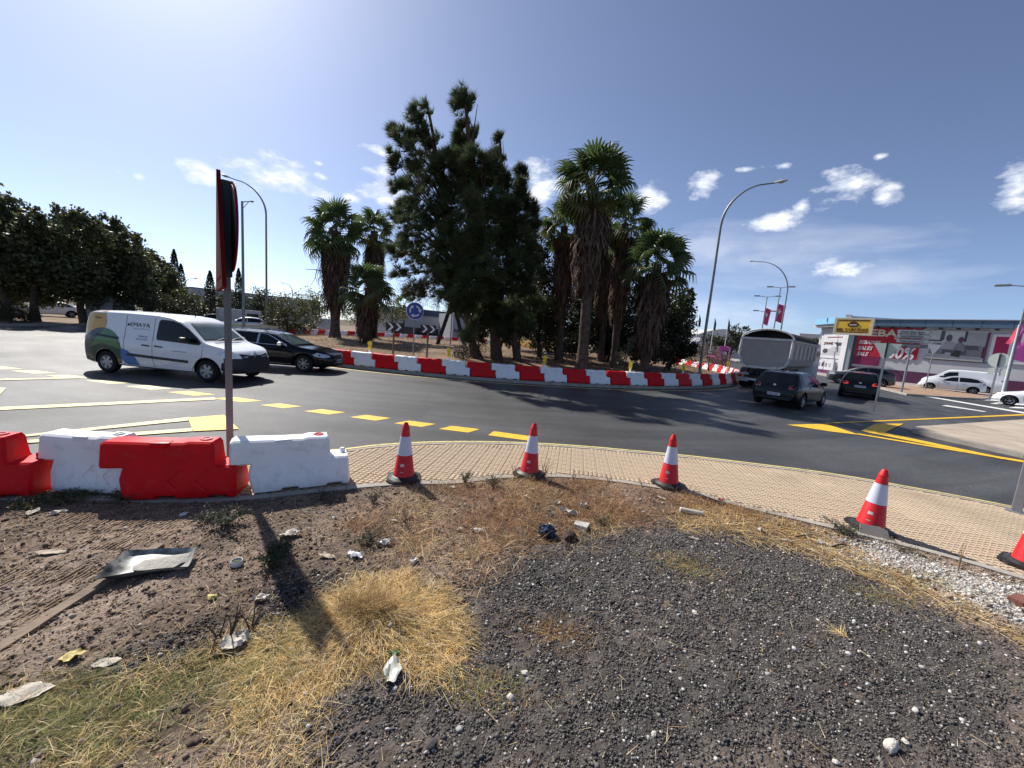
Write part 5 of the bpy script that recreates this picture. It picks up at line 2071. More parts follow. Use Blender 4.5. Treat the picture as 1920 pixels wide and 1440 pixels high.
for i, ((px, py), (bpx, bpy_)) in enumerate((((739, 613), (740, 668)), ((803, 617), (802, 672)))):
    c_ = pt(px, py, 20.6)
    b_ = pt(bpx, bpy_, 20.6)
    zb_ = isl_z(b_[0], b_[1]) - .05
    o = empty('chevron_board', (c_[0], c_[1], zb_), face_cam(c_[0], c_[1], 4), ['black board with two white chevrons, next to the small palm', 'black board with two white chevrons, on the pine side of the blue round sign'][i], 'road sign', 'chevron boards on the island')
    zc_ = c_[2] - zb_
    mb = MB()
    mb.box((0, .04, zc_ / 2), (.09, .06, zc_), M_rust)
    mb.build('post', o)
    mb = MB()
    mb.box((0, 0, zc_), (.80, .025, .42), M_signblk)
    bd = mb.build('board', o)
    for k in (-1, 1):
        mb = MB()
        x0 = k * .19 - .13
        P = [(x0, .19), (x0 + .12, .19), (x0 + .30, 0), (x0 + .12, -.19), (x0, -.19), (x0 + .18, 0)]
        mb.prism(P, -.013, -.018, M_signwht, Matrix(((1, 0, 0, 0), (0, 0, 1, 0), (0, 1, 0, zc_), (0, 0, 0, 1))))
        mb.build('chevron', bd)

# ---------------------------------------------------------------- steel A-frame sculpture on the island
b1, b2, tp = pt(820, 643, 33), pt(872, 640, 33), pt(849, 563, 33)
M_steel = mat('blackened_steel', (0.035, 0.033, 0.032), 0.6, metal=0.4, var=0.3)
o = empty('steel_sculpture', (tp[0], tp[1], .5), face_cam(tp[0], tp[1]), 'black steel A shaped frame leaning to a point among the island trees', 'sculpture')
for q in (b1, b2):
    mb = MB()
    w_ = (math.hypot(q[0] - tp[0], q[1] - tp[1])) * (1 if q is b2 else -1)
    a, b = Vector((w_, 0, .05)), Vector((0, 0, tp[2] - .5))
    d = b - a
    M = d.to_track_quat('Z', 'Y').to_matrix().to_4x4()
    mb.box(tuple((a + b) / 2), (.30, .30, d.length), M_steel, M)
    mb.build('beam', o)
mb = MB()
mb.box((0, -.17, 1.5), (.10, .08, 3.0), M_galv)
mb.build('tube', o)

# ---------------------------------------------------------------- signs at the right arm
def pole_top(base_px, top_px, d, z=.12):
    b = pt(base_px[0], base_px[1], d)
    return b, pt(top_px[0], top_px[1], d)[2]


M_gback = mat('pale_sign_back', (0.56, 0.62, 0.56), 0.45, metal=0.2, var=0.08)
b = at(1638, 772, .125)
D_ = math.hypot(*b)
o = empty('give_way_sign', (b[0], b[1], .12), face_cam(b[0], b[1], -10), 'pale back of a give way triangle on a grey pole before the red sale board', 'road sign')
hh_ = pt(1668, 642, D_)[2] - .12
mb = MB()
mb.box((0, 0, hh_ / 2), (.06, .04, hh_), M_galv)
mb.box((0, -.03, hh_ - .27), (.05, .02, .62), M_signblk)
mb.build('pole', o)
mb = MB()
mb.prism([(-.38, .26), (.38, .26), (.40, .22), (.03, -.40), (-.03, -.40), (-.40, .22)], .02, .035, M_gback, Matrix(((1, 0, 0, 0), (0, 0, 1, 0), (0, 1, 0, hh_ - .30), (0, 0, 0, 1))))
mb.build('sign_plate', o)

b = at(1690, 735, .125)
D_ = math.hypot(*b)
o = empty('direction_sign', (b[0], b[1], .12), face_cam(b[0], b[1], -4), 'pole with four stacked grey arrow boards pointing right towards the shop wall'.replace('right ', ''), 'direction sign')
zt_ = pt(1716, 618, D_)[2] - .12
sc_ = D_ / 723 * (1.0 / math.sqrt(1 + ((1718 - 960) / 723) ** 2))
mb = MB()
mb.tube([(0, 0, 0), (0, 0, zt_)], .06, M_galv, 10)
mb.build('pole', o, smooth=50)
M_arrow = mat('arrow_board_face', (0.47, 0.50, 0.48), 0.45, var=0.06)
M_arrow2 = mat('arrow_board_dark', (0.16, 0.17, 0.18), 0.45, var=0.1)
for k, t_ in enumerate(('Camí dels Reis', 'VALLDEMOSSA', 'Tanatori', 'Pol. industrial')):
    mb = MB()
    w_, h_ = (1.70, .27) if k < 3 else (1.45, .24)
    if k < 3:
        P = [(-w_ / 2, -h_ / 2), (w_ / 2 - .16, -h_ / 2), (w_ / 2, 0), (w_ / 2 - .16, h_ / 2), (-w_ / 2, h_ / 2)]
    else:
        P = [(-w_ / 2, -h_ / 2), (w_ / 2, -h_ / 2), (w_ / 2, h_ / 2), (-w_ / 2, h_ / 2)]
    zc_ = zt_ - .16 - k * .32
    M = Matrix(((1, 0, 0, .02 * k), (0, 0, 1, -.08), (0, 1, 0, zc_), (0, 0, 0, 1)))
    mb.prism(P, -.015, .015, M_signblk, M)
    mb.prism([(x * .975, y * .86) for x, y in P], -.020, -.015, M_arrow if k < 3 else M_arrow2, M)
    ab = mb.build('arrow_board', o)
    wall_text(t_, ab, -.08, zc_, .13, M_ink if k < 3 else M_arrow, -.105, width=1.15 if k < 3 else 1.0)

b = at(1737, 702, .12)
b = pt(1740, 704, 47)
o = empty('give_way_sign', (b[0], b[1], .1), face_cam(b[0], b[1], 20), 'white give way triangle against the lower edge of the photo poster', 'road sign')
hh_ = pt(1752, 660, 47)[2] + .1
mb = MB()
mb.tube([(0, 0, 0), (0, 0, hh_ + .5)], .035, M_galv, 8)
mb.build('pole', o)
mb = MB()
mb.prism([(-.42, .40), (.42, .40), (.03, -.36), (-.03, -.36)], -.05, -.035, M_signwht, Matrix(((1, 0, 0, 0), (0, 0, 1, 0), (0, 1, 0, hh_), (0, 0, 0, 1))))
mb.build('sign_plate', o)

b = at(1857, 742, .12)
D_ = 44.0
b = pt(1857, 742, D_)
o = empty('round_sign_back', (b[0], b[1], .0), face_cam(b[0], b[1], -12), 'pale back of a round road sign with two small plates below, near the banner pole', 'road sign')
zc_ = pt(1878, 676, D_)[2]
mb = MB()
mb.box((0, 0, zc_ / 2 + .25), (.10, .06, zc_ + .5), M_galv)
mb.box((0, -.04, zc_), (.08, .02, .85), M_signblk)
mb.build('pole', o)
mb = MB()
mb.lathe([(.001, .03), (.52, .03), (.52, .05), (.001, .05)], M_gback, 28, Matrix.Translation((0, 0, zc_)), axis='Y')
mb.build('sign_disc', o)
mb = MB()
for sx in (-.25, .27):
    mb.box((sx, .03, zc_ - .82), (.30, .02, .50), M_gback)
mb.build('small_plate', o)

b = at(1905, 960, ZS)
o = empty('guard_post', (b[0], b[1], ZS), face_cam(b[0], b[1], 0), 'grey rectangular post at the road edge, cut off by the picture border', 'post')
mb = MB()
mb.box((0, 0, 1.3), (.10, .06, 2.6), M_galv, bev=.008)
mb.build('post', o)
mb = MB()
mb.box((0, 0, .006), (.2, .16, .012), M_galv)
mb.build('foot_plate', o)

# ================================================================== TREES AND PLANTS
M_needle = mat('pine_needles', (0.03, 0.05, 0.02), 0.55, spec=0.35, var=0.35, scale=1.2, attr=True, trans=0.32)
M_leaf = mat('broad_leaves', (0.05, 0.08, 0.03), 0.5, spec=0.4, var=0.3, scale=1.0, attr=True, trans=0.3)
M_bark = mat('rough_bark', (0.085, 0.062, 0.045), 0.95, spec=0.1, var=0.4, scale=5, bump=1.0, bscale=14)
M_frond = mat('palm_frond', (0.085, 0.125, 0.040), 0.42, spec=0.45, var=0.3, scale=1.5, trans=0.35)
M_frond2 = mat('palm_frond_yellowing', (0.12, 0.12, 0.035), 0.45, spec=0.45, var=0.3, scale=2.5, trans=0.25)
M_skirt = mat('dead_palm_fronds', (0.10, 0.067, 0.045), 0.9, spec=0.1, var=0.4, scale=3, attr=True)
M_ptrunk = mat('palm_trunk', (0.10, 0.075, 0.06), 0.95, spec=0.1, var=0.45, scale=4, bump=1.0, bscale=10)
M_twig = mat('dry_twig', (0.10, 0.07, 0.05), 0.9, spec=0.1, var=0.3)


def unit(n):
    v = rng.normal(0, 1, (n, 3))
    return v / np.linalg.norm(v, axis=1)[:, None]


def tufts(name, C, D, nper, L, w, base, spread=0.9, var=0.35):
    """Needle tufts: C centres, D main directions, nper needles each."""
    n = len(C)
    c = np.repeat(C, nper, 0)
    d = np.repeat(D, nper, 0) + unit(n * nper) * spread
    d /= np.linalg.norm(d, axis=1)[:, None]
    ln = L * rng.uniform(.6, 1.15, n * nper)
    s = np.cross(d, unit(n * nper))
    s /= np.linalg.norm(s, axis=1)[:, None] + 1e-9
    st = c + d * (0.06 * L)
    tip = c + d * ln[:, None]
    tip[:, 2] -= 0.10 * ln
    V = np.stack([st - s * w / 2, st + s * w / 2, tip], 1).reshape(-1, 3)
    F = np.arange(len(V)).reshape(-1, 3)
    k = np.repeat(rng.uniform(1 - var, 1 + var, n), nper)
    hue = np.repeat(rng.uniform(-.2, .35, n), nper)
    col = np.array(base)[None, :] * k[:, None]
    col[:, 0] *= 1 + hue
    col = np.repeat(col, 3, 0)
    return npmesh(name, V, F, M_needle, col)


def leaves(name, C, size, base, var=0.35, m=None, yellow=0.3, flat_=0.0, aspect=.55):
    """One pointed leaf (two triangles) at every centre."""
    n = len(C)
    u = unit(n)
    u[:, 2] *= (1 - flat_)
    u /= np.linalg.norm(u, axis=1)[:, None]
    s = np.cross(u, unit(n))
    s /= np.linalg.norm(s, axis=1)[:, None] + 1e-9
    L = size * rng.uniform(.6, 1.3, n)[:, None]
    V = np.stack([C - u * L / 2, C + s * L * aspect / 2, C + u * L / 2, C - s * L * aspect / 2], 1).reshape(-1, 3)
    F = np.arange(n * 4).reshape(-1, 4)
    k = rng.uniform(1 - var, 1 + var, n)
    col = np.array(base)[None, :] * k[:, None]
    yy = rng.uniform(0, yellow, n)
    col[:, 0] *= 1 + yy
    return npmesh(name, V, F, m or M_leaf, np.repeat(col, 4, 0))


def blob_points(blobs, n, shell=0.55, clump=16, sig=.17):
    """Points filling a set of spheres (x, y, z, r[, rz]); more of them near the surface, broken into clumps."""
    vol = np.array([b[3] ** (2 if clump > 10 else 1.5) for b in blobs])
    cnt = rng.multinomial(n, vol / vol.sum())
    out_ = []
    for b, k in zip(blobs, cnt):
        r = b[3]
        rz = b[4] if len(b) > 4 else r
        ncl = max(4, k // clump)
        cd = unit(ncl)
        cr = rng.uniform(shell, 1.05, ncl) ** 0.8
        cc = cd * cr[:, None]
        idx = rng.integers(0, ncl, k)
        p = cc[idx] + rng.normal(0, sig, (k, 3))
        p = p * np.array([r, r, rz]) + np.array(b[:3])
        out_.append(p)
    return np.vstack(out_)


def limb_mesh(name, base, top, r0, targets, m=M_bark, wob=.1, n=9, bare=.35):
    """Trunk from base to top with limbs to target points."""
    mb = MB()
    base, top = Vector(base), Vector(top)
    pts_, rs = [], []
    for i in range(n):
        t = i / (n - 1)
        p = base.lerp(top, t)
        if 0 < i < n - 1:
            p += Vector((random.gauss(0, wob), random.gauss(0, wob), 0))
        pts_.append(p)
        rs.append(r0 * (1.25 if i == 0 else 1) * (1 - .8 * t) + .015)
    mb.tube(pts_, rs, m, 9)
    for t in targets:
        t = Vector(t)
        f = min(.92, max(bare, ((t.z - base.z) / max(.1, (top.z - base.z))) - random.uniform(.12, .3)))
        k = f * (n - 1)
        i = min(n - 2, int(k))
        s = pts_[i].lerp(pts_[i + 1], k - i)
        d = t - s
        mid_ = s + d * .5 + Vector((random.gauss(0, .1), random.gauss(0, .1), d.length * .08)) * 1
        r_ = max(.012, r0 * .32 * (1 - f * .6))
        mb.tube([s, s.lerp(mid_, .6), mid_, t], [r_, r_ * .8, r_ * .6, r_ * .2], m, 6)
    return mb


def pxblobs(lst, dist, dj=1.0, seed=0):
    """Crown lobes given by their place in view (pixel centre, pixel radius); each is a real sphere with its own depth."""
    rr = random.Random(seed)
    o = []
    for b in lst:
        px, py, rp = b[:3]
        d = dist + (b[3] if len(b) > 3 else rr.uniform(-dj, dj))
        p = pt(px, py, d)
        q = pt(px, py - rp, d)
        r_ = abs(q[2] - p[2])
        o.append((p[0], p[1], p[2], r_))
    return o


def pine(label, lobes, dist, base_px, top_px, ntuft, r0, col=(0.085, 0.115, 0.050), base_d=22.5, nper=26, L=.46, seed=0, group='pines on the island', w=.028):
    b = pt(base_px[0], base_px[1], base_d or dist)
    zb_ = isl_z(b[0], b[1]) - .1
    o = empty('pine_tree', (b[0], b[1], zb_), 0, label, 'tree', group)
    bl = pxblobs(lobes, dist, 1.3, seed)
    C = blob_points([(b_[0], b_[1], b_[2], b_[3] * .92) for b_ in bl], int(ntuft * (.62 if seed == 3 else 1.0)), .3, 5, .15)
    ctr = np.array([b[0], b[1], 0])
    D = C - ctr
    D[:, 2] = 0
    D /= np.linalg.norm(D, axis=1)[:, None] + 1e-6
    D[:, 2] = rng.uniform(.3, 1.4, len(D))
    D /= np.linalg.norm(D, axis=1)[:, None]
    org = np.array([b[0], b[1], zb_])
    cm = tufts('crown', C - org, D, nper, L, w, col)
    link('crown', cm, o)
    tp_ = pt(top_px[0], top_px[1], dist)
    tg = [Vector(p[:3]) - Vector(org) + Vector((random.gauss(0, .2), random.gauss(0, .2), 0)) for p in bl for _ in range(3)]
    limb_mesh('trunk', (0, 0, 0), Vector(tp_) - Vector(org), r0, tg, wob=.07).build('trunk', o, smooth=60)
    return o


LO = [(790, 208, 24), (783, 240, 26), (760, 262, 24), (738, 240, 13), (802, 262, 26), (745, 300, 20), (772, 300, 30), (812, 300, 28), (830, 310, 22),
      (745, 340, 20), (775, 345, 32), (815, 350, 36), (760, 390, 28), (800, 400, 40), (750, 412, 20), (775, 440, 34), (822, 450, 42), (765, 480, 28), (800, 500, 38), (750, 515, 18), (790, 540, 28), (830, 520, 40), (765, 545, 14), (845, 555, 26), (742, 470, 12)]
pine('dark island pine with a pointed leaning top, next to the small palms', LO, 21.5, (893, 668), (800, 190), 3300, .22, seed=3)
LO = [(873, 196, 24), (866, 240, 9), (876, 236, 8), (890, 252, 12), (858, 262, 13), (870, 282, 26), (890, 300, 26), (850, 300, 20), (862, 340, 36), (900, 345, 30), (845, 390, 36), (890, 400, 42), (860, 450, 42), (905, 455, 40), (880, 500, 46), (850, 520, 32), (920, 510, 36), (890, 545, 40), (870, 575, 24), (915, 575, 30), (900, 610, 22), (860, 565, 26), (940, 600, 24), (880, 630, 16)]
pine('tallest island pine, with a round lollipop tuft at its tip and the thickest trunk', LO, 20.5, (931, 680), (873, 190), 3700, .30, seed=5)
LO = [(934, 262, 9), (935, 290, 18), (925, 320, 24), (945, 345, 26), (930, 390, 34), (955, 385, 22), (978, 325, 15), (978, 355, 18), (985, 385, 20), (960, 420, 36), (990, 420, 22), (945, 455, 38), (985, 460, 30), (1000, 400, 12), (965, 500, 36), (945, 540, 32), (1000, 500, 18), (985, 540, 24), (965, 585, 24), (995, 560, 22), (950, 620, 18), (985, 610, 18)]
pine('dark island pine with a brown dead tip, standing next to the tallest palm', LO, 21.0, (972, 672), (937, 258), 2700, .20, col=(0.075, 0.102, 0.044), seed=8)

# weeping lower branches of a pale shrub-tree under the pines
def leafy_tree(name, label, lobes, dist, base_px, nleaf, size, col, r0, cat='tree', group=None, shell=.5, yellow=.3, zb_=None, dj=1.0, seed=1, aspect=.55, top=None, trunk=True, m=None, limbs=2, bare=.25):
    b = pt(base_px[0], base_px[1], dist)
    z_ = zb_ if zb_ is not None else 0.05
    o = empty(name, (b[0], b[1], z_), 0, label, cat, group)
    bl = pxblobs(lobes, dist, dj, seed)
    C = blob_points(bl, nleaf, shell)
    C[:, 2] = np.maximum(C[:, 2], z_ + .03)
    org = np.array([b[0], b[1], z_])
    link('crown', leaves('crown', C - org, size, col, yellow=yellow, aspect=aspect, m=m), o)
    if trunk:
        hi = max(bl, key=lambda q: q[2])
        tp_ = Vector(hi[:3]) - Vector(org)
        tp_ = Vector((tp_.x * .5, tp_.y * .5, tp_.z))
        tg = [Vector(p[:3]) - Vector(org) for p in bl for _ in range(limbs)]
        limb_mesh('trunk', (0, 0, -.05), tp_, r0, tg, wob=r0 * .5, n=7, bare=bare).build('trunk', o, smooth=60)
    return o


ISL = 'shrubs and small trees on the island'
leafy_tree('weeping_tree', 'thin grey-green weeping foliage hanging at the low edge of the pointed pine', [(765, 545, 22), (785, 560, 22), (757, 520, 16), (810, 562, 18), (840, 575, 14)], 22.5, (905, 670), 2600, .10, (0.06, 0.075, 0.05), .05, group=ISL, shell=.2, zb_=.5, aspect=.2, limbs=1)
leafy_tree('bay_tree', 'dense dark bush tree with glossy leaves behind the skirted palm nearest the lamp post', [(1262, 580, 34), (1280, 600, 24), (1290, 555, 13), (1245, 620, 30), (1275, 632, 22), (1225, 600, 24), (1283, 572, 16)], 29.0, (1255, 680), 8840, 0.230, (0.035, 0.055, 0.022), .10, group=ISL, zb_=.4)
leafy_tree('shrub', 'yellow-green shrub at the foot of the thick pine trunk', [(895, 620, 24), (905, 650, 20), (885, 655, 14), (890, 590, 18), (900, 600, 16)], 24.0, (898, 672), 2600, .09, (0.075, 0.085, 0.03), .04, group=ISL, zb_=.45, shell=.3)
leafy_tree('shrub', 'dark low shrub beside the chevron boards below the pines', [(868, 655, 16), (880, 662, 12), (855, 662, 10), (870, 668, 12)], 22.0, (868, 676), 2200, .07, (0.025, 0.026, 0.022), .03, 'shrub', ISL, zb_=.4, shell=.3)
leafy_tree('shrub', 'dark shrub mass filling the gap between the tall palms', [(1120, 610, 40), (1150, 640, 34), (1080, 640, 24), (1180, 620, 30), (1140, 570, 30), (1100, 575, 22), (1190, 660, 18)], 30.0, (1140, 680), 11050, 0.216, (0.028, 0.040, 0.020), .10, 'shrub', ISL, zb_=.5)
leafy_tree('shrub', 'pale leafy shrub low in front of the palms near the kerb', [(1165, 672, 12), (1178, 655, 12), (1160, 655, 8), (1185, 640, 9)], 21.5, (1170, 690), 1100, .10, (0.09, 0.105, 0.06), .02, 'shrub', ISL, zb_=.25, shell=.2)
leafy_tree('shrub', 'thin olive saplings standing between the pine trunk and the palms', [(1020, 570, 20), (1010, 600, 20), (1030, 620, 16), (1000, 560, 16), (1015, 530, 16)], 25.0, (1015, 672), 4420, 0.135, (0.055, 0.065, 0.030), .03, 'shrub', ISL, zb_=.5, shell=.2)
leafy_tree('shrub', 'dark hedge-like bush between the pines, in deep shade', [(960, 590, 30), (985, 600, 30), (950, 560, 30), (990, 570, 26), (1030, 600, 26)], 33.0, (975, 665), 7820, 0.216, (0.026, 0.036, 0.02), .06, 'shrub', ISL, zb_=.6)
leafy_tree('shrub', 'pale dry bush heaped beside the lamp post towards the pink totem', [(1330, 668, 20), (1355, 675, 18), (1300, 672, 18), (1315, 650, 12)], 34.0, (1330, 690), 3000, .10, (0.16, 0.13, 0.08), .04, 'shrub', ISL, zb_=.4, shell=.3)

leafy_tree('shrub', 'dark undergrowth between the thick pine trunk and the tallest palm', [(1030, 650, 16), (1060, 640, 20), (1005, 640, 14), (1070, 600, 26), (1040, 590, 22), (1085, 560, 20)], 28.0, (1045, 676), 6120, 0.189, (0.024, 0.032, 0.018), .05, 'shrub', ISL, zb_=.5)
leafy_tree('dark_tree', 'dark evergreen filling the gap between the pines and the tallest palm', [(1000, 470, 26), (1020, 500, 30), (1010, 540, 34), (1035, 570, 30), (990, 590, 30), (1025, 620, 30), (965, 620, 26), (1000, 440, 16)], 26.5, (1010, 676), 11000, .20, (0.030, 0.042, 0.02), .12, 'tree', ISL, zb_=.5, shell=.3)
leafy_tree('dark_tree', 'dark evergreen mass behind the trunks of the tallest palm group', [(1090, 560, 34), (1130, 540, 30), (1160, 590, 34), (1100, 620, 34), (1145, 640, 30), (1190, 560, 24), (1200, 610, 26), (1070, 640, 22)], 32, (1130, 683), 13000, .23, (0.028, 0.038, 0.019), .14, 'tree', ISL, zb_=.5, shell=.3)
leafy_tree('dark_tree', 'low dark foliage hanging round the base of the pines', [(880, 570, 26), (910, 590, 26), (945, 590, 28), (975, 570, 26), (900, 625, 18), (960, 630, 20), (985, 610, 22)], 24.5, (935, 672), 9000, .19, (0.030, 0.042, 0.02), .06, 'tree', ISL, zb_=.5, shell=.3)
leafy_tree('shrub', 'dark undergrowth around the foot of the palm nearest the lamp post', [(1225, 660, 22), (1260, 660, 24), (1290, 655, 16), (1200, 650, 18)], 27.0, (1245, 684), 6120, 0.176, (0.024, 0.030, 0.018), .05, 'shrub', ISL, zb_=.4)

# dry grass tufts on the island
M_straw = mat('straw', (0.4, 0.28, 0.13), 0.8, spec=0.2, var=0.25, scale=6, attr=True, trans=0.2)


def blades(name, P, L, w, lean, col, up=.7, segs=3, droop=.5, m=None, colvar=.25):
    """Grass blades: P roots (n,3), L lengths (n), lean unit directions (n,2), curved strips."""
    n = len(P)
    L = np.broadcast_to(L, (n,))
    upv = np.broadcast_to(up, (n,))
    d = np.c_[lean * np.sqrt(np.maximum(0, 1 - upv ** 2))[:, None], upv]
    side = np.c_[-lean[:, 1], lean[:, 0], np.zeros(n)]
    tw = rng.normal(0, .5, n)
    side = side * np.cos(tw)[:, None] + np.c_[np.zeros((n, 2)), np.sin(tw)]
    rows = []
    for k in range(segs + 1):
        t = k / segs
        c = P + d * (L * t)[:, None]
        c[:, 2] -= droop * L * t * t * .6
        c[:, :2] += lean * (L * t * t * .25 * droop)[:, None]
        c[:, 2] = np.maximum(c[:, 2], P[:, 2] + .004 + .006 * t)
        ww = w * (1 - t * .85) / 2
        rows += [c - side * np.reshape(ww, (-1, 1)) if np.ndim(ww) else c - side * ww, c + side * ww if not np.ndim(ww) else c + side * np.reshape(ww, (-1, 1))]
    V = np.stack(rows, 1).reshape(-1, 3)
    m_ = 2 * (segs + 1)
    base = (np.arange(n) * m_)[:, None]
    F = np.vstack([base + np.array([2 * k, 2 * k + 1, 2 * k + 3, 2 * k + 2]) for k in range(segs)])
    c = np.array(col) if np.ndim(col) > 1 else np.tile(np.array(col), (n, 1))
    c = c * rng.uniform(1 - colvar, 1 + colvar, n)[:, None]
    return npmesh(name, V, F, m or M_straw, np.repeat(c, m_, 0))


def lean_rand(n, bias=None, k=1.0):
    a = rng.uniform(0, 2 * math.pi, n)
    v = np.c_[np.cos(a), np.sin(a)]
    if bias is not None:
        v = v + np.array(bias) * k
        v /= np.linalg.norm(v, axis=1)[:, None]
    return v


n = 9000
a = rng.uniform(0, 2 * math.pi, n)
r_ = RI * np.sqrt(rng.uniform(0.05, .93, n))
P = np.c_[CX + r_ * np.sin(a), CY - r_ * np.cos(a), np.zeros(n)]
P = P[nz(P[:, 0], P[:, 1], .5, 4) > -.15]
P[:, 2] = [isl_z(x, y) for x, y in P[:, :2]]
o = link('dry_grass', blades('dry_grass', P, rng.uniform(.15, .5, len(P)), .03, lean_rand(len(P)), (0.34, 0.23, 0.12), up=rng.uniform(.6, .95, len(P)), segs=2))
tag(o, kind='stuff')
# tall golden grass standing in sun behind the pines
n = 5000
c0, c1 = pt(950, 650, 44), pt(1065, 655, 44)
t = rng.uniform(0, 1, n)
P = np.c_[c0[0] + (c1[0] - c0[0]) * t + rng.normal(0, .6, n), c0[1] + (c1[1] - c0[1]) * t + rng.normal(0, 1.6, n), np.zeros(n)]
P[:, 2] = [isl_z(x, y) for x, y in P[:, :2]]
o = link('tall_dry_grass', blades('tall_dry_grass', P, rng.uniform(.6, 1.5, n), .05, lean_rand(n), (0.55, 0.38, 0.16), up=rng.uniform(.8, .98, n), segs=2))
tag(o, kind='stuff')


# ---------------------------------------------------------------- fan palms
def frond_mesh(name, m, rad=.95, pet=.9, droop=.35):
    """A fan leaf: stalk along +x, pleated blade of separate fingers that hang at the tips."""
    mb = MB()
    mb.tube([(0, 0, 0), (pet * .5, 0, .03), (pet, 0, 0)], [.022, .018, .012], m, 5)
    nf = 19
    V, F = [], []
    hub = Vector((pet, 0, 0))
    for i in range(nf):
        a = R(-118 + 236 * i / (nf - 1))
        da = R(236 / (nf - 1)) * .5
        L = rad * (.80 + .25 * math.cos(a * .6)) * random.uniform(.92, 1.05)
        fold = .035
        rows = []
        for (t, wf, dz) in ((.06, 1.0, 0), (.58, 1.0, -.04), (.80, .6, -.20), (1.0, .08, -.75)):
            r_ = L * t * (1 if t < .9 else .93)
            z = droop * dz * rad - (.10 * rad * (abs(a) / 2) ** 2 * t)
            w_ = math.tan(da) * L * min(t, .6) * wf
            ax = Vector((math.cos(a), math.sin(a), 0))
            sx = Vector((-math.sin(a), math.cos(a), 0))
            c = hub + ax * r_ + Vector((0, 0, z))
            rows.append((c - sx * w_ + Vector((0, 0, -fold * t)), c + Vector((0, 0, fold * .6 * (1 - t))), c + sx * w_ + Vector((0, 0, -fold * t))))
        k = len(V)
        for r3 in rows:
            V += r3
        for j in range(len(rows) - 1):
            for q in (0, 1):
                F.append((k + j * 3 + q, k + j * 3 + q + 1, k + j * 3 + 4 + q, k + j * 3 + 3 + q))
    mb.add(V, F, m)
    return mb.mesh(name, fixn=False)


FRONDS = [frond_mesh('frond', M_frond, .92, 1.1, .5), frond_mesh('frond', M_frond, .95, 1.25, .8), frond_mesh('frond', M_frond2, .9, 1.0, 1.0)]
M_dfr = mat('hanging_brown_frond', (0.13, 0.085, 0.05), 0.85, spec=0.15, var=0.35, scale=3)
FR_DEAD = frond_mesh('dead_frond', M_dfr, .85, .8, 1.0)


def skirt_mesh(zt, zb_, rt, rb, n):
    """Thatch of dead leaves hanging round the trunk from zt down to zb_."""
    a = rng.uniform(0, 2 * math.pi, n)
    t = rng.uniform(0, 1, n) ** .9
    z = zt + (zb_ - zt) * t
    prof = np.interp(t, [0, .12, .35, .7, 1.0], [rt * .75, rt, rt * 1.02, rt * .85, rb])
    r_ = prof * rng.uniform(.72, 1.08, n)
    L = rng.uniform(.5, 1.25, n) * min(1, (zt - zb_) / 2.2)
    w = rng.uniform(.03, .10, n)
    out_ = np.c_[np.cos(a), np.sin(a), np.zeros(n)]
    sd = np.c_[-np.sin(a), np.cos(a), np.zeros(n)]
    top = out_ * r_[:, None] * .8 + np.c_[np.zeros((n, 2)), z]
    mid_ = out_ * (r_ * 1.05)[:, None] + np.c_[np.zeros((n, 2)), z - L * .5] + sd * rng.normal(0, .05, n)[:, None]
    bot = out_ * (r_ * rng.uniform(.9, 1.15, n))[:, None] + np.c_[np.zeros((n, 2)), z - L] + sd * rng.normal(0, .10, n)[:, None]
    V = np.stack([top - sd * w[:, None] * .5, top + sd * w[:, None] * .5, mid_ - sd * w[:, None] * .6, mid_ + sd * w[:, None] * .6, bot], 1).reshape(-1, 3)
    b = (np.arange(n) * 5)[:, None]
    F = np.vstack([b + np.array([0, 1, 3]), b + np.array([0, 3, 2]), b + np.array([2, 3, 4])])
    c = np.array([0.125, 0.082, 0.058])[None] * rng.uniform(.45, 1.35, n)[:, None]
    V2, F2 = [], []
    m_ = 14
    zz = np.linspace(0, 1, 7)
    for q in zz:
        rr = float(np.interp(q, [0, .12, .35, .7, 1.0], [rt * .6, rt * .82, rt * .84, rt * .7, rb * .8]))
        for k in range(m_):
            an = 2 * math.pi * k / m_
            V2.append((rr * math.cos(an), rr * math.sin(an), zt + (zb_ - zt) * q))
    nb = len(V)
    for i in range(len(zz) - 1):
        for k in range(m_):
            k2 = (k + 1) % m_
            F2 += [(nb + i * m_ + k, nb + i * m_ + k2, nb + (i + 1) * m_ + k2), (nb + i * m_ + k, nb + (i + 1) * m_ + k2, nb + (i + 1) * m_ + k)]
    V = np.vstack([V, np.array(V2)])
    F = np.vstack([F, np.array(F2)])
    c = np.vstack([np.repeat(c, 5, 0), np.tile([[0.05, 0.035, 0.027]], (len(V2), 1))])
    return npmesh('dead_frond_skirt', V, F, M_skirt, c)


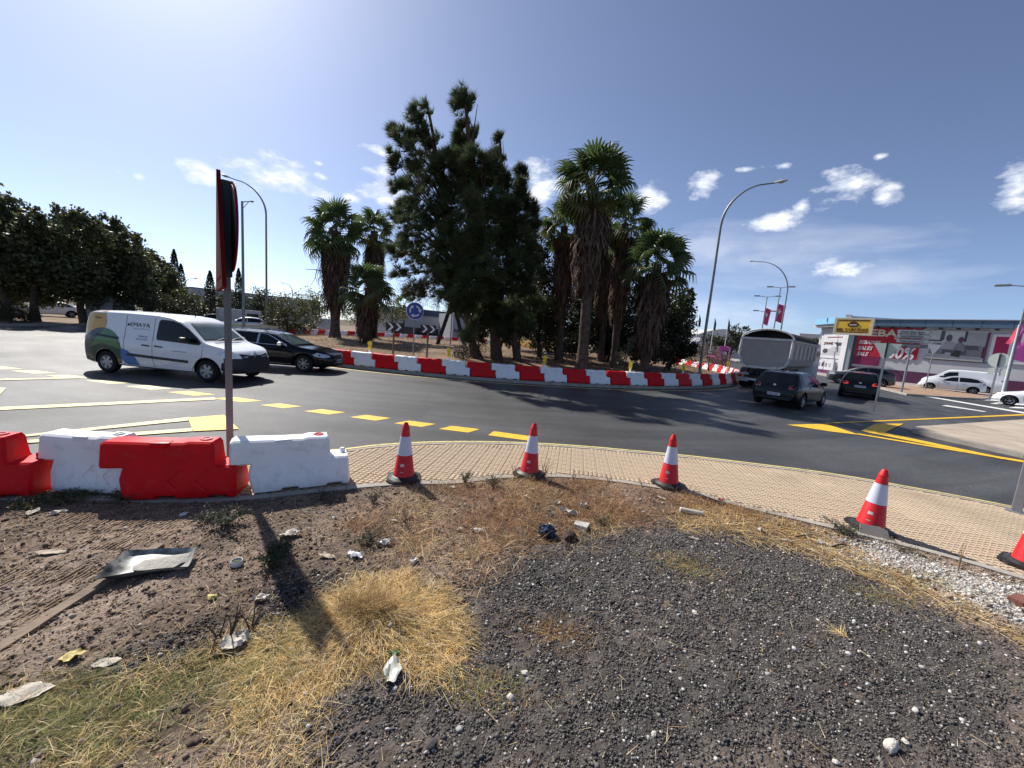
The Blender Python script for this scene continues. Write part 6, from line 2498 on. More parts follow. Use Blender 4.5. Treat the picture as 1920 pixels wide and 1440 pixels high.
def palm(label, crown_px, base_px, dist, crown_r, skirt_px, skirt_r_px, trunk_r, nfr=30, group='fan palms on the island', fr_scale=None, open_=0.0, nsk=700, ndead=7):
    b = pt(base_px[0], base_px[1], dist)
    zb_ = isl_z(b[0], b[1]) - .1 if math.hypot(b[0] - CX, b[1] - CY) < RI else 0.05
    c = Vector(pt(crown_px[0], crown_px[1], dist))
    o = empty('fan_palm', (b[0], b[1], zb_), random.uniform(0, 6), label, 'palm tree', group)
    ctop = c - Vector((b[0], b[1], zb_))
    inv = Matrix.Rotation(-o.rotation_euler.z, 4, 'Z')
    ct = inv @ ctop
    mpp = abs(pt(crown_px[0], crown_px[1] - 100, dist)[2] - c.z) / 100     # metres per pixel
    mb = MB()
    n_ = 14
    pts_ = [Vector((ct.x * (k / (n_ - 1)) ** 1.5, ct.y * (k / (n_ - 1)) ** 1.5, ct.z * k / (n_ - 1))) for k in range(n_)]
    rs = [trunk_r * (1.5 if k == 0 else 1.15 if k == 1 else 1.0 + .08 * (k % 2)) for k in range(n_)]
    mb.tube(pts_, rs, M_ptrunk, 12)
    # old leaf bases
    for k in range(90):
        t = random.uniform(.02, .95)
        a = random.uniform(0, 6.28)
        p = Vector((ct.x * t ** 1.5, ct.y * t ** 1.5, ct.z * t))
        e = Vector((math.cos(a), math.sin(a), 0))
        s_ = Vector((-e.y, e.x, 0)) * .05
        q = p + e * trunk_r * .95
        mb.add([q - s_, q + s_, q + e * .08 + Vector((0, 0, .14))], [(0, 1, 2)], M_ptrunk)
    mb.build('trunk', o, smooth=50, fixn=False)
    if skirt_px:
        zt = pt(crown_px[0], skirt_px[0], dist)[2] - zb_
        zs_ = pt(crown_px[0], skirt_px[1], dist)[2] - zb_
        s = link('dead_frond_skirt', skirt_mesh(zt, zs_, skirt_r_px[0] * mpp, skirt_r_px[1] * mpp, nsk), o)
        f = ((zt + zs_) / 2 / ct.z)
        s.location = (ct.x * f ** 1.5, ct.y * f ** 1.5, 0)
        s['kind'] = 'stuff'
    sc = (crown_r * mpp) / 1.85 if fr_scale is None else fr_scale
    nfr = int(nfr * 1.15)
    for k in range(nfr):
        az_ = k * 2.39996 + random.uniform(-.2, .2)
        t = (k + .5) / nfr
        pit = R(80 - 118 * t ** .85 + random.uniform(-14, 14) - open_)
        me = FRONDS[0] if t < .55 else FRONDS[random.choice((0, 1, 1, 2))]
        f = link('frond', me, o, ct + Vector((0, 0, .15 - .35 * t)) * sc, (random.gauss(0, .5), -pit, az_))
        s_ = sc * random.uniform(.88, 1.12)
        f.scale = (s_, s_, s_)
    for k in range(ndead):
        f = link('dead_frond', FR_DEAD, o, ct + Vector((0, 0, -.35 * sc)), (random.gauss(0, .3), R(random.uniform(45, 78)), random.uniform(0, 6.28)))
        f.scale = (sc * .95,) * 3
    return o


palm('tallest fan palm, with a long brown skirt of dead leaves and a bare lower trunk', (1112, 352), (1090, 692), 21.5, 74, (392, 532), (38, 22), .27, 38, nsk=900)
palm('fan palm half hidden behind the tallest palm on its pine side', (1058, 425), (1047, 680), 25.5, 52, (445, 590), (25, 12), .22, 26)
palm('slim skirted fan palm squeezed between the tallest and the bushy lamp-side palm', (1172, 420), (1150, 683), 25, 56, (455, 590), (22, 13), .22, 26)
palm('fan palm nearest the tall lamp post, its skirt reaching almost to the ground', (1232, 497), (1208, 688), 23, 62, (515, 645), (34, 20), .26, 28, nsk=800, ndead=12)
palm('fan palm hidden among the dark shrubs behind the tallest palm', (1135, 455), (1125, 683), 28, 44, (480, 600), (20, 12), .22, 18)
palm('stout fan palm with a thick brown skirt, beyond the black estate car', (630, 434), (628, 632), 36, 56, (452, 575), (32, 16), .36, 32, nsk=900)
palm('fan palm with its skirt cut short by the small palm below it', (702, 434), (700, 636), 38, 42, (452, 560), (22, 20), .30, 26)
palm('small young fan palm with a shaggy trunk beside the chevron board', (690, 540), (686, 640), 30, 48, (560, 625), (22, 14), .22, 26, open_=5, ndead=14)
palm('little palm rising above the far building behind the blue sign', (758, 572), (755, 628), 66, 24, None, None, .2, 14, group='palms far behind the island', ndead=0)

# bare branches sticking out beside the stout palm
c_ = pt(594, 508, 35.5)
o = empty('dead_branch', (c_[0] + .6, c_[1], c_[2]), 0, 'bare grey twigs jutting from the skirt of the stout palm', 'branch')
mb = MB()
mb.tube([(0, 0, 0), (-.7, 0, .1), (-1.5, 0, .05)], [.04, .03, .015], M_twig, 5)
mb.tube([(-.6, 0, .08), (-.75, 0, -.6), (-1.15, 0, -1.3)], [.03, .02, .01], M_twig, 5)
mb.tube([(-.7, 0, -.5), (-.5, 0, -1.1)], [.02, .01], M_twig, 5)
mb.build('twig', o)

# ---------------------------------------------------------------- the dark tree row on the verge and what grows behind it
TR = 'dark trees along the verge'
tree_specs = [
    ([(-70, 400, 60), (-30, 395, 40), (5, 390, 26), (20, 420, 30), (-20, 470, 60), (20, 490, 46), (-60, 500, 60), (10, 540, 34)], 45, (8, 592), 'dark dense tree at the picture edge, tallest of the verge row'),
    ([(62, 418, 24), (45, 450, 34), (85, 455, 34), (60, 500, 50), (100, 510, 40), (30, 520, 34), (80, 545, 36)], 45, (66, 590), 'dark rounded tree second along the verge row, with a thick trunk in the open'),
    ([(125, 415, 24), (150, 420, 26), (110, 450, 34), (150, 465, 42), (180, 450, 26), (140, 515, 50), (180, 520, 40), (160, 550, 34)], 46, (158, 590), 'dark broad tree third along the verge row, directly behind the pale cabinet'),
    ([(206, 430, 22), (195, 455, 30), (225, 460, 28), (245, 455, 18), (215, 500, 44), (250, 505, 36), (225, 545, 36), (260, 540, 28)], 47, (206, 590), 'dark tree above the roof of the white van, its trunk against the pale cabinet'),
    ([(272, 485, 18), (285, 500, 22), (265, 515, 30), (300, 520, 26), (280, 550, 32), (310, 550, 20), (325, 530, 14)], 50, (285, 600), 'lower dark tree closing the verge row towards the cypress'),
]
for i, (lo, d, bp_, lb) in enumerate(tree_specs):
    leafy_tree('dark_tree', lb, [(a, b - 4, c * .92) for a, b, c in lo], d, bp_, 13000, .30, (0.075, 0.096, 0.040), .24, group=TR, dj=2.2, seed=20 + i, shell=.45, zb_=.05, limbs=1)
leafy_tree('shrub', 'low brown-green bush on the verge in front of the tree row', [(10, 585, 18), (35, 590, 18), (60, 590, 12), (-10, 590, 14)], 43, (25, 602), 3500, .10, (0.055, 0.052, 0.030), .04, 'shrub', zb_=.08, dj=.6)
leafy_tree('shrub', 'dark ragged bushes behind the roof of the white van', [(300, 575, 24), (330, 585, 20), (265, 580, 20), (350, 575, 20), (240, 590, 14)], 44, (300, 610), 5000, .18, (0.045, 0.055, 0.026), .08, 'shrub', zb_=.05)
leafy_tree('shrub', 'bright green bush at the foot of the tall cypress', [(345, 560, 20), (360, 575, 18), (335, 575, 16), (375, 580, 12)], 50, (350, 612), 3200, .2, (0.075, 0.095, 0.030), .08, 'shrub', zb_=.05)


def cypress(label, px, ptop, pbase, dist, wpx, n, col=(0.022, 0.034, 0.020), group='cypresses far behind the road'):
    b = pt(px, pbase, dist)
    zt = pt(px, ptop, dist)[2]
    mpp = abs(pt(px, ptop + 50, dist)[2] - zt) / 50
    R0 = wpx * mpp / 2
    H = zt
    t = rng.uniform(0, 1, n)
    prof = np.interp(t, [0, .05, .3, .7, .92, 1], [.5, .9, 1, .75, .35, .08]) * R0
    a = rng.uniform(0, 6.283, n)
    r_ = prof * rng.uniform(.55, 1.08, n) * (1 + .14 * np.sin(5 * a + 9 * t))
    C = np.c_[r_ * np.cos(a), r_ * np.sin(a), .3 + t * (H - .3)]
    o = empty('cypress', (b[0], b[1], 0), 0, label, 'tree', group)
    link('crown', leaves('crown', C, .32 * max(.6, R0), col, aspect=.5), o)
    mb = MB()
    mb.tube([(0, 0, 0), (0, 0, H * .9)], [.14, .03], M_bark, 7)
    mb.build('trunk', o)
    return o


cypress('tall dark cypress rising behind the end of the verge tree row', 331, 468, 612, 78, 20, 4200)
cypress('cypress a little lower, leaning against the end of the dark tree row', 343, 495, 612, 74, 18, 3200)
cypress('broken double-topped cypress between the verge trees and the edge-on signs', 396, 508, 612, 72, 20, 3000, (0.03, 0.042, 0.026))
cypress('single slim cypress between the sign pole and the floodlight pole', 449, 503, 622, 66, 17, 3800)
cypress('small cypress above the roof of the far blue-topped building', 818, 556, 640, 100, 10, 900)
FB = 'bushes and trees beyond the roundabout'
leafy_tree('tree', 'ragged grey-green tree between the floodlight pole and the curved lamp', [(488, 552, 15), (495, 575, 20), (478, 575, 16), (500, 595, 18)], 60, (490, 625), 3600, .22, (0.04, 0.052, 0.03), .12, group=FB, zb_=.05, shell=.3)
leafy_tree('tree', 'olive bush mass just past the curved lamp', [(520, 570, 22), (545, 575, 24), (530, 600, 28), (560, 600, 26), (510, 600, 20), (575, 605, 22), (545, 620, 22)], 43, (540, 640), 6500, .17, (0.070, 0.078, 0.028), .08, group=FB, zb_=.05)
leafy_tree('tree', 'pale green sunlit tree beside the trunk of the stout palm', [(575, 562, 22), (600, 568, 20), (590, 585, 24), (560, 580, 18), (645, 575, 18), (660, 590, 18)], 58, (590, 630), 5500, .22, (0.11, 0.135, 0.040), .1, group=FB, zb_=.05)
leafy_tree('tree', 'yellow-green tree behind the small palm', [(735, 575, 16), (725, 595, 16), (750, 590, 14), (712, 590, 14)], 60, (735, 630), 2600, .22, (0.12, 0.13, 0.045), .1, group=FB, zb_=.05)
leafy_tree('tree', 'far dark hedge of trees closing the view behind the parked cars', [(400, 575, 26), (370, 580, 24), (430, 570, 24), (460, 580, 24), (505, 580, 20), (350, 585, 20), (480, 590, 20), (420, 595, 20)], 84, (420, 615), 8000, .42, (0.050, 0.062, 0.030), .2, group=FB, zb_=.05, dj=3)
leafy_tree('tree', 'dark green trees behind the flagpoles by the white pavilion', [(1335, 640, 16), (1355, 645, 14), (1390, 640, 20), (1370, 640, 18), (1310, 652, 14), (1380, 622, 12), (1400, 618, 8)], 84, (1365, 680), 5000, .36, (0.045, 0.06, 0.03), .15, group=FB, zb_=.05)
leafy_tree('hedge', 'long dark hedge beyond the island, seen between the palm trunks', [(900 + 26 * k, 625 + (k % 3) * 6 + k * 1.6, 18) for k in range(16)], 62, (1050, 665), 9000, .3, (0.030, 0.040, 0.02), .08, 'hedge', FB, zb_=.05, trunk=False)
leafy_tree('tree', 'dark red-leaved bush beside the pink totem', [(1342, 665, 8), (1350, 660, 7), (1338, 672, 6)], 62, (1345, 682), 900, .18, (0.09, 0.02, 0.022), .05, 'shrub', FB, zb_=.05)
leafy_tree('tree', 'small green tree showing between the tipper body and the shop corner', [(1522, 650, 10), (1518, 662, 10), (1526, 640, 7)], 70, (1520, 685), 1500, .25, (0.06, 0.075, 0.03), .08, group=FB, zb_=.05)
leafy_tree('hedge', 'low dark shrubs along the far edge of the road behind the estate car', [(560, 622, 14), (590, 626, 12), (620, 628, 12), (535, 625, 12)], 55, (575, 636), 3000, .2, (0.035, 0.045, 0.022), .06, 'shrub', FB, zb_=.05, trunk=False)

# ================================================================== BUILDINGS
M_wallw = mat('white_render', (0.46, 0.46, 0.48), 0.85, spec=0.2, var=0.08, scale=.6, dirt=(.7, 0.55, (0.45, 0.44, 0.42), 0.4))
M_wallg = mat('grey_cladding', (0.40, 0.40, 0.41), 0.7, var=0.08)
M_fasc = mat('blue_grey_fascia', (0.075, 0.13, 0.19), 0.45, metal=0.2, var=0.1)
M_fasc2 = mat('light_blue_fascia', (0.20, 0.42, 0.62), 0.45, var=0.08)
M_purple = mat('purple_plinth', (0.075, 0.012, 0.055), 0.6, var=0.12, scale=2)
M_bill = mat('sale_poster_red', (0.40, 0.008, 0.025), 0.45, var=0.06)
M_bill2 = mat('sale_poster_purple', (0.17, 0.006, 0.055), 0.45, var=0.15, scale=2)
M_mag = mat('magenta_poster', (0.36, 0.008, 0.075), 0.45, var=0.06)
M_pink = mat('pink_paint', (0.72, 0.12, 0.42), 0.4, var=0.08)
M_pwhite = mat('poster_white', (0.66, 0.62, 0.63), 0.5, var=0.06)
M_pg = [mat('poster_grey_%s' % n_, (v, v, v * 1.03), 0.5, var=0.12, scale=3) for n_, v in (('dark', .035), ('deep', .085), ('mid', .19), ('soft', .33), ('pale', .48))]
M_boardy = mat('yellow_sign_board', (0.88, 0.53, 0.05), 0.45, var=0.05)
M_brownp = mat('brown_lettering', (0.085, 0.018, 0.010), 0.5)
M_bwin = mat('dark_window', (0.02, 0.025, 0.03), 0.08, spec=0.7, var=0.3)
M_frame = mat('sign_frame_cream', (0.66, 0.60, 0.45), 0.5)

A_ = Vector((46.5, 36.0))
B_ = Vector((43.0, 42.0))
ud = (A_ - B_).normalized()
nn = Vector((ud.y, -ud.x)) * 1.0
if nn.dot(-A_) < 0:
    nn = -nn


def fac(px, py, org=None, u=None, n=None):
    """Pixel to wall coordinates (distance along the wall, height)."""
    org = org or CORN
    u = u or ud
    n = n or nn
    d = ray(px, py)
    den = d[0] * n.x + d[1] * n.y
    t = (org.x * n.x + org.y * n.y) / den
    return (d[0] * t - org.x) * u.x + (d[1] * t - org.y) * u.y, CAMH + d[2] * t


# corner of the shop: where the wall meets the view ray of pixel 1600
CORN = B_
s0, _ = fac(1603, 650)
CORN = B_ + ud * s0
shop = empty('furniture_shop', (CORN.x, CORN.y, 0), math.atan2(ud.y, ud.x), 'long white furniture shop with blue-grey roof band, big posters and a purple plinth', 'shop building')
send, _ = fac(2100, 700)
ztop = 0.5 * (fac(1700, 600)[1] + fac(1850, 603)[1])
zfb = 0.5 * (fac(1700, 612)[1] + fac(1850, 618)[1])
zpl = 1.35
TH = 14.0


def wbox(x0, x1, z0_, z1_, m, proud=0.0, depth=.2, name=None, parent=None):
    mb_ = MB()
    mb_.box(((x0 + x1) / 2, depth / 2 - proud, (z0_ + z1_) / 2), (x1 - x0, depth, z1_ - z0_), m)
    return mb_.build(name, parent or shop)


wbox(0, send, 0, ztop - .15, M_wallw, 0, TH, 'wall')
wbox(-.02, send, 0.1, zpl, M_purple, .06, .2, 'plinth')
nfp = 9
for k in range(nfp):
    x0, x1 = send * k / nfp, send * (k + 1) / nfp - .03
    wbox(x0, x1, zfb, ztop, M_fasc, .9, .95, 'fascia_panel')
wbox(0, send, ztop + .01, ztop + .08, M_wallg, 1.0, TH, 'roof')
for k in range(14):
    x0 = send * (k + .5) / 14
    wbox(x0 - .12, x0 + .12, zfb - .16, zfb - .01, M_pg[0], .5, .3, 'spotlight')


def poly_on(parent, pts, m, y, name):
    mb_ = MB()
    vs_ = [Vector((a, b, 0)) for a, b in pts]
    tr = geometry.tessellate_polygon([vs_])
    n_ = len(pts)
    mb_.add([(a, y, b) for a, b in pts] + [(a, y + .012, b) for a, b in pts], [tuple(t) for t in tr] + [(i, (i + 1) % n_, n_ + (i + 1) % n_, n_ + i) for i in range(n_)], m)
    return mb_.build(name, parent)


def pfac(lst):
    return [fac(a, b) for a, b in lst]


# red sale billboard
q = pfac([(1609, 612), (1742, 612)])
bx0, bx1 = fac(1606, 645)[0], fac(1724, 650)[0]
bz1, bz0 = fac(1680, 615)[1], fac(1610, 683)[1]
bb = wbox(bx0, bx1, bz0 + 1.0, bz1, M_bill, .10, .08, 'sale_billboard')
wbox(bx0, bx0 + (bx1 - bx0) * .44, bz0, bz0 + 1.02, M_bill2, .13, .1, 'sale_billboard_foot', bb)
bw = bx1 - bx0
bh = bz1 - bz0 - 1.0
wall_text('REBAJAS', bb, bx0 + bw * .52, bz1 - .72, 1.05, M_frame, -.13, bold=.03, width=bw * .92)
for k, t in enumerate(('REBAIXES', 'SALES', 'SALE')):
    w_ = (.36, .25, .20)[k] * bw
    wall_text(t, bb, bx0 + .25 + w_ / 2, bz1 - 1.72 - .68 * k, .45, M_pwhite, -.13, shear=.25, bold=.025, width=w_)
wall_text('60%', bb, bx0 + bw * .76, bz0 + 1.62, 1.35, M_pwhite, -.13, shear=.15, bold=.03, width=bw * .42)
M_mint = mat('mint_print', (0.42, 0.55, 0.48), 0.5)
poly_on(bb, [(bx0 + bw * .44, bz0 + 1.1), (bx0 + bw * .60, bz0 + 1.1), (bx0 + bw * .66, bz0 + 2.3), (bx0 + bw * .56, bz0 + 2.6), (bx0 + bw * .47, bz0 + 2.0)], M_mint, -.118, 'printed_shape')

# grey photo poster: a sofa with two seated figures, kept simple
gx0, gx1 = fac(1742, 640)[0], fac(1852, 640)[0]
gz1, gz0 = fac(1800, 620)[1], fac(1800, 676)[1]
gp_ = wbox(gx0, gx1, gz0, gz1, M_pg[4], .10, .08, 'photo_poster')
gw, gh = gx1 - gx0, gz1 - gz0


def g(u, v):
    return gx0 + gw * u, gz0 + gh * v


def gp(pts, m, y):
    poly_on(gp_, [g(*p) for p in pts], m, y, 'printed_shape')


def ell(cx, cy, rx, ry, n_=16):
    return [(cx + rx * math.cos(2 * math.pi * k / n_), cy + ry * math.sin(2 * math.pi * k / n_)) for k in range(n_)]


gp([(.0, .16), (1, .12), (1, 0), (0, 0)], M_pg[3], -.114)
gp([(.62, .98), (.66, .98), (.66, .62), (.62, .62)], M_pg[0], -.114)
gp([(.20, .98), (.27, .98), (.27, .66), (.20, .66)], M_pg[1], -.114)
gp([(.0, .66), (.24, .66), (.24, .62), (0, .62)], M_pg[0], -.116)
gp([(.66, .95), (.98, .95), (.98, .5), (.66, .5)], M_pg[3], -.114)
gp([(.03, .18), (.95, .14), (.96, .46), (.92, .52), (.70, .52), (.68, .40), (.26, .40), (.24, .56), (.10, .56), (.05, .44)], M_pg[2], -.118)
gp([(.60, .52), (.88, .50), (.90, .36), (.60, .38)], M_pg[1], -.121)
gp([(.28, .20), (.70, .18), (.70, .36), (.28, .38)], M_pg[1], -.121)
gp([(.24, .36), (.46, .34), (.50, .56), (.40, .66), (.30, .62)], M_pg[3], -.124)
gp(ell(.36, .74, .055, .12), M_pg[1], -.126)
gp([(.46, .30), (.66, .28), (.66, .52), (.58, .62), (.50, .56)], M_pg[2], -.127)
gp(ell(.57, .69, .05, .10), mat('poster_plum', (0.10, 0.05, 0.075), .5), -.130)
gp([(.44, .14), (.60, .10), (.62, .32), (.50, .34)], M_pg[0], -.130)
gp([(.34, .18), (.44, .18), (.44, .24), (.34, .24)], M_pg[4], -.130)
wbox(gx0 - .08, gx1 + .25, gz0 - .10, gz0 - .02, M_pg[0], .12, .1, 'poster_rail')

# magenta poster
mx0, mx1 = fac(1858, 650)[0], send - .5
mz1, mz0 = fac(1890, 628)[1], fac(1890, 679)[1]
wbox(mx0 - .45, mx0 - .2, mz0 - .1, mz1 + .15, M_bill2, .1, .1, 'poster_strip')
mp_ = wbox(mx0, mx1, mz0 - .05, mz1 + .05, M_pwhite, .10, .08, 'magenta_poster')
poly_on(mp_, [(mx0 + .22, mz0 + .2), (mx1, mz0 + .2), (mx1, mz1 - .2), (mx0 + .22, mz1 - .2)], M_mag, -.115, 'printed_shape')
cx_, cz_ = fac(1924, 657)
poly_on(mp_, [(cx_ - 1.0, cz_ - 1.3), (cx_ + 1.6, cz_ - 1.3), (cx_ + 1.6, cz_ + 1.3), (cx_ - 1.0, cz_ + 1.3)], M_pwhite, -.125, 'printed_shape')
poly_on(mp_, [(cx_ + .3 + .75 * math.cos(k * .314), cz_ + .75 * math.sin(k * .314)) for k in range(20)], M_mag, -.135, 'printed_shape')

# rounded corner wing with the price poster
u2 = Vector((-2.1, -8.7)).normalized()
n2 = Vector((u2.y, -u2.x))
W2 = 5.2
C2 = CORN + Vector((-ud.x * 0 + nn.x * .0, nn.y * .0))
wing = empty('shop_corner', (C2.x, C2.y, 0), math.atan2(u2.y, u2.x), 'rounded shop corner with a light blue roof band and a price poster', 'shop building')


def f2(px, py):
    return fac(px, py, C2, u2, n2)


xl = f2(1534, 650)[0]
zt2 = f2(1560, 600)[1]
zb2 = f2(1560, 609)[1]
wbox(xl, -.02, 0, zt2 - .1, M_wallw, 0, 6, 'wall', wing)
mb = MB()
nA = 16
ring = [(xl - .2 + 1.2 - 1.2 * math.sin(R(90 * k / nA)) - 1.2 * 0, -1.2 + 1.2 * (1 - math.cos(R(90 * k / nA))) - .0) for k in range(nA + 1)]
prof_ = [(-.05, -1.2)] + [(xl + 1.0 - 1.2 * math.sin(R(90 * k / nA)), -1.2 * math.cos(R(90 * k / nA))) for k in range(nA + 1)] + [(xl - .2, 5), (-.05, 5)]
mb.prism(prof_, zb2 - .05, zt2 + .1, M_fasc2)
mb.build('fascia', wing, smooth=40)
wbox(xl - .1, -.05, zb2 - .35, zb2 - .052, M_wallg, .95, 1.0, 'soffit', wing)
px0, px1 = f2(1543, 650)[0], f2(1583, 650)[0]
pz1, pz0 = f2(1560, 624)[1], f2(1560, 672)[1]
pp = wbox(px0, px1, pz0, pz1, M_pg[4], .1, .08, 'price_poster', wing)
pw, ph = px1 - px0, pz1 - pz0
wall_text('399€', pp, px0 + pw * .30, pz0 + ph * .58, ph * .12, M_brownp, -.125, bold=.03, width=pw * .46)
poly_on(pp, [(px0 + pw * .05, pz0 + ph * .12), (px0 + pw * .95, pz0 + ph * .12), (px0 + pw * .95, pz0 + ph * .42), (px0 + pw * .6, pz0 + ph * .46), (px0 + pw * .35, pz0 + ph * .38), (px0 + pw * .12, pz0 + ph * .40)], M_pg[3], -.115, 'printed_shape')
poly_on(pp, [(px0 + pw * .55, pz0 + ph * .62), (px0 + pw * .97, pz0 + ph * .62), (px0 + pw * .97, pz0 + ph * .50), (px0 + pw * .75, pz0 + ph * .48)], M_pg[0], -.115, 'printed_shape')
poly_on(pp, [(px0 + pw * .2, pz0 + ph * .84), (px0 + pw * .95, pz0 + ph * .84), (px0 + pw * .95, pz0 + ph * .80), (px0 + pw * .2, pz0 + ph * .80)], mat('dull_red_print', (0.2, .06, .06), .5), -.115, 'printed_shape')
poly_on(pp, ell(px0 + pw * .2, pz0 + ph * .28, pw * .13, ph * .09), M_pg[0], -.12, 'printed_shape')
lw = wbox(f2(1528, 650)[0] - 1.0, f2(1585, 650)[0], 0.1, f2(1560, 678)[1], M_wallw, .9, .4, 'low_wall', wing)
wbox(f2(1528, 650)[0] - 1.0, f2(1585, 650)[0], 0.1, .55, M_purple, .95, .1, 'plinth', lw)
for k in range(6):
    x0 = px0 + pw * k / 6
    wbox(x0, x0 + .4, f2(1560, 688)[1], f2(1560, 681)[1], random.choice(M_pg[:4]), .93, .05, 'small_print', lw)
tealx0, tealx1 = f2(1598, 650)[0], f2(1603, 650)[0]
wbox(f2(1586, 650)[0], f2(1596.5, 650)[0], 0, zb2 - .36, M_wallw, .5, .5, 'pillar', wing)
wbox(f2(1597, 650)[0], f2(1604, 650)[0], 0, zb2 - .36, mat('teal_pillar', (0.02, 0.06, 0.075), .5), .45, .4, 'dark_pillar', wing)

# yellow shop sign on its bracket
sg = pt(1600, 612, 57)
fs_ = face_cam(sg[0], sg[1], -14)
o = empty('shop_sign', (sg[0], sg[1], 0), fs_, 'yellow shop sign reading MIL Y UN SOFÁ under a brown sofa emblem', 'shop sign')
ax_ = Vector((math.cos(fs_), math.sin(fs_)))
l_ = pt(1565, 612, 57)
r2_ = pt(1636, 612, 57)
wS = math.hypot(l_[0] - r2_[0], l_[1] - r2_[1])
zc_ = sg[2]
hS = pt(1600, 597, 57)[2] - pt(1600, 626, 57)[2]
mb = MB()
mb.box((0, 0, zc_), (wS, .3, hS), M_boardy)
bd = mb.build('board', o)
mb = MB()
for sx in (-1, 1):
    mb.box((sx * wS / 2, 0, zc_), (.22, .36, hS + .2), M_frame)
for sz in (-1, 1):
    mb.box((0, 0, zc_ + sz * hS / 2), (wS - .24, .36, .20), M_frame)
mb.build('frame', o)
mb = MB()
for sz in (-1, 1):
    mb.box((0, -.16, zc_ + sz * (hS / 2 - .2)), (wS - .5, .02, .10), M_brownp)
mb.build('border_line', o)
wall_text('MIL Y UN SOFÁ', o, 0, zc_ - hS * .20, hS * .24, M_brownp, -.165, bold=.02, width=wS * .86)
mb = MB()
em_ = [(-.62, .0), (-.75, .18), (-.70, .38), (-.52, .42), (-.42, .62), (-.2, .76), (.2, .76), (.42, .62), (.52, .42), (.70, .38), (.75, .18), (.62, 0), (.5, -.14), (-.5, -.14)]
kS = hS * .40
mb.prism([(x * kS, zc_ + hS * .02 + z * kS) for x, z in em_], -.19, -.165, M_brownp, Matrix(((1, 0, 0, 0), (0, 0, 1, 0), (0, 1, 0, 0), (0, 0, 0, 1))))
e_ = mb.build('emblem', o)
for k in range(4):
    mb = MB()
    mb.box(((-.36 + .24 * k) * kS, -.195, zc_ + hS * .02 + .18 * kS), (.17 * kS, .012, .22 * kS), M_frame, bev=.01)
    mb.build('emblem_cushion', e_)
mb = MB()
mb.box((-wS / 2 + 1.0, .1, zc_ + hS / 2 + .25), (.5, .25, .35), M_wallw)
mb.build('bracket', o)
mb = MB()
mb.box((0, .4, zc_ / 2 - .2), (.25, .25, zc_ - hS / 2 + .2), M_wallg)
mb.build('post', o)

# far building with the dark blue roof band behind the island
fa, fb = pt(735, 610, 72), pt(845, 622, 78)
ub = Vector((fb[0] - fa[0], fb[1] - fa[1]))
Lb = ub.length
o = empty('blue_roofed_building', (fa[0], fa[1], 0), math.atan2(ub.y, ub.x), 'low pale building with a dark blue roof band behind the blue roundabout sign', 'building')
zt_, zm_, zl_ = pt(735, 575, 72)[2], pt(735, 587, 72)[2], pt(735, 608, 72)[2]
M_dblue = mat('dark_blue_roof_band', (0.012, 0.035, 0.075), 0.5, var=0.1)
mb = MB()
mb.box((Lb / 2, 4, zt_ / 2), (Lb, 8, zt_), M_wallw)
mb.build('wall', o)
mb = MB()
mb.box((Lb / 2, 3.8, (zt_ + zm_) / 2 + .1), (Lb + .4, 8.4, zt_ - zm_), M_dblue)
mb.build('roof_band', o)
mb = MB()
mb.box((Lb / 2, -.05, zl_ * .45), (Lb - 1, .12, zl_ * .8), M_bwin)
mb.build('shop_window', o)
fa, fb = pt(848, 622, 66), pt(905, 632, 68)
ub = Vector((fb[0] - fa[0], fb[1] - fa[1]))
o = empty('grey_building', (fa[0], fa[1], 0), math.atan2(ub.y, ub.x), 'flat grey building glimpsed between the steel frame and the pines', 'building')
zt_ = pt(860, 588, 66)[2]
mb = MB()
mb.box((ub.length / 2, 4, zt_ / 2), (ub.length, 8, zt_), M_wallg)
mb.build('wall', o)
mb = MB()
mb.box((ub.length / 2, -.04, zt_ * .36), (ub.length - .6, .1, .5), M_bwin)
mb.build('window', o)
# white pavilion behind the flagpoles
fa, fb = pt(1312, 640, 110), pt(1400, 650, 116)
ub = Vector((fb[0] - fa[0], fb[1] - fa[1]))
o = empty('white_pavilion', (fa[0], fa[1], 0), math.atan2(ub.y, ub.x), 'long white building with a curved roof behind the flagpoles', 'building')
zt_ = pt(1330, 618, 110)[2]
L_ = ub.length
mb = MB()
mb.box((L_ / 2, 8, zt_ * .40), (L_, 16, zt_ * .8), M_wallw)
mb.build('wall', o)
mb = MB()
n_ = 14
prof_ = [(-.6 + (L_ + 1.2) * k / n_, zt_ * .82 + zt_ * .25 * math.sin(math.pi * k / n_)) for k in range(n_ + 1)] + [(L_ + .6, zt_ * .8), (-.6, zt_ * .8)]
mb.prism(prof_, -.5, 16, mat('pale_roof', (0.50, 0.50, 0.47), .6), Matrix(((1, 0, 0, 0), (0, 0, 1, 0), (0, 1, 0, 0), (0, 0, 0, 1))))
mb.build('roof', o)
for k in range(5):
    mb = MB()
    mb.box((L_ * (k + .5) / 5, -.06, zt_ * .55), (L_ / 5 - .8, .12, zt_ * .22), M_bwin)
    mb.build('window', o)
# white hall behind the tipper
fa, fb = pt(1495, 660, 105), pt(1540, 660, 105)
ub = Vector((fb[0] - fa[0], fb[1] - fa[1]))
o = empty('white_hall', (fa[0], fa[1], 0), math.atan2(ub.y, ub.x), 'plain white hall just showing between the tipper top and the shop corner', 'building')
zt_ = pt(1515, 627, 105)[2]
mb = MB()
mb.box((ub.length / 2, 5, zt_ / 2), (ub.length, 10, zt_), M_wallw)
mb.build('wall', o)
mb = MB()
mb.box((ub.length / 2, 5, zt_ + .06), (ub.length + .4, 10.4, .12), M_wallg)
mb.build('roof', o)
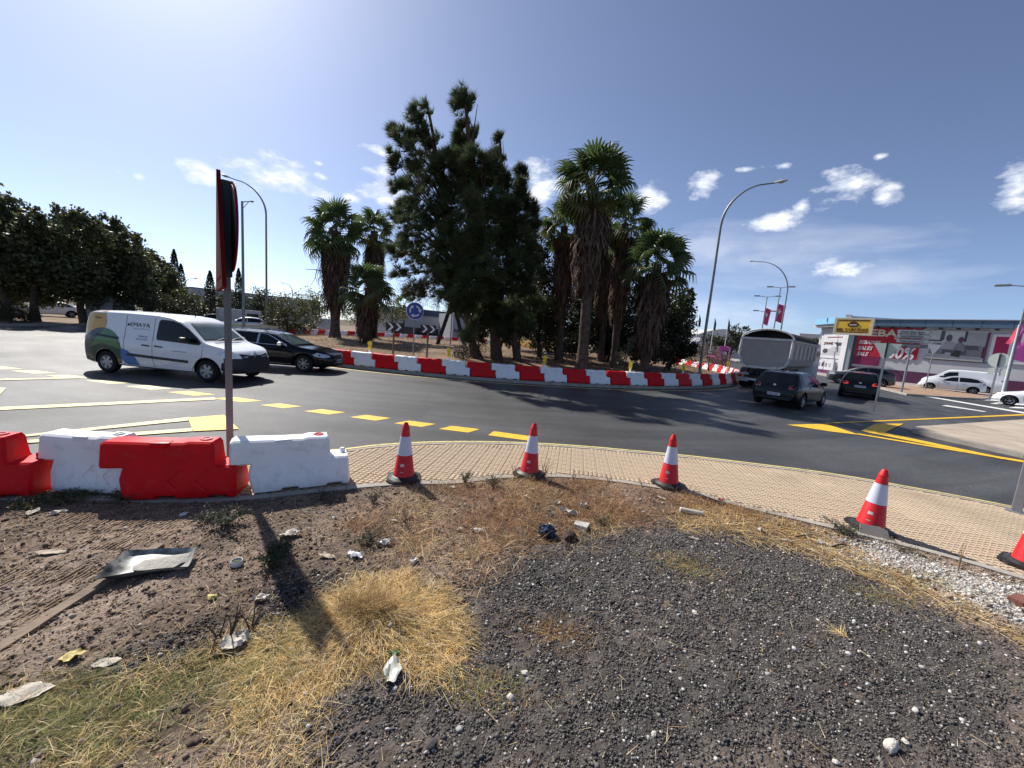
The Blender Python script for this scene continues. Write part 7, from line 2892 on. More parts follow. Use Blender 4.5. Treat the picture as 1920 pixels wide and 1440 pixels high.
# low hills and long wall at the far left
fa, fb = pt(360, 600, 140), pt(600, 620, 150)
ub = Vector((fb[0] - fa[0], fb[1] - fa[1]))
o = empty('long_warehouse', (fa[0], fa[1], 0), math.atan2(ub.y, ub.x), 'long low grey warehouse on the skyline behind the parked cars', 'building')
zt_ = pt(420, 546, 141)[2]
mb = MB()
mb.box((ub.length / 2, 8, zt_ / 2), (ub.length, 16, zt_), M_wallg)
mb.build('wall', o)
mb = MB()
mb.box((ub.length / 2, 8, zt_ + .1), (ub.length + .6, 16.4, .3), mat('warehouse_roof', (0.22, 0.23, 0.24), .6))
mb.build('roof', o)

# ---------------------------------------------------------------- flagpoles, banners, totem, cabinets
M_flag = mat('dark_flag', (0.02, 0.035, 0.05), 0.8, var=0.2)
for i, (px, py0, py1) in enumerate([(1302, 660, 590), (1330, 668, 596), (1358, 655, 598)]):
    d = 78
    b = pt(px, py0, d)
    dx_ = (2, 3, 6)[i]
    H = pt(px + dx_, py1, d)[2]
    o = empty('flagpole', (b[0], b[1], 0.1), 0, ['flagpole with a furled dark flag, first from the palms', 'thin flagpole with a furled flag between two others', 'flagpole with a dark flag above the pink totem'][i], 'flagpole', 'flagpoles by the white building')
    mb = MB()
    mb.tube([(0, 0, 0), (0, 0, H)], [.07, .05], M_signwht, 7)
    mb.build('pole', o)
    mb = MB()
    P, F = [], []
    for k in range(7):
        z = H - .15 - 2.0 * k / 6
        w_ = .10 + .28 * math.sin(min(1, k / 4) * 1.5)
        P += [(.05, 0, z), (.05 + w_ * .6, .08 * math.sin(k * 1.7), z - .1), (.05 + w_, -.06 * math.sin(k), z - .2)]
    for k in range(6):
        for q in (0, 1):
            F.append((k * 3 + q, k * 3 + q + 1, k * 3 + 4 + q, k * 3 + 3 + q))
    mb.add(P, F, M_flag)
    mb.build('flag', o, smooth=60)


def twin_lamp(px, pyb, top, d, label, arms, banner, pole_m=None):
    b = pt(px, pyb, d)
    t = pt(top[0], top[1], d)
    H = t[2]
    o = empty('banner_lamp_post', (b[0], b[1], .1), face_cam(b[0], b[1]), label, 'lamp post', 'lamp posts with banners')
    mb = MB()
    mb.tube([(0, 0, 0), (0, 0, H)], [.10, .06], M_lpole, 8)
    mb.build('post', o)
    for (z, w_) in arms:
        mb = MB()
        mb.tube([(-w_, 0, H - z + .12), (0, 0, H - z), (w_, 0, H - z + .12)], .04, M_lpole, 6)
        mb.build('arm', o)
        for sd in (-1, 1):
            mb = MB()
            mb.box((sd * (w_ + .35), 0, H - z + .14), (.8, .35, .16), M_lpole, bev=.06)
            mb.build('lamp_head', o)
    if banner:
        z0_, z1_, w_ = banner
        mb = MB()
        P, F = [], []
        for k in range(8):
            z = H - z0_ - (z1_ - z0_) * k / 7
            for q in range(4):
                P.append((.08 + w_ * q / 3 * (1 - .25 * k / 7), .12 * math.sin(q * 1.3 + k * .8), z - .25 * q / 3))
        for k in range(7):
            for q in range(3):
                F.append((k * 4 + q, k * 4 + q + 1, (k + 1) * 4 + q + 1, (k + 1) * 4 + q))
        mb.add(P, F, M_pink if px > 1500 else mat('red_banner', (0.55, 0.04, 0.14), .6, var=.1))
        bn = mb.build('banner', o, smooth=60)
        mb = MB()
        zz = H - (z0_ + z1_) / 2
        mb.add([(.2, -.16, zz + .4), (.2 + w_ * .45, -.16, zz + .15), (.2, -.16, zz - .3)], [(0, 1, 2)], M_pwhite)
        mb.build('printed_shape', bn)
    return o


twin_lamp(1425, 640, (1432, 558), 70, 'lamp post with two double arms and a red banner, above the tipper truck', [(0, 1.0), (2.2, .8)], (1.6, 4.0, .7))
twin_lamp(1447, 640, (1457, 541), 66, 'lamp post with a wind-blown red banner next to the tall curved lamp', [(0, .9)], (2.2, 4.6, .9))
o = twin_lamp(1882, 735, (1926, 540), 46, 'leaning-looking banner post with a pink banner in front of the magenta poster', [(0, .9)], (2.2, 5.2, 1.1))
# short banner flag on its own pole
b = pt(1879, 737, 43)
t = pt(1906, 610, 43)
o = empty('banner_pole', (b[0], b[1], .05), face_cam(b[0], b[1]), 'thin white pole with a limp red pennant before the magenta poster', 'flagpole')
mb = MB()
mb.tube([(0, 0, 0), (0, 0, t[2])], [.06, .04], M_signwht, 7)
mb.build('pole', o)
mb = MB()
H = t[2]
mb.add([(-.04, 0, H - .1), (-.22, .1, H - .5), (-.24, .15, H - .8), (-.38, .1, H - 1.3), (-.18, .05, H - 1.35), (-.04, 0, H - 1.1)], [(0, 1, 2, 5), (2, 3, 4, 5)], mat('red_pennant', (0.6, 0.06, 0.12), .6))
mb.build('pennant', o)

b = pt(1353, 682, 46)
o = empty('pink_totem', (b[0], b[1], .05), face_cam(b[0], b[1], -14), 'pink and purple totem sign with a rounded top behind the island bend', 'totem sign')
Ht = pt(1362, 650, 46)[2]
mb = MB()
prof_ = [(-.45, 0), (.55, 0), (.55, Ht - .25)] + [(.05 + .5 * math.cos(R(a)), Ht - .25 + .25 * math.sin(R(a))) for a in range(15, 166, 15)] + [(-.45, Ht - .25)]
XZ = Matrix(((1, 0, 0, 0), (0, 0, 1, 0), (0, 1, 0, 0), (0, 0, 0, 1)))
mb.prism(prof_, -.25, .25, M_pink, XZ)
mb.build('totem_body', o)
mb = MB()
mb.prism([(-.05, .15), (.52, .15), (.52, Ht - .45), (-.05, Ht - .45)], -.27, -.255, mat('purple_panel', (0.16, 0.02, 0.12), .5), XZ)
mb.build('panel', o)
mb = MB()
mb.prism(ell(.22, Ht - .75, .2, .2), -.29, -.275, M_pwhite, XZ)
mb.build('emblem', o)
mb = MB()
mb.box((-.95, 0, .65), (.9, .4, 1.3), M_pink, bev=.1)
mb.build('side_box', o)

b = pt(1306, 668, 62)
o = empty('red_white_sign', (b[0], b[1], .05), face_cam(b[0], b[1]), 'small white sign with red print on two legs, between the lamp post and the flagpoles', 'sign')
zc_ = pt(1306, 648, 62)[2]
mb = MB()
for sx in (-.7, .7):
    mb.box((sx, .04, zc_ / 2), (.08, .06, zc_), M_galv)
mb.build('leg', o)
mb = MB()
mb.box((0, 0, zc_), (2.0, .05, 1.0), M_signwht)
s_ = mb.build('board', o)
mb = MB()
for (x, z, w_) in ((-.55, .12, .5), (.25, .12, .9), (0, -.2, 1.4)):
    mb.box((x, -.035, zc_ + z), (w_, .012, .2), M_signred)
mb.build('red_print', s_)
# pale cabinets on the verge
for (px, d, w_, lb) in ((188, 46, 1.5, 'pale metal cabinet half hidden by a tree trunk above the van roof'), (222, 47, 2.1, 'wider pale cabinet just beyond the trunk above the van roof')):
    b = pt(px, 592, d)
    o = empty('utility_cabinet', (b[0], b[1], .1), face_cam(b[0], b[1], 5), lb, 'cabinet', 'pale cabinets on the verge')
    zt_ = pt(px, 553 if px < 200 else 560, d)[2] - .1
    mb = MB()
    mb.box((0, .3, zt_ / 2), (w_, .6, zt_), M_wallg, bev=.02)
    mb.build('cabinet_body', o)
    for sx in (-.25, .25):
        mb = MB()
        mb.box((sx * w_, -.012, zt_ / 2), (w_ * .44, .02, zt_ * .9), mat('cabinet_door', (0.36, 0.36, 0.35), .6))
        mb.build('door', o)
# yellow-sided low site trailer row behind the estate car
for i, (px, py, d, lb) in enumerate(((470, 618, 41, 'yellow and white striped site barrier behind the black estate car'), (452, 607, 48, 'pale site cabin with a dark window behind the black estate car'))):
    b = pt(px, py + 14, d)
    o = empty('site_barrier' if i == 0 else 'site_cabin', (b[0], b[1], 0.0), face_cam(b[0], b[1], 8), lb, 'barrier' if i == 0 else 'cabin')
    mb = MB()
    if i == 0:
        mb.box((0, 0, .85), (4.2, .08, .25), mat('cream_panel', (0.6, 0.55, 0.38), .6))
        mb.build('rail', o)
        mb = MB()
        for x in (-1.9, 0, 1.9):
            mb.box((x, .06, .42), (.08, .06, .85), M_galv)
        mb.build('leg', o)
    else:
        mb.box((0, 1, 1.1), (3.6, 2, 2.2), M_wallw, bev=.05)
        mb.build('cabin_body', o)
        mb = MB()
        mb.box((1.0, -.02, 1.4), (1.0, .06, .9), M_bwin)
        mb.build('window', o)

# ================================================================== GRAVEL, GRASS AND LITTER IN FRONT
M_stone = mat('loose_stones', (0.05, 0.05, 0.05), 0.8, spec=0.3, var=0.25, scale=60, attr=True)

_ico = bmesh.new()
bmesh.ops.create_icosphere(_ico, subdivisions=1, radius=1)
ICO_V = np.array([v.co for v in _ico.verts])
_ico.verts.index_update()
ICO_F = np.array([[v.index for v in f.verts] for f in _ico.faces])
_ico.free()
OCT_V = np.array([(1, 0, 0), (-1, 0, 0), (0, 1, 0), (0, -1, 0), (0, 0, 1), (0, 0, -1)], float)
OCT_F = np.array([(0, 2, 4), (2, 1, 4), (1, 3, 4), (3, 0, 4), (2, 0, 5), (1, 2, 5), (3, 1, 5), (0, 3, 5)])


def stones(name, P, r, col, base=(ICO_V, ICO_F), jit=.28, sink=.3):
    BV, BF = base
    n, k = len(P), len(BV)
    a = rng.uniform(0, 6.283, n)
    sc = rng.uniform(.65, 1.25, (n, 3)) * r[:, None]
    sc[:, 2] *= .75
    V = BV[None] * (1 + rng.uniform(-jit, jit, (n, k, 1)))
    # random tilt
    t = rng.normal(0, .5, (n, 2))
    V = V * sc[:, None, :]
    x = V[..., 0] * np.cos(a)[:, None] - V[..., 1] * np.sin(a)[:, None]
    y = V[..., 0] * np.sin(a)[:, None] + V[..., 1] * np.cos(a)[:, None]
    z = V[..., 2] + x * t[:, :1] * .5 + y * t[:, 1:] * .5
    W_ = np.stack([x, y, z], -1) + P[:, None, :]
    W_[..., 2] += (sc[:, 2] * (1 - sink))[:, None] * .6
    F = (BF[None] + (np.arange(n) * k)[:, None, None]).reshape(-1, BF.shape[1])
    return npmesh(name, W_.reshape(-1, 3), F, M_stone, np.repeat(col, k, 0))


def scatter(poly, n, w=.2, o=0, power=1.0):
    poly = np.array(poly)
    lo, hi = poly.min(0) - .25, poly.max(0) + .25
    lo[1] = max(lo[1], .9)
    x = rng.uniform(lo[0], hi[0], n)
    y = rng.uniform(lo[1], hi[1], n)
    p = soft(x, y, poly, w, o) ** power
    keep = (rng.uniform(0, 1, n) < p) & inpoly(x, y, lot_poly)
    x, y = x[keep], y[keep]
    # keep what can be near the picture
    k2 = (np.abs(x) < y * 1.55 + .5)
    x, y = x[k2], y[k2]
    return np.c_[x, y, lot_z(x, y)]


def greycol(n, dark=.075, pale=.04):
    v = np.abs(rng.normal(dark, dark * .5, n)) + .012
    u = rng.uniform(0, 1, n)
    v = np.where(u < .16, rng.uniform(.09, .22, n), v)
    v = np.where(u < pale, rng.uniform(.3, .55, n), v)
    c = np.stack([v * 1.10, v, v * .93], 1)
    return c


P = scatter(GRAV, 260000, .5)
near_ = P[:, 1] < 2.6
Pn, Pf_ = P[near_], P[~near_]
r1 = np.clip(rng.lognormal(math.log(.0046), .42, len(Pn)), .0028, .018)
o = link('dark_gravel', stones('dark_gravel', Pn, r1, greycol(len(Pn)), (OCT_V, OCT_F)))
tag(o, kind='stuff')
r1 = np.clip(rng.lognormal(math.log(.0054), .42, len(Pf_)), .0035, .020)
o = link('dark_gravel', stones('dark_gravel', Pf_, r1, greycol(len(Pf_)), (OCT_V, OCT_F)))
tag(o, kind='stuff')
P = np.vstack([scatter(STREAK, 9000, .15), scatter(DARK2, 9000, .15)])
o = link('dark_gravel', stones('dark_gravel', P, np.clip(rng.lognormal(math.log(.0065), .40, len(P)), .004, .022), greycol(len(P), .05), (OCT_V, OCT_F)))
tag(o, kind='stuff')
P = scatter(GRAV, 800, .5)
v = rng.uniform(.25, .62, len(P))
o = link('pale_chips', stones('pale_chips', P, np.clip(rng.lognormal(math.log(.0085), .40, len(P)), .005, .02), np.stack([v, v * .96, v * .90], 1)))
tag(o, kind='stuff')
P = scatter(WHITE, 30000, .4)
v = rng.uniform(.28, .66, len(P))
o = link('white_gravel', stones('white_gravel', P, np.clip(rng.lognormal(math.log(.0062), .5, len(P)), .0025, .022), np.stack([v, v * .97, v * .91], 1), (OCT_V, OCT_F)))
tag(o, kind='stuff')
# crumbs of soil and pale chips over the brown earth
x = rng.uniform(-6.5, 5.5, 90000)
y = rng.uniform(1.0, 5.1, 90000)
ok = inpoly(x, y, lot_poly) & (np.abs(x) < y * 1.55 + .5) & ~inpoly(x, y, GRAV)
P = np.c_[x[ok], y[ok], lot_z(x[ok], y[ok])]
u = rng.uniform(0, 1, len(P))
c = np.array([.18, .128, .095])[None] * rng.uniform(.4, 1.5, len(P))[:, None]
pal = u < .07
c[pal] = np.array([.50, .45, .38])[None] * rng.uniform(.6, 1.15, pal.sum())[:, None]
o = link('soil_crumbs', stones('soil_crumbs', P, np.clip(rng.lognormal(math.log(.0055), .55, len(P)), .002, .026), c, (OCT_V, OCT_F)))
tag(o, kind='stuff')


# flat crumbs of leaves, bark and paper
x = rng.uniform(-6.5, 5.5, 36000)
y = rng.uniform(1.0, 5.1, 36000)
ok = inpoly(x, y, lot_poly) & (np.abs(x) < y * 1.55 + .5) & (rng.uniform(0, 1, len(x)) < np.where(inpoly(x, y, GRAV), .10, .9))
C = np.c_[x[ok], y[ok], lot_z(x[ok], y[ok]) + .006]
o = link('leaf_litter', leaves('leaf_litter', C, .016, (.26, .185, .125), var=.7, m=mat('leaf_crumbs', (.2, .15, .1), .9, spec=.15, var=.3, attr=True), flat_=.85, yellow=.3))
tag(o, kind='stuff')


# ---------------- grass
CLUMP2 = [at(x, y, .13) for x, y in [(420, 1250), (470, 1205), (560, 1180), (620, 1130), (680, 1085), (770, 1078), (825, 1120), (862, 1190), (845, 1238), (745, 1248), (640, 1255), (560, 1285), (470, 1290)]]
def mix(n, cols, wts):
    i = rng.choice(len(cols), n, p=np.array(wts) / sum(wts))
    return np.array(cols)[i]


GOLD, PALE_, OCH, GRN, RED_, BRN = (.68, .48, .20), (.76, .62, .37), (.54, .35, .14), (.23, .24, .085), (.24, .115, .05), (.16, .10, .06)
P = scatter(GREEN, 44000, .3)
P = P[rng.uniform(0, 1, len(P)) < np.clip(.62 + .6 * nz(P[:, 0], P[:, 1], 3.6, 6), .08, 1)]
n = len(P)
gm = np.clip(.15 + 1.0 * nz(P[:, 0], P[:, 1], 2.4, 17), 0, 1)
cc = np.where((rng.uniform(0, 1, n) < gm * .75)[:, None], mix(n, [GRN, (.12, .15, .05), (.30, .29, .12)], [2, 2, 1]), mix(n, [GOLD, PALE_, OCH, BRN], [3, 4, 2, 2]))
o = link('dry_grass', blades('dry_grass', P, rng.uniform(.03, .14, n), .0025, lean_rand(n, (.5, .25)), cc, up=rng.uniform(.05, .8, n), droop=.8, colvar=.4))
tag(o, kind='stuff')
P = scatter(CLUMP2, 40000, .22, 2)
P = P[rng.uniform(0, 1, len(P)) < np.clip(.75 + .6 * nz(P[:, 0], P[:, 1], 5.0, 3), .1, 1)]
n = len(P)
# tuft: blades spray outward from the middle of the clump, longest there
dx_, dy_ = P[:, 0] - CLC[0], P[:, 1] - CLC[1]
rr_ = np.hypot(dx_, dy_) + 1e-6
ld = np.c_[dx_, dy_] / rr_[:, None] * .35 + np.array([.35, -.1]) + rng.normal(0, .9, (n, 2))
ld /= np.linalg.norm(ld, axis=1)[:, None]
o = link('straw_clump', blades('straw_clump', P, rng.uniform(.05, .21, n) * np.clip(1.2 - rr_ * .8, .5, 1.2), .0030, ld, mix(n, [GOLD, PALE_, OCH, (.45, .30, .10)], [4, 4, 3, 3]), up=np.clip(rng.normal(.36, .30, n), .02, .96), droop=.9, colvar=.4))
tag(o, kind='stuff')
m_ = 2000
tx_, ty_ = at(690, 1150, .15)
a = rng.normal(0, 1, (m_, 2)) * np.array([.10, .06])
P = np.c_[tx_ + a[:, 0], ty_ + a[:, 1], lot_z(tx_ + a[:, 0], ty_ + a[:, 1])]
o = link('straw_clump', blades('straw_clump', P, rng.uniform(.06, .22, m_), .0026, lean_rand(m_), mix(m_, [BRN, (.34, .25, .14), OCH, GOLD], [2, 4, 3, 2]), up=rng.uniform(.35, .98, m_), droop=.35))
tag(o, kind='stuff')
P = scatter(DRYB, 66000, .5)
P = P[rng.uniform(0, 1, len(P)) < np.clip(.6 + .7 * nz(P[:, 0], P[:, 1], 3.0, 14), .08, 1)]
n = len(P)
red = np.clip(.5 + .7 * nz(P[:, 0], P[:, 1], 2.0, 23), 0, 1)
cc = np.where((rng.uniform(0, 1, n) < red * .85)[:, None], mix(n, [RED_, BRN, (.36, .18, .08)], [4, 3, 3]), mix(n, [PALE_, OCH, (.42, .30, .18), BRN], [2, 3, 3, 4]))
o = link('dry_weeds', blades('dry_weeds', P, rng.uniform(.05, .24, n), .0030, lean_rand(n), cc * 1.25, up=rng.uniform(.05, .97, n), droop=.5, colvar=.45))
tag(o, kind='stuff')
# taller dead weeds rooted along the pavement edge
m_ = 3600
i_ = rng.integers(0, len(BACK), m_)
P = np.array(BACK)[i_] + rng.normal(0, .13, (m_, 2)) + np.array([0, -.14])
ok = (P[:, 0] > -1.6) & (P[:, 0] < 3.6) & inpoly(P[:, 0], P[:, 1], lot_poly) & (nz(P[:, 0], P[:, 1], 3.2, 19) > -.35)
P = np.c_[P[ok], lot_z(P[ok][:, 0], P[ok][:, 1])]
m_ = len(P)
o = link('dry_weeds', blades('dry_weeds', P, rng.uniform(.07, .24, m_), .0034, lean_rand(m_), mix(m_, [RED_, (.42, .27, .14), OCH, PALE_, BRN], [4, 4, 3, 2, 3]), up=rng.uniform(.5, .98, m_), droop=.35, colvar=.4))
tag(o, kind='stuff')
P = scatter(DRYR, 8000, .25)
n = len(P)
o = link('dry_weeds', blades('dry_weeds', P, rng.uniform(.06, .26, n), .0045, lean_rand(n, (.5, -.3)), mix(n, [OCH, GOLD, PALE_, RED_], [3, 3, 2, 2]), up=rng.uniform(.05, .6, n), droop=.6))
tag(o, kind='stuff')
ED = [at(x, y, .13) for x, y in [(1680, 1070), (1760, 1105), (1880, 1180), (1990, 1240), (1990, 1260), (1860, 1200), (1740, 1125), (1670, 1085)]]
P = scatter(ED, 5000, .25)
n = len(P)
o = link('dry_weeds', blades('dry_weeds', P, rng.uniform(.08, .30, n), .0042, lean_rand(n, (.9, -.7)), mix(n, [OCH, GOLD, PALE_, BRN], [2, 3, 3, 2]), up=rng.uniform(.02, .4, n), droop=.6))
tag(o, kind='stuff')
# straws and dead stalks lying about everywhere
n = 42000
x = rng.uniform(-6.5, 5.5, n)
y = rng.uniform(1.0, 5.2, n)
pk = np.where(inpoly(x, y, GRAV), .07, .6)
ok = inpoly(x, y, lot_poly) & (np.abs(x) < y * 1.55 + .5) & (rng.uniform(0, 1, n) < pk)
P = np.c_[x[ok], y[ok], lot_z(x[ok], y[ok]) + .004]
n = len(P)
o = link('straw_litter', blades('straw_litter', P, rng.uniform(.025, .12, n), .0026, lean_rand(n), mix(n, [PALE_, OCH, BRN, (.45, .38, .28)], [3, 2, 3, 3]), up=rng.uniform(.0, .14, n), droop=.25, segs=2))
tag(o, kind='stuff')
# mossy green-brown film on the gravel
GP = [at(1720, 1085, .13), at(1655, 1115, .13), at(1270, 1055, .13), at(1300, 1075, .13), at(905, 1290, .13), at(1040, 1185, .13)]
for i, (gx_, gy_) in enumerate(GP):
    m_ = 700
    a = rng.normal(0, .11, (m_, 2)) * np.array([1.4, .7])
    x, y = gx_ + a[:, 0], gy_ + a[:, 1]
    P = np.c_[x, y, lot_z(x, y)]
    o = link('low_grass', blades('low_grass', P, rng.uniform(.02, .07, m_), .003, lean_rand(m_), mix(m_, [GRN, OCH, BRN] if i != 5 else [RED_, OCH, BRN], [3, 2, 2]), up=rng.uniform(.1, .9, m_), segs=2))
    tag(o, kind='stuff')

# ---------------- single weeds and dry stalks
M_weed = mat('weed_leaf', (0.07, 0.09, 0.05), 0.6, spec=0.3, var=0.3, attr=True, trans=0.2)
M_stem = mat('weed_stem', (0.12, 0.10, 0.06), 0.8, spec=0.2, var=0.3)
M_drystem = mat('dry_stalk', (0.30, 0.22, 0.13), 0.85, spec=0.2, var=0.3)


def weed(px, py, h, spread, nst, nlf, col, label, size=.02, lz=.13, stem=None, name='weed', group='green weeds along the pavement'):
    x, y = at(px, py, lz)
    z = float(lot_z(np.array([x]), np.array([y]))[0])
    o = empty(name, (x, y, z), 0, label, 'weed', group)
    mb = MB()
    L_ = []
    for k in range(nst):
        a = random.uniform(0, 6.28)
        s = spread * random.uniform(.3, 1)
        hh = h * random.uniform(.55, 1)
        p = [Vector((0, 0, 0)), Vector((math.cos(a) * s * .35, math.sin(a) * s * .35, hh * .5)), Vector((math.cos(a) * s, math.sin(a) * s, hh))]
        mb.tube(p, [.004, .003, .0012], stem or M_stem, 4, False)
        for q in range(2):
            t = random.uniform(.4, .9)
            b = p[0].lerp(p[2], t)
            a2 = random.uniform(0, 6.28)
            e = b + Vector((math.cos(a2) * s * .4, math.sin(a2) * s * .4, hh * .2))
            mb.tube([b, e], [.002, .001], stem or M_stem, 3, False)
            L_ += [b.lerp(e, random.random()) for _ in range(max(1, nlf // (nst * 4)))]
        L_ += [p[1].lerp(p[2], random.random()) if random.random() < .7 else p[0].lerp(p[1], random.random()) for _ in range(max(1, nlf // (nst * 2)))]
    mb.build('stems', o)
    if nlf:
        C = np.array([tuple(v) for v in L_]) + rng.normal(0, size * .5, (len(L_), 3))
        C[:, 2] = np.maximum(C[:, 2], .006)
        link('foliage', leaves('foliage', C, size, col, m=M_weed, aspect=.45), o)
    return o


weed(425, 985, .16, .20, 26, 900, (.105, .125, .085), 'broad grey-green weed in the shade beside the pole-side red barrier', .024)
weed(395, 975, .12, .16, 16, 500, (.12, .135, .10), 'smaller greyish weed touching the broad weed by the red barrier', .022)
weed(512, 1060, .15, .16, 26, 1300, (.045, .065, .035), 'dark bushy weed standing alone in the reddish litter', .022)
weed(530, 1035, .12, .12, 18, 700, (.05, .07, .038), 'dark weed just behind the dark bushy weed', .02)
weed(872, 905, .22, .10, 12, 340, (.10, .12, .07), 'upright leafy weed at the pavement edge between the first two cones', .020)
weed(925, 912, .16, .16, 16, 420, (.09, .105, .065), 'spreading weed at the pavement edge close to the second cone', .020)
weed(1585, 1000, .15, .22, 24, 900, (.115, .135, .095), 'grey-green weed leaning against the pale board below the fourth cone', .022)
weed(1690, 1030, .08, .22, 14, 300, (.12, .13, .09), 'flat straggling weed between the fourth cone and the white gravel', .018)
weed(690, 1015, .09, .14, 16, 420, (.13, .145, .105), 'pale grey weed among the paper scraps', .02)
weed(700, 945, .13, .13, 14, 300, (.08, .09, .06), 'thin dark weed in the litter in front of the first cone', .018)
weed(600, 935, .10, .12, 12, 200, (.09, .10, .07), 'small weed in the shadow of the nearest white barrier', .018)
weed(130, 935, .10, .30, 40, 1100, (.085, .105, .045), 'mat of green weeds along the foot of the middle white barrier', .024)
weed(60, 945, .08, .25, 26, 600, (.07, .08, .04), 'dark weeds along the foot of the cut-off red barrier', .022)
weed(230, 935, .10, .22, 20, 420, (.06, .075, .04), 'weeds where the white and the pole-side red barrier meet', .022)
weed(1130, 985, .08, .14, 16, 400, (.10, .115, .07), 'low grey weed on the gravel beside the flattened cup', .018)
for i, (px, py, h, nst, sp, lb) in enumerate([(1020, 893, .30, 7, .14, 'tall dry stalks beside the second cone'), (1075, 900, .20, 5, .12, 'dry stalks at the pavement edge past the second cone'), (965, 900, .22, 4, .12, 'bent dry stalks in front of the second cone'),
                                              (1797, 1068, .36, 3, .03, 'single tall dry stalk rising from the white gravel'), (1205, 915, .16, 5, .1, 'dry stalks near the third cone'), (1290, 925, .16, 4, .1, 'thin dry stalks just past the third cone'),
                                              (760, 985, .20, 4, .08, 'thin dry stalk in the litter below the first cone'), (1140, 905, .14, 6, .1, 'reddish dry stalks midway between the second and third cone')]):
    weed(px, py, h, sp, nst, 24, (.35, .22, .11), lb, .010, stem=M_drystem, name='dry_stalk', group='dry stalks on the waste ground')
for (px, py, h, lb) in [(432, 1195, .22, 'bare dark twigs standing in front of the crumpled white paper'), (408, 1200, .15, 'short bare dark twig next to the taller bare twigs'), (470, 1185, .17, 'bare dark twig leaning over the straw')]:
    x, y = at(px, py, .13)
    o = empty('dead_twig', (x, y, float(lot_z(np.array([x]), np.array([y]))[0])), 0, lb, 'twig', 'dead twigs in the straw')
    mb = MB()
    for k in range(3):
        a = random.uniform(0, 6.28)
        e = Vector((math.cos(a) * .06, math.sin(a) * .06, h * random.uniform(.7, 1)))
        mb.tube([(0, 0, -.01), e * .5 + Vector((.008, 0, 0)), e], [.006, .0045, .002], M_twig, 5)
        mb.tube([e * .55, e * .8 + Vector((.04, .02, 0))], [.003, .0012], M_twig, 4)
    mb.build('stem', o)

# ---------------- litter: each piece a thing
M_paper = mat('dirty_paper', (0.52, 0.47, 0.40), 0.85, spec=0.2, var=0.2, scale=20, dirt=(14, 0.5, (0.35, 0.28, 0.21), 0.6))
M_card = mat('pale_cardboard', (0.46, 0.38, 0.29), 0.85, var=0.2, scale=10, dirt=(8, 0.5, (0.28, 0.21, 0.15), 0.6))
M_stonew = mat('pale_stone', (0.56, 0.52, 0.45), 0.8, var=0.22, scale=25, bump=0.6, bscale=90)
M_stoneg = mat('grey_stone', (0.30, 0.28, 0.26), 0.85, var=0.22, scale=25, bump=0.6, bscale=90)
M_wood = mat('weathered_batten', (0.20, 0.145, 0.10), 0.85, var=0.3, scale=8, bump=0.4, bscale=30)
M_bag = mat('blue_black_plastic', (0.012, 0.022, 0.055), 0.28, spec=0.6, var=0.3, scale=12)
M_tray = mat('black_plastic_tray', (0.02, 0.023, 0.022), 0.45, spec=0.4, var=0.3, dirt=(6, 0.40, (0.34, 0.34, 0.31), 0.9))
M_white_pl = mat('white_plastic', (0.62, 0.62, 0.64), 0.5, var=0.06)
M_greenp = mat('green_plastic', (0.015, 0.14, 0.06), 0.5, var=0.15)
M_clear = mat('cloudy_plastic', (0.50, 0.49, 0.44), 0.35, spec=0.5, var=0.12)
M_lemon = mat('yellow_scrap', (0.48, 0.38, 0.12), 0.6, var=0.2)


def gz(x, y):
    return float(lot_z(np.array([x]), np.array([y]))[0])


def litter_sheet(px, py, w, d, m, label, name='paper_scrap', cat='litter', crumple=.012, rz=None, seed=0, group='paper and plastic scraps'):
    x, y = at(px, py, .135)
    rr = random.Random(seed + int(px))
    nx, ny = 8, 6
    V, F = [], []
    for j in range(ny + 1):
        for i in range(nx + 1):
            u, v = i / nx - .5, j / ny - .5
            e = 1 - .35 * (abs(u) * abs(v) * 4) - rr.uniform(0, .12)
            V.append((u * w * e, v * d * e, .010 + crumple * (1 + math.sin(7 * u + seed) * math.cos(6 * v + seed * 2)) + rr.uniform(0, crumple)))
    for j in range(ny):
        for i in range(nx):
            q = j * (nx + 1) + i
            F.append((q, q + 1, q + nx + 2, q + nx + 1))
    mb = MB()
    mb.add(V, F, m)
    k = len(V)
    mb.add([(a, b, c - .003) for a, b, c in V], [f[::-1] for f in F], m)
    o = mb.build(name, None, smooth=40, loc=(x, y, gz(x, y)), rot=(rr.uniform(-.1, .1), rr.uniform(-.1, .1), rz if rz is not None else rr.uniform(0, 3)))
    return tag(o, label, cat, group)


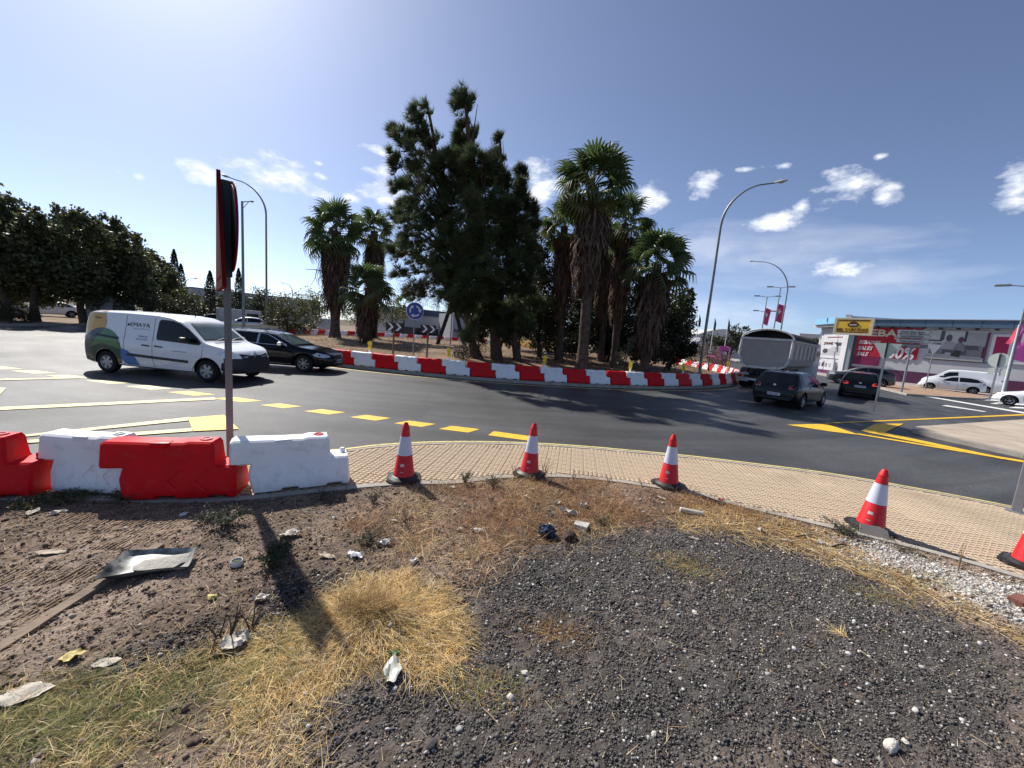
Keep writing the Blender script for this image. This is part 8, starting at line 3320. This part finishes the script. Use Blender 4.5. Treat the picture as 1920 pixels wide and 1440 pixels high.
sheets = [
    (200, 1245, .11, .055, M_paper, 'leaf-shaped white scrap on the brown earth at the edge of the green grass', .004, .45),
    (95, 1040, .17, .06, M_card, 'long pale torn cardboard strip on the old slab', .006, .3),
    (60, 962, .12, .06, M_paper, 'pale blue-white paper scrap below the cut-off red barrier', .01, None),
    (110, 962, .12, .05, M_paper, 'pale crumpled paper below the middle white barrier', .012, None),
    (545, 1005, .16, .09, M_paper, 'white crumpled sheet beside the dark weeds', .016, .5),
    (665, 1042, .14, .07, M_white_pl, 'bluish white plastic scrap beside yellow straw', .016, -.3),
    (612, 1046, .14, .05, M_card, 'pale torn card strip next to the bluish plastic scrap', .008, -.1),
    (440, 1210, .13, .12, M_paper, 'crumpled white paper held in the straw by bare twigs', .02, .8),
    (488, 1128, .09, .06, M_paper, 'small folded white scrap at the edge of the dark streak', .014, .4),
    (135, 1240, .10, .07, M_lemon, 'scrap of yellow and brown packaging on the earth', .010, .6),
    (40, 1310, .20, .10, M_paper, 'dirty white flattened paper at the edge of the green grass', .008, .5),
    (895, 998, .13, .06, M_paper, 'pale scrap on the dry weeds left of the blue bag'.replace('left of', 'near'), .012, -.2),
    (862, 995, .07, .04, M_card, 'small beige scrap touching the pale scrap near the blue bag', .008, None),
    (1065, 965, .20, .07, M_paper, 'largest curled white paper above the flattened cup', .028, -.15),
    (1095, 953, .10, .06, M_paper, 'curled white paper scrap beside the largest curled paper', .024, .5),
    (1045, 945, .10, .05, M_paper, 'white scrap lying in the weeds behind the curled papers', .014, .2),
    (1035, 968, .07, .03, M_card, 'narrow beige curl in front of the curled papers', .012, .2),
    (720, 1018, .14, .06, M_clear, 'clear plastic sheet lying with the pale grey weed', .018, .3),
    (738, 979, .07, .025, M_paper, 'small pale rectangular scrap below the first cone', .004, -.05),
    (625, 975, .07, .04, M_paper, 'pale round-edged scrap in front of the nearest white barrier', .01, None),
    (775, 1058, .08, .06, M_paper, 'grey-white scrap on the gravel behind the straw clump', .012, None),
    (735, 1265, .09, .15, M_clear, 'grey translucent plastic wrapper at the foot of the straw clump', .012, .2),
    (1352, 936, .07, .04, mat('red_plastic_scrap', (0.5, 0.03, 0.02), .5), 'red plastic scrap at the pavement edge past the third cone', .012, None),
    (1240, 935, .10, .04, M_card, 'beige scraps beside the black base of the third cone', .010, None),
    (1425, 995, .07, .05, M_paper, 'white crumpled scrap in the ochre weeds before the fourth cone', .016, None),
    (850, 912, .08, .05, M_paper, 'cream scrap lying on the pavement edge by the upright weed', .006, None),
    (985, 935, .08, .05, M_card, 'cream scrap in the reddish weeds below the second cone', .012, None),
]
for i, (px, py, w, d, m, lb, cr_, rz) in enumerate(sheets):
    litter_sheet(px, py, w * 1.2, d * 1.2, m, lb, crumple=cr_, rz=rz, seed=i)
litter_sheet(738, 1232, .07, .05, M_greenp, 'green plastic scrap on the grey wrapper below the straw clump', crumple=.006, rz=.1, seed=40, group='paper and plastic scraps')
litter_sheet(1470, 1010, .26, .035, M_card, 'long pale stick-like cardboard strip in the ochre weeds', crumple=.006, rz=-.12, seed=41)
litter_sheet(1300, 1012, .20, .03, M_card, 'thin brown strip lying on the gravel edge below the cardboard tube', crumple=.006, rz=-.2, seed=42)


def stone(px, py, r, m, label, seed, flat_=.55, name='stone', group='stones on the waste ground'):
    x, y = at(px, py, .135)
    mb = MB()
    mb.blob((0, 0, 0), (r, r * .72, r * flat_), m, seed, 2, .16)
    o = mb.build(name, None, smooth=35, loc=(x, y, gz(x, y) + r * flat_ * .55), rot=(random.uniform(-.3, .3), random.uniform(-.3, .3), random.uniform(0, 3)))
    return tag(o, label, 'stone', group)


for i, (px, py, r, m, lb) in enumerate([
        (344, 962, .045, M_white_pl, 'smooth white oval stone in the shade of the pole-side red barrier'),
        (1670, 1402, .040, M_stonew, 'largest cream stone on the gravel near the picture bottom'), (1697, 1395, .020, M_stonew, 'yellowish stone touching the largest cream stone'), (1225, 1382, .018, M_stonew, 'ochre-white knobbly stone alone on the gravel at the bottom'),
        (985, 1260, .022, M_stonew, 'white crumbly stone on the gravel right of the straw clump'.replace('right of', 'past')), (1303, 1150, .026, M_stonew, 'white wedge-shaped stone in the open middle of the gravel'), (1480, 1416, .015, M_stoneg, 'grey-white pebble beside a second pebble at the bottom edge'),
        (1567, 1432, .018, M_stonew, 'white stone at the very bottom edge of the gravel'), (975, 1178, .012, M_stonew, 'white pebble beside a grey pebble on the gravel past the straw clump'), (962, 1176, .010, M_stoneg, 'grey pebble next to a white pebble past the straw clump'),
        (1275, 1275, .014, M_stonew, 'pale pebble halfway down the gravel'), (1258, 1262, .012, M_stonew, 'elongated pale pebble by the halfway pebble'), (1213, 1310, .010, M_stonew, 'small white chip above the ochre-white stone'),
        (1700, 1210, .014, M_stonew, 'small white stone on the far gravel below the mossy patch'), (1610, 1225, .014, M_stonew, 'white chip beside the split straw tuft on the gravel'), (1290, 1000, .015, M_stonew, 'white pebble behind the mossy patch on the gravel'),
        (1215, 1000, .014, M_stonew, 'white pebble on the gravel below the third cone'), (1715, 1083, .028, M_stonew, 'pale flat stone on the edge of the white gravel'), (1620, 1065, .022, M_stoneg, 'grey stone between the white gravel and the dark gravel'),
        (1540, 1015, .05, M_stoneg, 'flat dark grey slab piece beside the fourth cone weed'), (1578, 1012, .035, M_stoneg, 'second flat grey slab piece under the fourth cone weed'), (890, 1392, .012, M_stoneg, 'grey pebble by the dark gravel shadow'), (808, 1402, .030, mat('dark_stone', (.06, .058, .055), .85, var=.3, bump=.5), 'dark lump of stone in the gravel at the bottom')]):
    stone(px, py, r, m, lb, 30 + i, .42 if i == 0 else .6)

# cardboard tube
x, y = at(1296, 962, .14)
mb = MB()
mb.lathe([(.026, -.13), (.032, -.125), (.032, .125), (.026, .13), (.02, .12)], M_paper, 12, axis='X')
o = mb.build('cardboard_tube', None, smooth=40, loc=(x, y, gz(x, y) + .03), rot=(0, .03, R(-14)))
tag(o, 'pale rolled cardboard tube in the ochre weeds between the third and fourth cone', 'litter')
# crumpled bag
x, y = at(1026, 1003, .14)
mb = MB()
rr = random.Random(4)
bm = bmesh.new()
bmesh.ops.create_icosphere(bm, subdivisions=3, radius=1)
for v_ in bm.verts:
    q = v_.co
    k = 1 + .22 * math.sin(9 * q.x + 3 * q.y) * math.sin(8 * q.z + 4 * q.y) + rr.uniform(-.10, .10)
    v_.co = Vector((q.x * .085 * k, q.y * .07 * k, max(-.045, q.z * .075 * k)))
bm.verts.index_update()
mb.add([v_.co for v_ in bm.verts], [[v_.index for v_ in f.verts] for f in bm.faces], M_bag)
bm.free()
o = mb.build('plastic_bag', None, smooth=25, loc=(x, y, gz(x, y) + .045))
tag(o, 'crumpled blue-black plastic bag at the edge of the dry weeds', 'bag')
mb = MB()
mb.blob((0, 0, 0), (.075, .06, .055), mat('dark_brown_rag', (.05, .028, .02), .9, var=.4, scale=30), 5, 2, .3)
x, y = at(1068, 1008, .14)
o = mb.build('brown_rag', None, smooth=30, loc=(x, y, gz(x, y) + .03))
tag(o, 'dark brown rag of dead weed between the blue bag and the flattened cup', 'litter')
# flattened translucent cup
x, y = at(1092, 991, .14)
mb = MB()
P = [(-.09, -.035, .0), (.055, -.06, .0), (.055, .06, .02), (-.09, .035, .02), (-.09, -.03, .035), (.055, -.05, .055), (.055, .055, .065), (-.09, .03, .045)]
mb.add(P, [(0, 1, 2, 3), (7, 6, 5, 4), (0, 4, 5, 1), (1, 5, 6, 2), (2, 6, 7, 3), (3, 7, 4, 0)], M_clear)
o = mb.build('flattened_cup', None, smooth=20, loc=(x, y, gz(x, y) + .008), rot=(0, .05, R(-28)))
tag(o, 'flattened cloudy plastic cup beside the blue bag', 'cup')
# small white cup with moss
x, y = at(444, 1058, .14)
o = empty('small_pot', (x, y, gz(x, y) + .002), .5, 'small white round pot holding moss on the brown earth', 'pot')
mb = MB()
mb.lathe([(.034, 0), (.042, .012), (.043, .038), (.040, .046), (.036, .044), (.035, .03)], M_white_pl, 20)
mb.build('pot', o, smooth=40)
mb = MB()
mb.blob((0, 0, .032), (.034, .034, .008), mat('moss', (.045, .07, .03), .9, var=.4, scale=60), 3, 2, .15)
mb.build('moss', o)
# black plastic tray
x, y = at(287, 1066, .14)
o = empty('plastic_tray', (x, y, gz(x, y) + .030), R(20), 'battered black plastic tray half full of pale dirt, lying over the wooden batten', 'tray')
mb = MB()
W_, D_ = .52, .27
P = [(-W_, -D_, 0), (W_, -D_ * .9, 0), (W_ * 1.0, D_, 0), (-W_ * .9, D_, 0)]
nx, ny = 16, 10
V, F = [], []
for j in range(ny + 1):
    for i in range(nx + 1):
        u, v = i / nx, j / ny
        e = min(u, 1 - u, v, 1 - v)
        z = .036 * max(0, 1 - e * 9) + .010 * math.sin(9 * u + 2) * math.sin(6 * v) + .014 + (.05 * max(0, .25 - u) * 2 if v > .3 else 0)
        V.append(((u - .5) * W_ * (1 - .12 * v), (v - .5) * D_ * 1.2 * (1 - .2 * u) + .03 * math.sin(3 * u), z))
for j in range(ny):
    for i in range(nx):
        q = j * (nx + 1) + i
        F.append((q, q + 1, q + nx + 2, q + nx + 1))
mb.add(V, F, M_tray)
mb.add([(a, b, c - .006) for a, b, c in V], [f[::-1] for f in F], M_tray)
mb.build('tray', o, smooth=30)
mb = MB()
mb.blob((.06, .0, .026), (.17, .10, .012), mat('pale_dirt', (.36, .34, .30), .95, var=.25, scale=30, bump=.5), 9, 2, .25)
mb.build('dirt', o, smooth=50)
# long wooden batten
a, b = Vector((*at(-30, 1238, .14), 0)), Vector((*at(300, 1022, .14), 0))
d = b - a
mid_ = (a + b) / 2
mb = MB()
nb_ = 16
P, F = [], []
for i in range(nb_ + 1):
    t = i / nb_
    p = a + d * t
    q = Vector((-d.y, d.x, 0)).normalized() * .034
    z = gz(p.x, p.y) * .25 + .135 * .75
    p = p - mid_
    P += [(p.x - q.x, p.y - q.y, z - .02), (p.x + q.x, p.y + q.y, z - .02), (p.x + q.x, p.y + q.y, z + .026), (p.x - q.x, p.y - q.y, z + .023)]
for i in range(nb_):
    for k in range(4):
        F.append((i * 4 + k, i * 4 + (k + 1) % 4, (i + 1) * 4 + (k + 1) % 4, (i + 1) * 4 + k))
F += [(0, 1, 2, 3), tuple(nb_ * 4 + k for k in (3, 2, 1, 0))]
mb.add(P, F, M_wood)
o = mb.build('wooden_batten', None, loc=(mid_.x, mid_.y, 0))
tag(o, 'long weathered wooden batten edging the old ribbed slab', 'batten')
# old ribbed slab showing through the earth: ridges
M_rib = mat('old_slab_concrete', (0.25, 0.185, 0.135), 0.95, spec=0.15, var=0.3, scale=5, bump=0.5, bscale=60, dirt=(3, 0.45, (0.13, 0.09, 0.06), 0.8))
u = d.normalized()
w_ = Vector((-u.y, u.x, 0))
mb = MB()
for side, n_, L0, L1 in ((1, 34, .15, 2.3), (-1, 12, .6, 1.9)):
    for k in range(n_):
        off_ = side * (.06 + k * .034)
        t0 = L0 + .10 * math.sin(k * 1.7) + (.02 * k if side > 0 else .03 * k)
        t1 = L1 - .12 * abs(math.sin(k * 2.3)) - (.012 * k if side > 0 else .05 * k)
        ts = np.arange(t0, t1, .12) + .04 * math.sin(k * 5.1)
        for t in ts:
            p = a + u * t + w_ * off_
            if float(nz(np.array([p.x]), np.array([p.y]), 2.6, 21)[0]) < .12:
                continue
            z = gz(p.x, p.y)
            q0, q1 = p - w_ * .010, p + w_ * .010
            r0, r1 = q0 + u * .118, q1 + u * .118
            s0, s1 = p + u * .0 - w_ * .005, p + w_ * .005
            zz = z + .0035
            mb.add([(q0.x, q0.y, z - .004), (q1.x, q1.y, z - .004), (r1.x, r1.y, z - .004), (r0.x, r0.y, z - .004), (s0.x, s0.y, zz), (s1.x, s1.y, zz), (s1.x + u.x * .118, s1.y + u.y * .118, zz), (s0.x + u.x * .118, s0.y + u.y * .118, zz)],
                   [(4, 5, 6, 7), (0, 4, 7, 3), (1, 2, 6, 5), (0, 1, 5, 4), (3, 7, 6, 2)], M_rib)
o = mb.build('ribbed_slab', lot)
o['kind'] = 'stuff'
# pale board leaning at the fourth cone
x, y = at(1640, 1005, .13)
mb = MB()
out_ = [(-.13, 0), (.10, -.02), (.13, .05), (.11, .12), (.04, .145), (-.13, .13)]
mb.prism(out_, -.006, .006, mat('pale_board', (.44, .38, .31), .8, var=.12, dirt=(6, .5, (.3, .25, .2), .5)), Matrix(((1, 0, 0, 0), (0, 0, 1, 0), (0, 1, 0, 0), (0, 0, 0, 1))))
o = mb.build('pale_board', None, loc=(x, y, gz(x, y) - .01), rot=(R(-24), 0, R(-28)))
tag(o, 'pale beige offcut of board propped in front of the fourth cone', 'board')
# twisted branch pieces near the fourth cone
for (p, q, r_, lb) in (((1490, 1003), (1565, 1000), .012, 'pale crooked branch lying towards the fourth cone'), ((1560, 1022), (1610, 1018), .010, 'short dark branch beside the grey slab pieces'), ((905, 1330), (960, 1390), .0035, 'thin bare twig curving over the gravel near the bottom'), ((1085, 1085), (1125, 1050), .004, 'thin twig lying on the gravel below the flattened cup')):
    a, b = at(*p, .135), at(*q, .135)
    mb = MB()
    pts_ = []
    for k in range(6):
        t = k / 5
        x, y = a[0] + (b[0] - a[0]) * t, a[1] + (b[1] - a[1]) * t
        pts_.append((x - a[0], y - a[1], gz(x, y) - gz(*a) + r_ + .02 * math.sin(t * 5) * (1 if r_ > .005 else .3)))
    mb.tube(pts_, [r_ * (1 - .08 * k) for k in range(6)], M_drystem if r_ > .011 or r_ < .005 else M_twig, 6)
    o = mb.build('fallen_branch', None, smooth=50, loc=(a[0], a[1], gz(*a)))
    tag(o, lb, 'branch', 'fallen branches')
# straw tuft on the gravel
x, y = at(1580, 1192, .135)
m_ = 60
P = np.c_[x + rng.normal(0, .02, m_), y + rng.normal(0, .02, m_), np.full(m_, gz(x, y))]
o = link('straw_tuft', blades('straw_tuft', P, rng.uniform(.06, .16, m_), .004, lean_rand(m_, (-.6, .8)), mix(m_, [GOLD, PALE_], [1, 1]), up=rng.uniform(.05, .6, m_)))
tag(o, 'single pale straw tuft alone on the dark gravel', 'grass tuft')
# yellow flower head
x, y = at(398, 1124, .135)
mb = MB()
mb.blob((0, 0, .02), (.03, .022, .016), M_lemon, 3, 2, .25)
o = mb.build('yellow_fruit', None, smooth=40, loc=(x, y, gz(x, y)))
tag(o, 'small yellow lump lying in the pale dry grass', 'litter')
# reddish broken tile pieces at the picture edge
x, y = at(1912, 1132, .135)
o = empty('brick_piece', (x, y, gz(x, y)), .3, 'reddish broken brick at the picture edge on the white gravel', 'brick')
mb = MB()
mb.box((0, 0, .03), (.18, .10, .06), mat('brick_red', (.22, .085, .06), .9, var=.3, bump=.5), bev=.008)
mb.build('brick', o)
